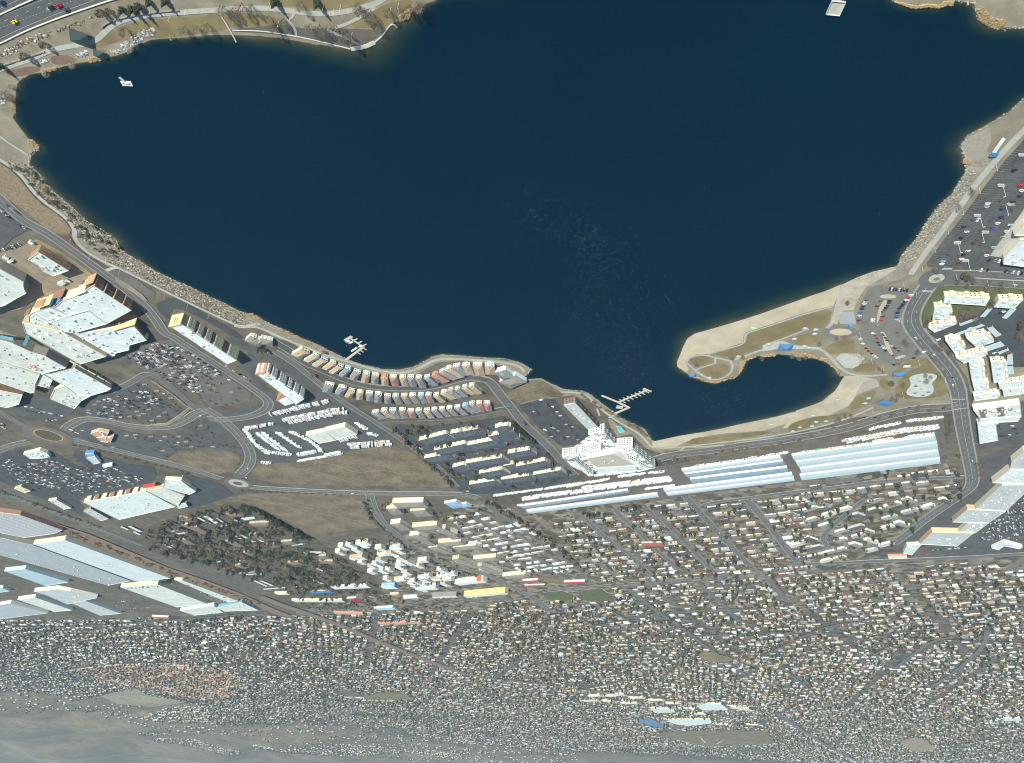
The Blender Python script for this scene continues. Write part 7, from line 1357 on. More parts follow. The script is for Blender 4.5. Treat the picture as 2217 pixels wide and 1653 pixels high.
for k, a, b, nz_ in (('V1', (60,370),(460,230), (.75,.65)), ('D', (80,480),(230,580), (.8,.5)), ('D', (20,530),(150,640), (.8,.5)), ('D', (210,680),(320,720), (.8,.5))): carrow(k, a, b, nz_, .8, 'in the lot by the dirt yard', 3.2)
for k, a, b in (('U', (1180,480),(1440,760)), ('U', (1330,600),(1720,1060)), ('U', (1800,540),(2080,900)), ('U', (830,590),(1180,920)), ('M', (900,955),(2100,810)), ('U', (450,600),(640,740)), ('U', (200,700),(330,800))):
    P = [G(*zp(k, q)[0]) for q in (a, b)]; dv = (P[1] - P[0]).normalized(); nn = Vector((-dv.y, dv.x, 0))
    for p in resample(P, 11):
        if random.random() < .4: p = p + nn * random.choice((-4.3,4.3)); CARS.append((p.x, p.y, math.atan2(dv.y, dv.x), random.choice(KINDS), random.choice(RND), 'parked in the residential streets'))
def carfill(k, poly, along, nose, fill, place, pitch=8.4):
    px = zp(k, *poly); w = [(p.x, p.y) for p in (G(u, v) for u, v in px)]; u, v = px[0]; h_ = heading(u, v, along[0] * 8, along[1] * 8); hn = heading(u, v, nose[0] * 8, nose[1] * 8); ca, sa = math.cos(h_), math.sin(h_)
    L = np.array([(x * ca + y * sa, -x * sa + y * ca) for x, y in w]); lo, hi = L.min(0), L.max(0); y = lo[1]
    while y < hi[1]:
        x = lo[0]
        while x < hi[0]:
            if random.random() < fill * (.35 + 1.3 * (math.sin(x * .05 + y * .13) > -.2)):
                X, Y = x * ca - y * sa, x * sa + y * ca
                if inpoly(np.array([X]), np.array([Y]), w)[0]: CARS.append((X + random.gauss(0,.15), Y + random.gauss(0,.15), hn + random.choice((0, math.pi)) + random.gauss(0,.03), random.choice(KINDS), random.choice(RND), place))
            x += 2.85
        y += pitch
carfill('E', [(1290,592),(1560,462),(1720,452),(1990,620),(2180,760),(2080,860),(1990,980),(1800,870),(1650,785),(1480,730),(1350,680)], (1,.62),(1,.08), .30, 'in the mall car park by the hotels')
carfill('E', [(1050,1025),(1300,945),(1480,925),(1650,1060),(1560,1110),(1300,1070),(1230,1230),(960,1190)], (1,.5),(1,.08), .25, 'in the car park below the mall')
carfill('N', [(60,250),(300,260),(560,250),(760,330),(1000,330),(1400,400),(1480,470),(1200,540),(860,590),(640,560),(400,520),(150,450),(20,380)], (1,.55),(1,.1), .24, 'in the department store car park')
carfill('L', [(1990,1150),(2290,900),(2290,1400),(1850,1420),(1760,1380)], (1,-.2), (.4,.9), .28, 'in the supermarket car park on the right')
cd = np.array([math.hypot(c[0], c[1]) for c in CARS]); cu, cv = PROJ(np.array([(c[0], c[1], 0) for c in CARS])); od = [i for i in np.argsort(cd) if -10 < cu[i] < W + 10 and cv[i] > -10]
KN = {'car': 'saloon car', 'suv': 'tall estate car', 'pickup': 'pickup truck'}
for i in od[:300]:
    x, y, r_, kind, c, place = CARS[i]; e_ = empty('parked_car' if 'road near' not in place else 'moving_car', (x, y, .42), r_, '%s %s %s' % (c, KN[kind], place), 'car', 'cars ' + place); a, b = car_meshes(kind, c); link('body', a, e_); link('windows', b, e_)
mb = MB(); cm = list(CARM.values()); ck = list(CARM)
for i in od[300:]:
    x, y, r_, kind, c, place = CARS[i]; z = .3 + float(hgt(x, y)); mi = ck.index(c); mb.box((x, y, z),(4.6,1.85,.85), r_, mi, (.97,.95)); mb.box((x - .2 * math.cos(r_), y - .2 * math.sin(r_), z + .85),(2.6,1.7,.55), r_, len(cm), (.7,.85)); mb.box((x - .2 * math.cos(r_), y - .2 * math.sin(r_), z + 1.4),(1.75,1.4,.05), r_, mi)
o_ = mb.build('distant_cars', cm + [M_glass]); o_['kind'] = 'stuff'; tag(o_, 'mass of small parked cars in the further car parks', 'cars')
print('CARS', len(od))
# motorway traffic with wheels and lights
M_lamp = mat('lamp_glass', (.7,.7,.62), .2)
for x, y, c, kind, lab in ((148,208, 'yellow', 'pickup', 'yellow pickup truck on the motorway in the top left corner'),(585,48, 'red', 'pickup', 'red pickup truck leading the grey car on the motorway'),(655,85, 'grey', 'suv', 'grey estate car beside the motorway edge line behind the red truck'),(18,18, 'navy', 'suv', 'dark blue car on the far motorway carriageway in the corner')):
    u, v = zp('A', (x, y))[0]; p = G(u, v); e_ = empty('motorway_vehicle', (p.x, p.y, .30), heading(u, v, 20,-7.8), lab, 'car'); a, b = car_meshes(kind, c); s = 1.15
    e_.scale = (s, s, s); bo = link('body', a, e_); link('windows', b, e_)
    for sx in (-1.45,1.4):
        for sy in (-.86,.86): mb = MB(); mb.tube((sx, sy - .12,.34), (sx, sy + .12,.34), .34,.34,12); mb.f.append(tuple(range(12))[::-1]); mb.m.append(0); mb.build('wheel', M_tyre, e_)
    for sy in (-.62,.62): mb = MB(); mb.box((2.28, sy, .5), (.1,.35,.16)); mb.build('headlight', M_lamp, bo)
u, v = zp('A', (505,68))[0]; p = G(u, v); e_ = empty('trailer', (p.x, p.y, .3), heading(u, v, 20,-7.8), 'dark flat trailer towed by the red pickup truck', 'trailer'); mb = MB(); mb.box((0,0,.5),(5.5,2.1,.35)); mb.box((0,0,.85),(4.5,1.6,.5)); mb.build('trailer_bed', CARM['black'], e_); mb = MB(); mb.box((-2.3,0,.86), (.7,1.9,.9)); mb.build('load', CARM['white'], e_)
for s in (-1,1): mb = MB(); mb.tube((0, s * 1.1,.35),(0, s * .9,.35), .35,.35,12); mb.build('wheel', M_tyre, e_)
# ================================================================ motorhomes, caravans and trailers
M_rv = mat('motorhome_shell', (.64,.67,.66), .5, var=.05, scale=.5, rnd=.12); M_rvtan = mat('motorhome_shell_tan', (.60,.53,.40), .5, var=.05, rnd=.1)
def rv_meshes(L, tall, m_):
    key = ('rv', L, tall, m_.name)
    if key in MATS: return MATS[key]
    h = 3.3 if tall else 2.7; b = MB(); prof(b, [(-L / 2,.55), (L / 2 - .1,.55), (L / 2,1.3), (L / 2 - .5, h - .3), (L / 2 - 1, h),(-L / 2, h)], 1.25)
    g = MB(); prof(g, [(L / 2 - .03,1.45), (L / 2 - .42, h - .5), (L / 2 - .7, h - .5), (L / 2 - .7,1.45)], 1.1); g.box((0,0,1.7), (L * .5,2.54,.7)); u_ = MB(); u_.box((L * .1,0, h), (.9,.8,.35)); u_.box((-L * .28,.2, h), (.8,.7,.3)); w_ = MB()
    for x in (-L * .22, L * .3): w_.box((x, 0,0), (.75,2.3,.75))
    out = []
    for mb, nm, mm in ((b, 'shell', m_), (g, 'windows', M_glass), (u_, 'rooftop_unit', M_unit), (w_, 'wheels', M_tyre)): me = bpy.data.meshes.new('rv_' + nm); me.from_pydata(mb.v, [], mb.f); me.materials.append(mm); out.append((nm, me))
    MATS[key] = out; return out
RVS = []
RVN = [0]
def rvrow(k, pts, step, place, rows=1, turn=math.pi / 2, fill=.93, gap=11):
    g3 = [G(u, v) for u, v in zp(k, *pts)]
    for r_ in range(rows):
        RVN[0] += 1; q = resample(g3, step)
        for i, p in enumerate(q):
            if random.random() > fill: continue
            a, b = q[max(i - 1,0)], q[min(i + 1, len(q) - 1)]; d = (b - a); d = d.normalized() if d.length else Vector((1,0,0)); nn = Vector((-d.y, d.x, 0)); nn = nn if nn.y > 0 else -nn
            pp = p + nn * (gap * r_) + Vector((random.gauss(0,.35), random.gauss(0,.35), 0)); RVS.append((pp.x, pp.y, math.atan2(d.y, d.x) + turn + random.gauss(0,.04), place, RVN[0]))
dl = 'on the dealer lot by the white-roofed hotel'
for k, pts, rows_, tr in (('F', [(1065,1405),(1340,1355)], 1,.9), ('F', [(1065,1420),(1150,1545),(1290,1660)], 1,.9), ('F', [(1240,1450),(1460,1620)], 2,.8), ('F', [(1395,1450),(1610,1600)], 1,.8), ('F', [(1525,1440),(1700,1520),(1800,1600)], 1,.8), ('F', [(1315,1265),(1530,1215)], 1,1.2), ('F', [(1530,1210),(1890,1130)], 1,1.2), ('F', [(1440,1320),(1700,1270),(1900,1230)], 2,1.2), ('F', [(1890,1225),(2040,1215)], 2,1.2), ('G', [(250,1290),(660,1260)], 2,1.2), ('G', [(30,1395),(190,1365)], 1,1.2), ('G', [(450,1175),(540,1200)], 1,1.2), ('G', [(330,1075),(420,1130)], 1,1.1), ('F', [(2010,1520),(2180,1475)], 1,1.2), ('O', [(720,20),(840,80),(1060,105)], 1,1.3), ('O', [(1130,105),(1380,60)], 1,1.2), ('O', [(1140,165),(1560,95)], 1,.3), ('O', [(770,180),(860,190)], 1,1.2)): rvrow(k, pts, 3.5, dl, rows_, tr, gap=10)
sy = 'in the storage yard above the long sheds'
for k, pts, rows_ in (('P', [(1250,325),(1700,265),(2203,190)], 1), ('H', [(600,1520),(1000,1450)], 1), ('P', [(1510,355),(1800,310),(2203,265)], 2), ('H', [(750,1530),(1250,1470),(1590,1430)], 3), ('H', [(1110,1420),(1560,1370)], 1), ('P', [(1480,425),(1800,385),(2203,340)], 1), ('M', [(230,810),(520,775)], 1), ('M', [(720,585),(1250,515)], 1), ('M', [(1270,500),(1380,490)], 1), ('M', [(1440,475),(1500,468)], 1), ('M', [(1540,460),(1640,448)], 1), ('L', [(0,540),(350,495),(700,450)], 1), ('L', [(420,415),(700,370),(1000,310),(1330,275)], 2), ('L', [(1050,385),(1330,350)], 1), ('L', [(690,300),(1000,240)], 1), ('L', [(1060,222),(1250,205)], 1), ('L', [(1290,200),(1390,190)], 1), ('L', [(720,425),(900,400)], 1)): rvrow(k, pts, 5.2, sy, rows_, .5, gap=7.5)
rowv = {}
for r in RVS: rowv.setdefault((r[3], r[4]), []).append(float(PROJ(np.array([[r[0], r[1], 0]]))[1][0]))
rank = {}
for pl_ in {k[0] for k in rowv}:
    for q, k in enumerate(sorted([k for k in rowv if k[0] == pl_], key=lambda k: sum(rowv[k]) / len(rowv[k]))): rank[k] = NUM[min(q, 29)]
random.shuffle(RVS); rd = np.array([math.hypot(r[0], r[1]) for r in RVS]); od = np.argsort(rd)
print('RVS', len(RVS))
RVL = [('long white motorhome', 10.0, True, M_rv), ('white caravan', 7.5, False, M_rv), ('large white trailer', 9.0, True, M_rv), ('tan motorhome', 9.0, True, M_rvtan), ('short white camper van', 6.5, False, M_rv)]
mbx = MB()
for n_, i in enumerate(od):
    x, y, r_, place, ri_ = RVS[i]; nm, L, tall, m_ = RVL[(i * 7) % 5 if random.random() < .9 else 0]
    if n_ < 300:
        e_ = empty('motorhome' if 'motorhome' in nm else 'trailer', (x, y, .1), r_ + random.choice((0, math.pi)), '%s %s, %s row from the top' % (nm, 'on the dealer lot' if 'dealer' in place else 'in the storage yard', rank[(place, ri_)]), 'motorhome', 'motorhomes ' + place)
        for q, me in rv_meshes(L, tall, m_): link(q, me, e_)
    else: mbx.box((x, y, .1), (L, 2.5,3.2 if tall else 2.6), r_, 0,(.95,.96))
if mbx.v: o_ = mbx.build('distant_trailers', M_rv); o_['kind'] = 'stuff'; tag(o_, 'further white trailers and boats crowded in the storage yard', 'trailers')
for q, c, lab in ((('L', (655,385)), 'blue', 'boat under a bright blue cover in the storage yard'),(('L', (840,412)), 'blue', 'smaller blue-covered boat just above the sheds'),(('L', (145,505)), 'dark green', 'boat under a green cover beside the sheds'),(('H', (1250,1470)), 'yellow', 'yellow truck among white trailers in the yard')):
    u, v = zp(q[0], q[1])[0]; p = G(u, v); e_ = empty('covered_boat' if c != 'yellow' else 'truck', (p.x, p.y, .1), .9, lab, 'boat' if c != 'yellow' else 'truck'); mm = CARM[c] if c != 'dark green' else mat('green_cover', (.04,.32,.07), .8)
    mb = MB(); prof(mb, [(-4,.9),(3,.9),(4.5,2.0),(0,2.9),(-4,2.4)], 1.3,0, [1.0,.8,.2,1.0,1.3]); mb.build('cover', mm, e_); mb = MB(); mb.box((0,0,.2),(7,1.6,.7)); mb.build('chassis', M_tyre, e_)
# ================================================================ docks, rafts and boats
M_plank = mat('dock_planks', (.50,.47,.38), .85, var=.15, scale=.6); M_hull = mat('white_hull', (.74,.75,.74), .3, spec=.5)
def dock(label, k, segs, z=.75):
    p0 = G(*zp(k, segs[0][0])[0]); e_ = empty('boat_dock', (p0.x, p0.y, 0), 0, label, 'dock'); org = (p0.x, p0.y, 0)
    for i, (a, b, w_, nm) in enumerate(segs):
        P = [G(*zp(k, q)[0]) for q in (a, b)]; n = max(1, int((P[1] - P[0]).length / (6 if nm != 'finger' else 30))); d = P[1] - P[0]
        for j in range(n):
            mb = MB(); q0, q1 = P[0] + d * (j / n), P[0] + d * ((j + .985) / n); wall_band(mb, [q0, q1], w_, .2, z + .006 * i); mb.build(nm, M_plank, e_, org)
        for q in P: mb = MB(); mb.tube((q.x, q.y, 0), (q.x, q.y, z + 1.0), .16,.16,6); mb.build('pile', M_brown, e_, org)
    return e_
dock('short dock with moored white boats below the houses', 'G', [((225,455),(400,325), 3.4, 'walkway'),((405,330),(270,240), 3.0, 'walkway'),((215,262),(285,220), 4.0, 'walkway')] + [((300 + 45 * i, 262 + 27 * i),(340 + 45 * i, 243 + 27 * i), 1.4, 'finger') for i in range(3)] + [((330 + 30 * i, 375 - 22 * i),(370 + 30 * i, 400 - 22 * i), 1.4, 'finger') for i in range(3)])
dock('long pale dock with a comb of boat slips beside the white complex', 'H', [((1060,805),(1200,745), 4.0, 'walkway'),((1205,748),(1090,690), 4.2, 'walkway'),((1085,688),(930,625), 3.6, 'walkway'),((1095,692),(1395,567), 3.0, 'walkway'),((1345,555),(1424,586), 3.0, 'walkway'),((1075,738),(1140,745), 8.0, 'platform')] + [q for i in range(7) for q in (((1130 + 39 * i, 677 - 16 * i),(1104 + 39 * i, 662 - 16 * i), 1.3, 'finger'),((1134 + 39 * i, 679 - 16 * i),(1166 + 39 * i, 696 - 16 * i), 1.3, 'finger'))])
def boat(k, q, rot, lab, L=7.0, mast=False):
    p = G(*zp(k, q)[0]); e_ = empty('moored_boat', (p.x, p.y, .1), rot, lab, 'boat'); mb = MB(); mb.add([(-L / 2,-1.1,0), (L * .2,-1.1,0), (L / 2,0,.1), (L * .2,1.1,0),(-L / 2,1.1,0),(-L / 2,-1.3,.9), (L * .2,-1.3,.95), (L / 2 + .5,0,1.2), (L * .2,1.3,.95),(-L / 2,1.3,.9)],[(0,1,6,5),(1,2,7,6),(2,3,8,7),(3,4,9,8),(4,0,5,9),(5,6,7,8,9)]); mb.build('hull', M_hull, e_); mb = MB(); mb.box((-.3,0,.95), (L * .35,1.7,.8), 0,0,(.8,.85)); mb.build('cabin', M_ivory, e_)
    if mast: mb = MB(); mb.tube((.3,0,1), (.3,0,9), .07,.05,5); mb.build('mast', M_unit, e_)
for k, q, r_, lab, ms in (('G', (243,268), .6, 'white sailing boat moored at the dock head, furthest from shore', True), ('G', (272,280), .6, 'white sailing boat moored second from the dock head', True), ('G', (370,318), .5, 'white motor boat moored in the bend of the dock', False), ('G', (320,342), 1.0, 'white motor boat moored along the dock walkway', False), ('G', (290,360), 1.0, 'small white boat nearest the shore at the dock', False)): boat(k, q, r_, lab, 7.0, ms)
p = G(*zp('A', (1262,828))[0]); e_ = empty('floating_raft', (p.x, p.y, 0), 0.05, 'white floating work raft with a gangway, alone on the lake at upper left', 'raft')
mb = MB(); mb.box((0,0,.1),(9.0,4.6,.9)); mb.build('deck', mat('raft_deck', (.70,.70,.65), .7, var=.08), e_)
for x in (-2.6,2.6): mb = MB(); mb.box((x, 0,1.0),(1.7,1.0,.12)); mb.build('hatch', M_glass, e_)
for x in (-1.2,.2,1.3): mb = MB(); mb.box((x, .2,1.0), (.5,.6,.9)); mb.build('winch', M_unit, e_)
mb = MB(); wall_band(mb, [Vector((.4,-2.3,0)), Vector((3.2,-6.8,0))], 1.5,.7,.95); mb.build('gangway', M_unit, e_)
for s in (-.75,.75): mb = MB(); wall_band(mb, [Vector((.4 + s, -2.3,0)), Vector((3.2 + s, -6.8,0))], .12,.95,1.7); mb.build('rail', M_white2, e_)
p = G(*zp('C', (320,80))[0]); w = [(q.x, q.y) for q in GP('C', [(280,8),(420,20),(356,156),(220,142)], .9)]; e_ = empty('fishing_pier', (p.x, p.y, 0), 0, 'square pale concrete pier jutting into the lake at the top right', 'pier'); mb = MB(); mb.prism(w, .1,.9); mb.build('deck', M_path, e_, (p.x, p.y, 0)); mb = MB(); wall_band(mb, [G(*zp('C', (352,8))[0]), G(*zp('C', (380,-140))[0])], 3.2,.3,.85); mb.build('gangway', M_path, e_, (p.x, p.y, 0))
mb = MB(); inset_ring(mb, w, .15,.9,1.9); mb.build('railing', M_unit, e_, (p.x, p.y, 0))
# low sea wall, jetties and bollards of the top-left park
for lab, k, pts, w_, z1 in (('thin white seawall along the curved top shore', 'B', [(200,300),(490,306),(750,347),(900,372),(1240,452),(1370,487)], .5,.8), ('pale concrete landing at the tip of the top shore', 'B', [(1375,486),(1510,468),(1612,420)], 3.2,.7), ('low white shore wall right of the landing', 'B', [(1612,422),(1700,345),(1760,252),(1800,236),(1836,272)], .8,.8), ('concrete outfall pipe running from the path into the lake', 'B', [(75,135),(150,255),(215,370),(236,418)], 1.0,.7), ('dark retaining wall beside the path near the motorway', 'A', [(20,650),(190,592),(445,508)], .6,1.3), ('dark retaining wall curving along the path near the pavilion', 'A', [(1010,272),(1060,228),(1180,182),(1300,155),(1500,120),(1780,98)], .6,1.4)):
    g3 = [G(u, v) for u, v in smooth_line(zp(k, *pts), 1)]; mb = MB(); wall_band(mb, g3, w_, 0, z1); o_ = mb.build('low_wall', M_conc if 'dark' not in lab else M_stone); tag(o_, lab, 'wall')
# ================================================================ pavilions, shelters, play areas
def pavilion(label, k, q, L, D, h, rm, rot=0.0, name='picnic_shelter', rise=2.0, cat='shelter', group=None):
    p = G(*zp(k, q)[0]); e_ = empty(name, (p.x, p.y, .3), rot, label, cat, group); mb = roof_mb(L, D, h, 'hip', rise, .6); mb.v = [(x, y - D / 2, z) for x, y, z in mb.v]; mb.build('roof', rm, e_)
    for sx in (-1,1):
        for sy in (-1,1): mb = MB(); mb.box((sx * L * .45, sy * D * .45,-.3), (.3,.3, h + .3)); mb.build('post', M_brown, e_)
    mb = MB(); mb.box((0,0,.4),(2,.8,.35)); mb.build('picnic_table', M_wood, e_); return e_
M_greenroof = mat('green_metal_roof', (.04,.062,.054), .5, var=.1, scale=.5); M_teal2 = mat('pale_teal_shade', (.34,.43,.42), .7, var=.06); M_blue2 = mat('bright_blue_shade', (.07,.18,.34), .6, var=.08)
pavilion('large green-roofed pavilion beside the path under the motorway', 'A', (800,350), 13,12,3.2, M_greenroof, -.35, 'picnic_pavilion', 2.6); pavilion('small green-roofed shelter on the shore with reeds', 'A', (990,515), 7,6,2.8, M_greenroof, -.3)
pavilion('big blue domed bandshell roof above the cove', 'J', (1285,765), 15,13,3.4, M_blue2,.1, 'beach_pavilion', 3.0); pavilion('blue shelter on the tip of the sand spit', 'J', (360,1052), 7,6,2.8, M_blue2,.2); pavilion('blue and white picnic shelter between car park and splash pad', 'K', (962,1040), 14,9,3.0, M_blue2,.3); pavilion('large blue shade sail beside the road behind the beach', 'K', (820,1325), 17,12,3.2, M_blue2,-.3, 'shade_sail', 1.2); pavilion('small blue hut at the concrete basin', 'K', (475,555), 4,3,2.4, M_blue2); pavilion('white vehicle-sized kiosk near the blue picnic shelter', 'K', (1035,965), 7,4,2.5, M_white2,.2, 'kiosk', .6, 'kiosk')
for i, (k, q) in enumerate((('J', (1480,588)), ('J', (1585,600)), ('J', (1575,642)), ('J', (1375,692)), ('J', (1470,765)), ('J', (530,1080)), ('J', (1120,745)), ('J', (820,868)), ('J', (1140,1542)), ('J', (1562,1455)), ('J', (1800,1297)), ('J', (1590,1518)), ('J', (1550,1560)), ('J', (1690,1510)), ('J', (1430,1572)), ('J', (1360,1610)), ('K', (655,1282)), ('K', (622,1332)), ('K', (60,780)), ('K', (15,770)))):
    pavilion('small pale teal sun shelter in the beach park, %s in line' % NUM[i], k, q, 4.2,3.6,2.4, M_teal2, random.uniform(-.4,.4), 'sun_shelter', 1.0, 'shelter', 'sun shelters in the beach park')
pad = [(1050,1080),(1180,1040),(1330,1050),(1340,1090),(1280,1140),(1310,1190),(1290,1255),(1180,1285),(1040,1262),(1030,1220),(1085,1150)]
zone('splash_pad', 'K', pad, mat('pale_play_surface', (.40,.45,.42), .8, scale=.25, col2=(.56,.58,.50), detail=2), .33, smooth=1)
for i, (x, y, c, h) in enumerate(((1125,1145, M_blue2,4.5),(1180,1105, M_teal2,3.2),(1190,1185, mat('lime_plastic', (.35,.5,.1), .5), 3.0),(1150,1150, mat('sun_yellow', (.6,.5,.1), .5), 2.6),(1250,1225, M_blue2,1.6),(1120,1235, M_blue2,1.4),(1200,1260, M_blue2,1.2))):
    p = G(*zp('K', (x, y))[0]); e_ = empty('play_feature', (p.x, p.y, .35), .3 * i, 'coloured play feature on the splash pad, %s from the top' % NUM[i], 'play equipment', 'splash pad play features'); mb = MB(); mb.tube((0,0,0),(0,0, h), .2,.15,6); mb.build('pole', M_unit, e_); mb = MB(); mb.tube((0,0, h),(0,0, h + .5), 2.2,.4,8); mb.f.append(tuple(range(8))[::-1]); mb.m.append(0); mb.build('canopy', c, e_)
for k, a, b, n_, lab in (('K', (390,800),(560,860), 10, 'brown timber pergola beside the playground'), ('K', (570,870),(590,970), 7, 'brown timber pergola nearest the car park')):
    P = [G(*zp(k, q)[0]) for q in (a, b)]; e_ = empty('pergola', (P[0].x, P[0].y, 0), 0, lab, 'pergola'); d = (P[1] - P[0]).normalized(); nn = Vector((-d.y, d.x, 0))
    for i in range(n_):
        c = P[0] + (P[1] - P[0]) * (i / (n_ - 1)); mb = MB(); wall_band(mb, [c - nn * 2.2, c + nn * 2.2], .3,2.9,3.15); mb.build('beam', M_brown, e_, tuple(e_.location)); mb = MB(); mb.box((c.x + nn.x * 1.9, c.y + nn.y * 1.9,0), (.3,.3,2.9)); mb.build('post', M_brown, e_, tuple(e_.location))
p = G(*zp('J', (1000,598))[0]); mb = MB(); mb.add([(0,0,0),(7,-1,0),(6,3,0),(1,3,0),(3.4,1.2,2.0)],[(0,1,4),(1,2,4),(2,3,4),(3,0,4)]); e_ = empty('beach_tent', (p.x, p.y, .3), 0, 'bright green kite-shaped tent on the sand by the path', 'tent'); mb.build('tent_cloth', mat('lime_cloth', (.25,.75,.15), .7), e_); mb = MB(); mb.tube((3.4,1.2,0),(3.4,1.2,2.1), .05,.05,5); mb.build('pole', M_unit, e_)
p = GP('C', [(1880,1500)])[0]; e_ = empty('fishing_shelter', (p.x, p.y, .2), 0, 'blue and white slide structure beside the west path', 'structure'); P = GP('C', [(1870,1520),(1980,1365)]); mb = MB(); wall_band(mb, P, 3.0,1.6,2.4); mb.build('white_roof', M_white, e_, tuple(e_.location)); P2 = GP('C', [(1850,1520),(1925,1520)]); mb = MB(); wall_band(mb, P2,5.0,1.4,2.6); mb.build('blue_roof', M_blue2, e_, tuple(e_.location))
for q in P + P2: mb = MB(); mb.box((q.x, q.y, 0), (.3,.3,1.6)); mb.build('post', M_unit, e_, tuple(e_.location))
# ================================================================ lamps
LM = MB(); LM.tube((0,0,0),(0,0,9.0), .13,.08,6); lamp_pole = bpy.data.meshes.new('lamp_pole'); lamp_pole.from_pydata(LM.v, [], LM.f); lamp_pole.materials.append(mat('pale_pole', (.62,.64,.60), .5)); LM = MB(); LM.box((.7,0,8.9),(1.7,.5,.22)); LM.box((0,0,8.85), (.3,.3,.3)); lamp_head = bpy.data.meshes.new('lamp_head'); lamp_head.from_pydata(LM.v, [], LM.f); lamp_head.materials.append(M_white2); LM = MB(); LM.tube((0,0,0),(0,0,.8), .35,.32,8); lamp_base = bpy.data.meshes.new('lamp_base'); lamp_base.from_pydata(LM.v, [], LM.f); lamp_base.materials.append(M_conc)
def lamps(k, pts, s, place, group):
    for i, q in enumerate(pts):
        p = G(*zp(k, q)[0]); e_ = empty('lamp_post', (p.x, p.y, .1), random.uniform(0,6), 'pale %slamp post %s, %s from the left' % ('tall ' if s > 1 else '', place, NUM[min(i, 29)]), 'lamp post', group); e_.scale = (s, s, s)
        for nm, me in (('pole', lamp_pole), ('lamp_head', lamp_head), ('base', lamp_base)): link(nm, me, e_)
lamps('A', sorted([(1490,110),(1190,170),(440,510),(200,580),(1850,90),(1690,150)]), .7, 'beside the path under the motorway', 'path lamps')
lamps('B', sorted([(90,60),(575,15),(1105,55),(1210,80),(1275,50),(1230,250),(1390,320),(1775,75),(1850,30),(660,215),(810,100)]), .7, 'on the top shore', 'top shore lamps')
lamps('D', sorted([(395,435),(620,610),(705,810),(895,985),(1192,1120),(1365,1215),(1415,1255),(1640,1370),(1865,1465),(2076,1570),(220,270)]), .6, 'along the east lake path', 'east path lamps')
lamps('I', sorted([(1757,490),(1593,705),(1445,900),(1313,1085),(1187,1265),(1925,265)]), .7, 'along the west lake path', 'west path lamps')
lamps('I', sorted([(1995,480),(1770,790),(1785,940),(1550,1045),(1645,1215),(2020,660)]), 1.25, 'in the west car park', 'car park lamps')
lamps('K', sorted([(1005,160),(1130,240),(820,330),(770,420),(745,520),(975,500),(570,640),(865,780),(960,870),(685,900),(360,640),(800,980),(1155,920),(1300,1050),(1420,1090),(995,1240),(1075,1180),(690,1390),(1380,60),(1525,60),(1835,120),(2095,130)]), .8, 'around the beach car park', 'beach car park lamps')
for i, (x, y) in enumerate(((1975,462),(1740,762),(1820,928),(1540,1035),(1620,1210),(2070,650),(2180,160))):
    zone('traffic_island', 'I', [(x - 38, y - 8), (x - 20, y - 14), (x + 34, y - 12), (x + 36, y + 10), (x - 30, y + 12)], M_path, .25, slab=.15)
# parking stall lines of the west car park and small islands of the mall car parks
def stall_rows(lot, k, rows_, nose, m_=None, ln=5.0, step=2.8):
    mb = MB()
    for a, b in rows_:
        P = [G(*zp(k, q)[0]) for q in (a, b)]; u, v = zp(k, a)[0]; h_ = heading(u, v, nose[0] * 8, nose[1] * 8); d = Vector((math.cos(h_), math.sin(h_), 0))
        for p in resample(P, step): band(mb, [p - d * ln / 2, p + d * ln / 2], .16,.62)
    o_ = mb.build('stall_lines', m_ or M_faded_paint); o_['kind'] = 'stuff'; tag(o_, 'faint white stall lines painted on the ' + lot, 'markings')
stall_rows('west car park', 'I', [((2150,90),(1480,980)),((2130,90 + 20),(1300,1190)),((2180,330),(1560,1160)),((2120,330),(1500,1130)),((2200,560),(1860,1020)),((2190,640),(1930,1000)),((2040,280),(1850,560)),((1260,1240),(1450,1275))], (1,.12))
stall_rows('mall car park', 'E', [((1700,470),(2200,780)),((1580,490),(2150,860)),((1500,520),(2100,930)),((1470,560),(1640,710)),((1640,790),(2060,1060)),((1790,740),(2250,1010)),((1930,700),(2350,960)),((1400,950),(1800,1150)),((1300,980),(1750,1210)),((1180,1000),(1600,1240)),((1060,1020),(1480,1250)),((950,1110),(1300,1260))], (1,.08))
stall_rows('empty car park', 'E', [((1290,1410),(1600,1600)),((1430,1420),(1750,1560)),((1580,1420),(1900,1530)),((1720,1400),(2050,1510)),((1850,1330),(2250,1530)),((1980,1260),(2420,1500))], (1,.1))
stall_rows('department store car park', 'N', [((60 + 60 * i, 300),(480 + 70 * i, 560 - 3 * i)) for i in range(12)], (1,.1))
for k, pts in (('E', [(1900,790),(2085,890),(2130,800),(2130,920),(2200,870),(1560,600),(1690,860),(1890,880),(2300,960),(1310,600),(1390,575),(1440,885),(1560,950),(1690,1120),(1480,1130),(1640,1160),(1580,1200),(1510,1240),(1430,1170),(1360,1150),(1380,1190),(1290,1200),(1700,1020),(980,1050),(940,1080),(880,1140),(1500,1400),(1640,1400),(1780,1400),(1850,1450),(1990,1290),(2120,1500),(1350,1380),(1260,1390),(1760,1480),(1900,1500),(1620,1540)]),):
    for x, y in pts:
        zone('traffic_island', k, [(x - 26, y - 4), (x + 20, y - 8), (x + 28, y + 3), (x - 18, y + 8)], M_park, .25, slab=.15)
for pts in ([(1480,820),(1570,870),(1740,990),(1860,1090),(1930,1120),(1900,1130),(1830,1085),(1700,980),(1540,870)],[(1740,1210),(1840,1140),(1880,1110),(1890,1130),(1780,1225),(1660,1290),(1500,1290),(1500,1275),(1650,1270)]): zone('planted_verge', 'E', pts, M_park, .45, slab=.15)
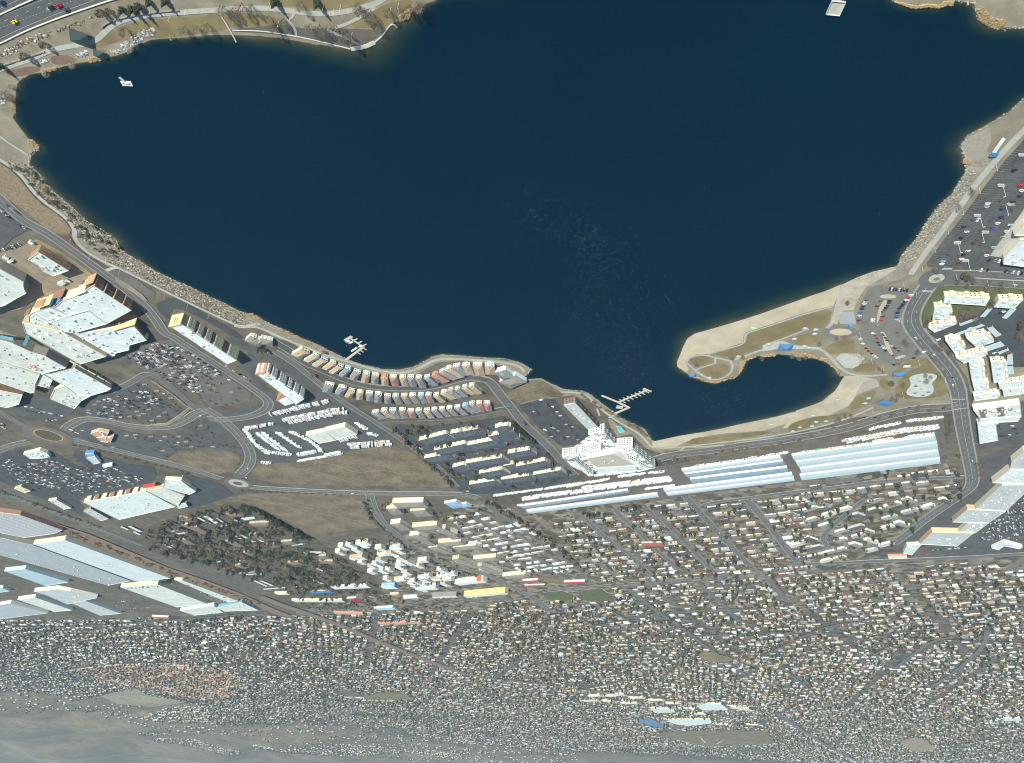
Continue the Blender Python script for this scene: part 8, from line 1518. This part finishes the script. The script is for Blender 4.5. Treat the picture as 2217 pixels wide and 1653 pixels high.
# ================================================================ shoreline boulders, reeds, snow, scrub (uncountable masses)
def ico(r_, n=0):
    t = (1 + 5 ** .5) / 2; vs_ = [(-1, t, 0),(1, t, 0),(-1,-t, 0),(1,-t, 0),(0,-1, t),(0,1, t),(0,-1,-t),(0,1,-t), (t, 0,-1), (t, 0,1),(-t, 0,-1),(-t, 0,1)]; k = (1 + t * t) ** .5
    return [(a / k, b / k, c / k) for a, b, c in vs_],[(0,11,5),(0,5,1),(0,1,7),(0,7,10),(0,10,11),(1,5,9),(5,11,4),(11,10,2),(10,7,6),(7,1,8),(3,9,4),(3,4,2),(3,2,6),(3,6,8),(3,8,9),(4,9,5),(2,4,11),(6,2,10),(8,6,7),(9,8,1)]
IV, IF = ico(1); IV = np.array(IV); IF = np.array(IF)
def lumps(name, label, cat, P, S, mats_, flat_=.6, z=.1):
    """P (n,2) positions, S (n,) sizes -> one mass of irregular lumps"""
    n = len(P); v = IV[None] * rng.uniform(.65,1.25,(n, 12,1)) * S[:, None, None] * np.stack([rng.uniform(.7,1.4, n), rng.uniform(.7,1.4, n), np.full(n, flat_) * rng.uniform(.7,1.2, n)], 1)[:, None, :]; v += np.concatenate([P, np.full((n, 1), z)], 1)[:, None, :]
    f = (IF[None] + (np.arange(n) * 12)[:, None, None]).reshape(-1,3); me = bpy.data.meshes.new(name); me.from_pydata(v.reshape(-1,3).tolist(), [], f.tolist())
    for m_ in mats_: me.materials.append(m_)
    me.polygons.foreach_set('material_index', np.repeat(rng.integers(0, len(mats_), n), 20).astype(np.int32)); me.update(); o_ = link(name, me); o_['kind'] = 'stuff'; tag(o_, label, cat); return o_
def fillpts(k, poly, n):
    w = np.array([tuple(G(u, v))[:2] for u, v in zp(k, *poly)]); lo, hi = w.min(0), w.max(0); p = rng.uniform(lo, hi, (n * 4,2)); return p[inpoly(p[:, 0], p[:, 1], w.tolist())][:n]
M_rock = mat('shore_rock', (.30,.275,.215), .95, scale=.6, col2=(.45,.42,.34)); M_rockd = mat('dark_shore_rock', (.16,.145,.115), .95, var=.2, scale=.6)
edge = np.array(jag(lakew, 1.6,.5)); eu, ev = PROJ(np.concatenate([edge, np.zeros((len(edge), 1))], 1)); rocky = ((ev > 300) & (eu < 1450)) | ((eu > 1840) & (ev < 620))
er = edge[rocky]; er = np.concatenate([er, er + rng.normal(0,.8, er.shape)]); lumps('shore_stones', 'band of pale riprap stones along the lake edge', 'stones', er, rng.uniform(.35,.95, len(er)), [M_rock, M_rock, M_rockd])
p = np.concatenate([fillpts('I', [(1640,300),(1490,560),(1220,870),(1050,1100),(980,1230),(1100,1240),(1330,930),(1540,640),(1740,350)], 900), fillpts('F', [(1080,300),(1300,400),(1650,560),(1900,660),(2150,770),(1900,690),(1600,580),(1250,420),(1080,370)], 350)]); lumps('riprap', 'loose grey riprap and low brush on the shore bank', 'stones', p, rng.uniform(.3,1.0, len(p)), [M_rock, M_scrub, M_rockd, M_scrub], .7)
sc = np.concatenate([fillpts('D', [(40,40),(270,80),(430,215),(590,400),(830,610),(1080,760),(1210,930),(1000,860),(850,840),(770,700),(640,540),(400,380),(240,170)], 1300), fillpts('D', [(1060,900),(1210,940),(1500,1110),(1900,1300),(2200,1450),(2200,1580),(1800,1390),(1400,1190),(1200,1080),(1050,1040)], 1500), fillpts('F', [(200,0),(490,0),(1080,280),(1060,390),(960,370),(600,190),(300,50)], 700), fillpts('A', [(0,520),(250,390),(500,300),(750,220),(1000,130),(1000,160),(750,260),(500,340),(250,450),(0,560)], 380)])
lumps('shore_scrub', 'low grey-brown scrub covering the east lake bank', 'scrub', sc, rng.uniform(.5,1.3, len(sc)), [M_scrub, M_scrub, M_twig, M_olive_leaf, M_rock], .75)
sc = fillpts('D', [(0,70),(110,140),(210,240),(310,370),(420,480),(560,570),(650,650),(690,740),(540,750),(440,680),(330,590),(180,470),(0,370)], 900); lumps('dry_brush', 'tangle of dry brown brush and poles beside the east path', 'brush', sc, rng.uniform(.4,1.2, len(sc)), [M_wood, M_twig2, M_twig, M_reed], .6)
sc = np.concatenate([fillpts('W', [(556,1007),(640,1002),(780,975),(850,963),(900,987),(965,1035),(980,1052),(780,1050),(600,1045),(560,1036)], 700), fillpts('O', [(540,520),(760,495),(1300,505),(1740,525),(1810,700),(1900,830),(1250,895),(1000,750),(700,595)], 700), fillpts('H', [(-40,620),(140,530),(330,472),(540,610),(340,640),(110,700)], 160)])
lumps('weeds', 'low dry weeds scattered over the brown vacant lots', 'weeds', sc, rng.uniform(.3,1.0, len(sc)), [M_scrub, M_twig, M_reed], .6)
for k, poly, n, lab in (('A', [(885,570),(990,560),(1010,600),(900,618)], 90, 'clump of golden reeds beside the small green shelter'), ('A', [(410,690),(560,670),(560,695),(420,718)], 90, 'clump of golden reeds on the upper left shore'), ('A', [(270,1390),(330,1390),(395,1455),(380,1485),(310,1450)], 110, 'golden reeds on the left shore point'), ('A', [(120,1000),(160,1020),(158,1120),(110,1100)], 60, 'golden reeds on the far left shore'), ('F', [(1040,275),(1130,265),(1220,315),(1225,335),(1120,300)], 110, 'brown reeds at the shore bend above the hotels'), ('F', [(1380,410),(1470,435),(1600,500),(1740,560),(1850,610),(1700,565),(1500,480)], 170, 'brown reeds along the shore before the first houses'), ('C', [(910,15),(1120,60),(1240,40),(1340,55),(1390,20),(1480,10),(1480,60),(1440,45),(1340,75),(1240,62),(1120,82),(1000,50)], 260, 'golden reeds on the top right shore'), ('C', [(1720,60),(1780,70),(1860,170),(2010,200),(1990,250),(1930,288),(1840,262),(1740,195)], 260, 'brown reeds on the rounded top right point'), ('J', [(1040,865),(1200,850),(1180,875),(1050,885)], 120, 'orange reeds on the cove shore under the bandshell'), ('J', [(850,880),(1000,880),(900,920),(850,1030),(820,1060),(840,960)], 170, 'brown reeds at the inner end of the sand spit'), ('J', [(1350,830),(1500,850),(1700,900),(1800,1010),(1870,1070),(1820,1080),(1780,1010),(1690,935),(1580,900),(1400,880)], 240, 'brown reeds along the upper cove shore'), ('J', [(220,985),(330,1050),(480,1110),(600,1130),(760,1090),(820,1060),(780,1095),(590,1148),(480,1128),(340,1075)], 220, 'brown reeds round the tip of the sand spit'), ('B', [(1850,160),(1950,90),(1990,100),(1950,180),(1870,212)], 130, 'golden reeds at the top shore corner'), ('I', [(1600,220),(1630,190),(1680,230),(1650,260),(1610,245)], 60, 'golden reeds below the gravel spit')):
    p = fillpts(k, poly, n * 2); lumps('reed_bed', lab, 'reeds', p, rng.uniform(.4,.95, len(p)), [M_reed, M_reed, M_scrub], 1.3,.4)
M_snow = mat('old_snow', (.42,.47,.52), .8, var=.1, scale=.5)
for k, poly, n, lab in (('A', [(1200,450),(1250,410),(1330,400),(1340,460),(1260,500),(1210,490)], 110, 'frosted white shrubs nearest the small shelter'), ('A', [(1290,390),(1380,310),(1460,300),(1480,360),(1400,410),(1330,420)], 120, 'frosted white shrubs in the middle of the shore clump'), ('A', [(1440,300),(1530,280),(1560,330),(1500,360),(1450,350)], 90, 'frosted white shrubs at the right end of the shore clump'), ('A', [(750,560),(790,520),(870,505),(880,545),(800,575)], 60, 'pale snow patch left of the small green shelter'), ('A', [(355,620),(480,585),(490,610),(380,645)], 50, 'thin snow patch between path and left shore'), ('A', [(0,960),(40,950),(50,1040),(10,1050)], 60, 'snow patch at the left picture edge'), ('A', [(1100,510),(1190,500),(1200,520),(1120,535)], 50, 'snow strip on the bank beside the small shelter')):
    p = fillpts(k, poly, n); lumps('snow_patch', lab, 'snow', p, rng.uniform(.4,1.2, len(p)), [M_snow, M_scrub, M_snow, M_rockd], .5)
mb_ = None
for i, (x, y) in enumerate(((20,550),(45,540),(105,535),(150,465),(90,495),(130,482),(165,505),(125,507),(55,500),(350,410))):
    p = G(*zp('A', (x, y))[0]); v = IV * rng.uniform(.8,1.2,(12,1)) * np.array([.9,.8,.6]); me = bpy.data.meshes.new('boulder'); me.from_pydata(v.tolist(), [], IF.tolist()); me.materials.append(M_ivory); o_ = link('boulder', me, None, (p.x, p.y, .3)); tag(o_, 'pale boulder on the motorway verge at the left edge, %s from the top of the list of ten' % NUM[i] if False else 'pale round boulder on the slope below the motorway at the left', 'boulder', 'boulders below the motorway')
# ================================================================ gulls on the water
GC = [((1140,410), 12,10),((1160,462), 38,55),((1190,490), 45,60),((1270,512), 38,130),((1310,560), 48,140),((1300,620), 55,140),((1330,680), 55,120),((1335,740), 55,150),((1350,790), 45,170),((1385,812), 30,90),((1250,690), 30,40),((1570,868), 38,190),((1530,850), 30,60),((1450,640), 18,20),((700,420), 400,14),((1700,450), 250,12),((1700,840), 60,8)]
gp = []
for (cx_, cy_), s, n_ in GC:
    for _ in range(n_):
        u, v = random.gauss(cx_, s), random.gauss(cy_, s * .75); gp.append((u, v))
gp = np.array(gp); ok = inpoly(gp[:, 0], gp[:, 1], LAKE) & (gp[:, 1] > 5); gp = gp[ok]; gw = np.array([tuple(G(u, v))[:2] for u, v in gp]); dl_, _ = seg_dist(gw, lakew); gw = gw[dl_ > 3]
def gull_mb():
    mb = MB(); v = [(x * .34, y * .15,.06 + max(z, -.3) * .14) for x, y, z in IV]; mb.add(v, IF.tolist()); mb.add([(-.3,-.08,.08),(-.3,.08,.08),(-.52,0,.13)],[(0,1,2)]); return mb
gb = gull_mb(); gm = bpy.data.meshes.new('gull_body'); gm.from_pydata(gb.v, [], gb.f); gm.materials.append(mat('gull_white', (.42,.46,.50), .8, rnd=.25)); hm = MB(); hm.add([(x * .09 + .34, y * .08,.22 + z * .09) for x, y, z in IV], IF.tolist()); hm.add([(.40,-.03,.2), (.40,.03,.2), (.52,0,.19)],[(0,1,2)]); gh = bpy.data.meshes.new('gull_head'); gh.from_pydata(hm.v, [], hm.f); gh.materials.append(MATS['gull_white'])
go = np.argsort(np.hypot(gw[:, 0], gw[:, 1]))
for i in go[:300]:
    s = random.uniform(.7,1.0); e_ = empty('gull', (gw[i, 0], gw[i, 1], .14), random.uniform(0,6.28), 'small white gull resting on the open lake in the scattered flock', 'bird', 'gulls on the lake'); e_.scale = (s, s, s); link('body', gm, e_); link('head', gh, e_)
rest_ = go[300:]
if len(rest_):
    mb = MB(); base = np.array(gb.v)
    for i in rest_:
        a = random.uniform(0,6.28); s = random.uniform(.7,1.0); c, q = math.cos(a) * s, math.sin(a) * s; mb.add([(gw[i, 0] + p[0] * c - p[1] * q, gw[i, 1] + p[0] * q + p[1] * c, .14 + p[2] * s) for p in gb.v], gb.f)
    o_ = mb.build('distant_gulls', MATS['gull_white']); o_['kind'] = 'stuff'; tag(o_, 'further gulls speckling the lake near the docks', 'birds')
print('GULLS', len(gw))
# ================================================================ haze: the air between the aircraft and the hills
mb = MB(); mb.box((3500,12500,-60),(26000,30000,660)); o_ = mb.build('haze', [])
m = bpy.data.materials.new('haze_air'); m.use_nodes = True; n = m.node_tree.nodes; n.clear(); pv = n.new('ShaderNodeVolumePrincipled'); pv.inputs['Color'].default_value = (.46,.78,.96,1); pv.inputs['Density'].default_value = HAZE; pv.inputs['Anisotropy'].default_value = .1; mo2_ = n.new('ShaderNodeOutputMaterial'); m.node_tree.links.new(pv.outputs[0], mo2_.inputs['Volume']); o_.data.materials.append(m); o_['kind'] = 'stuff'; tag(o_, 'thin blue-grey haze in the air over the whole valley', 'haze')

# things that share a description are told apart by their order in the view
same = {}
for o in bpy.data.objects:
    if o.parent is None and o.get('label') and o.get('group') and o.get('kind') is None: same.setdefault(o['label'], []).append(o)
for lab, lst in same.items():
    if 2 <= len(lst) <= 30 and len(lab.split()) <= 13:
        us = PROJ(np.array([tuple(o.location) for o in lst]))[0]
        for q, j in enumerate(np.argsort(us)): lst[j]['label'] = '%s, %s from left' % (lab, NUM[q])
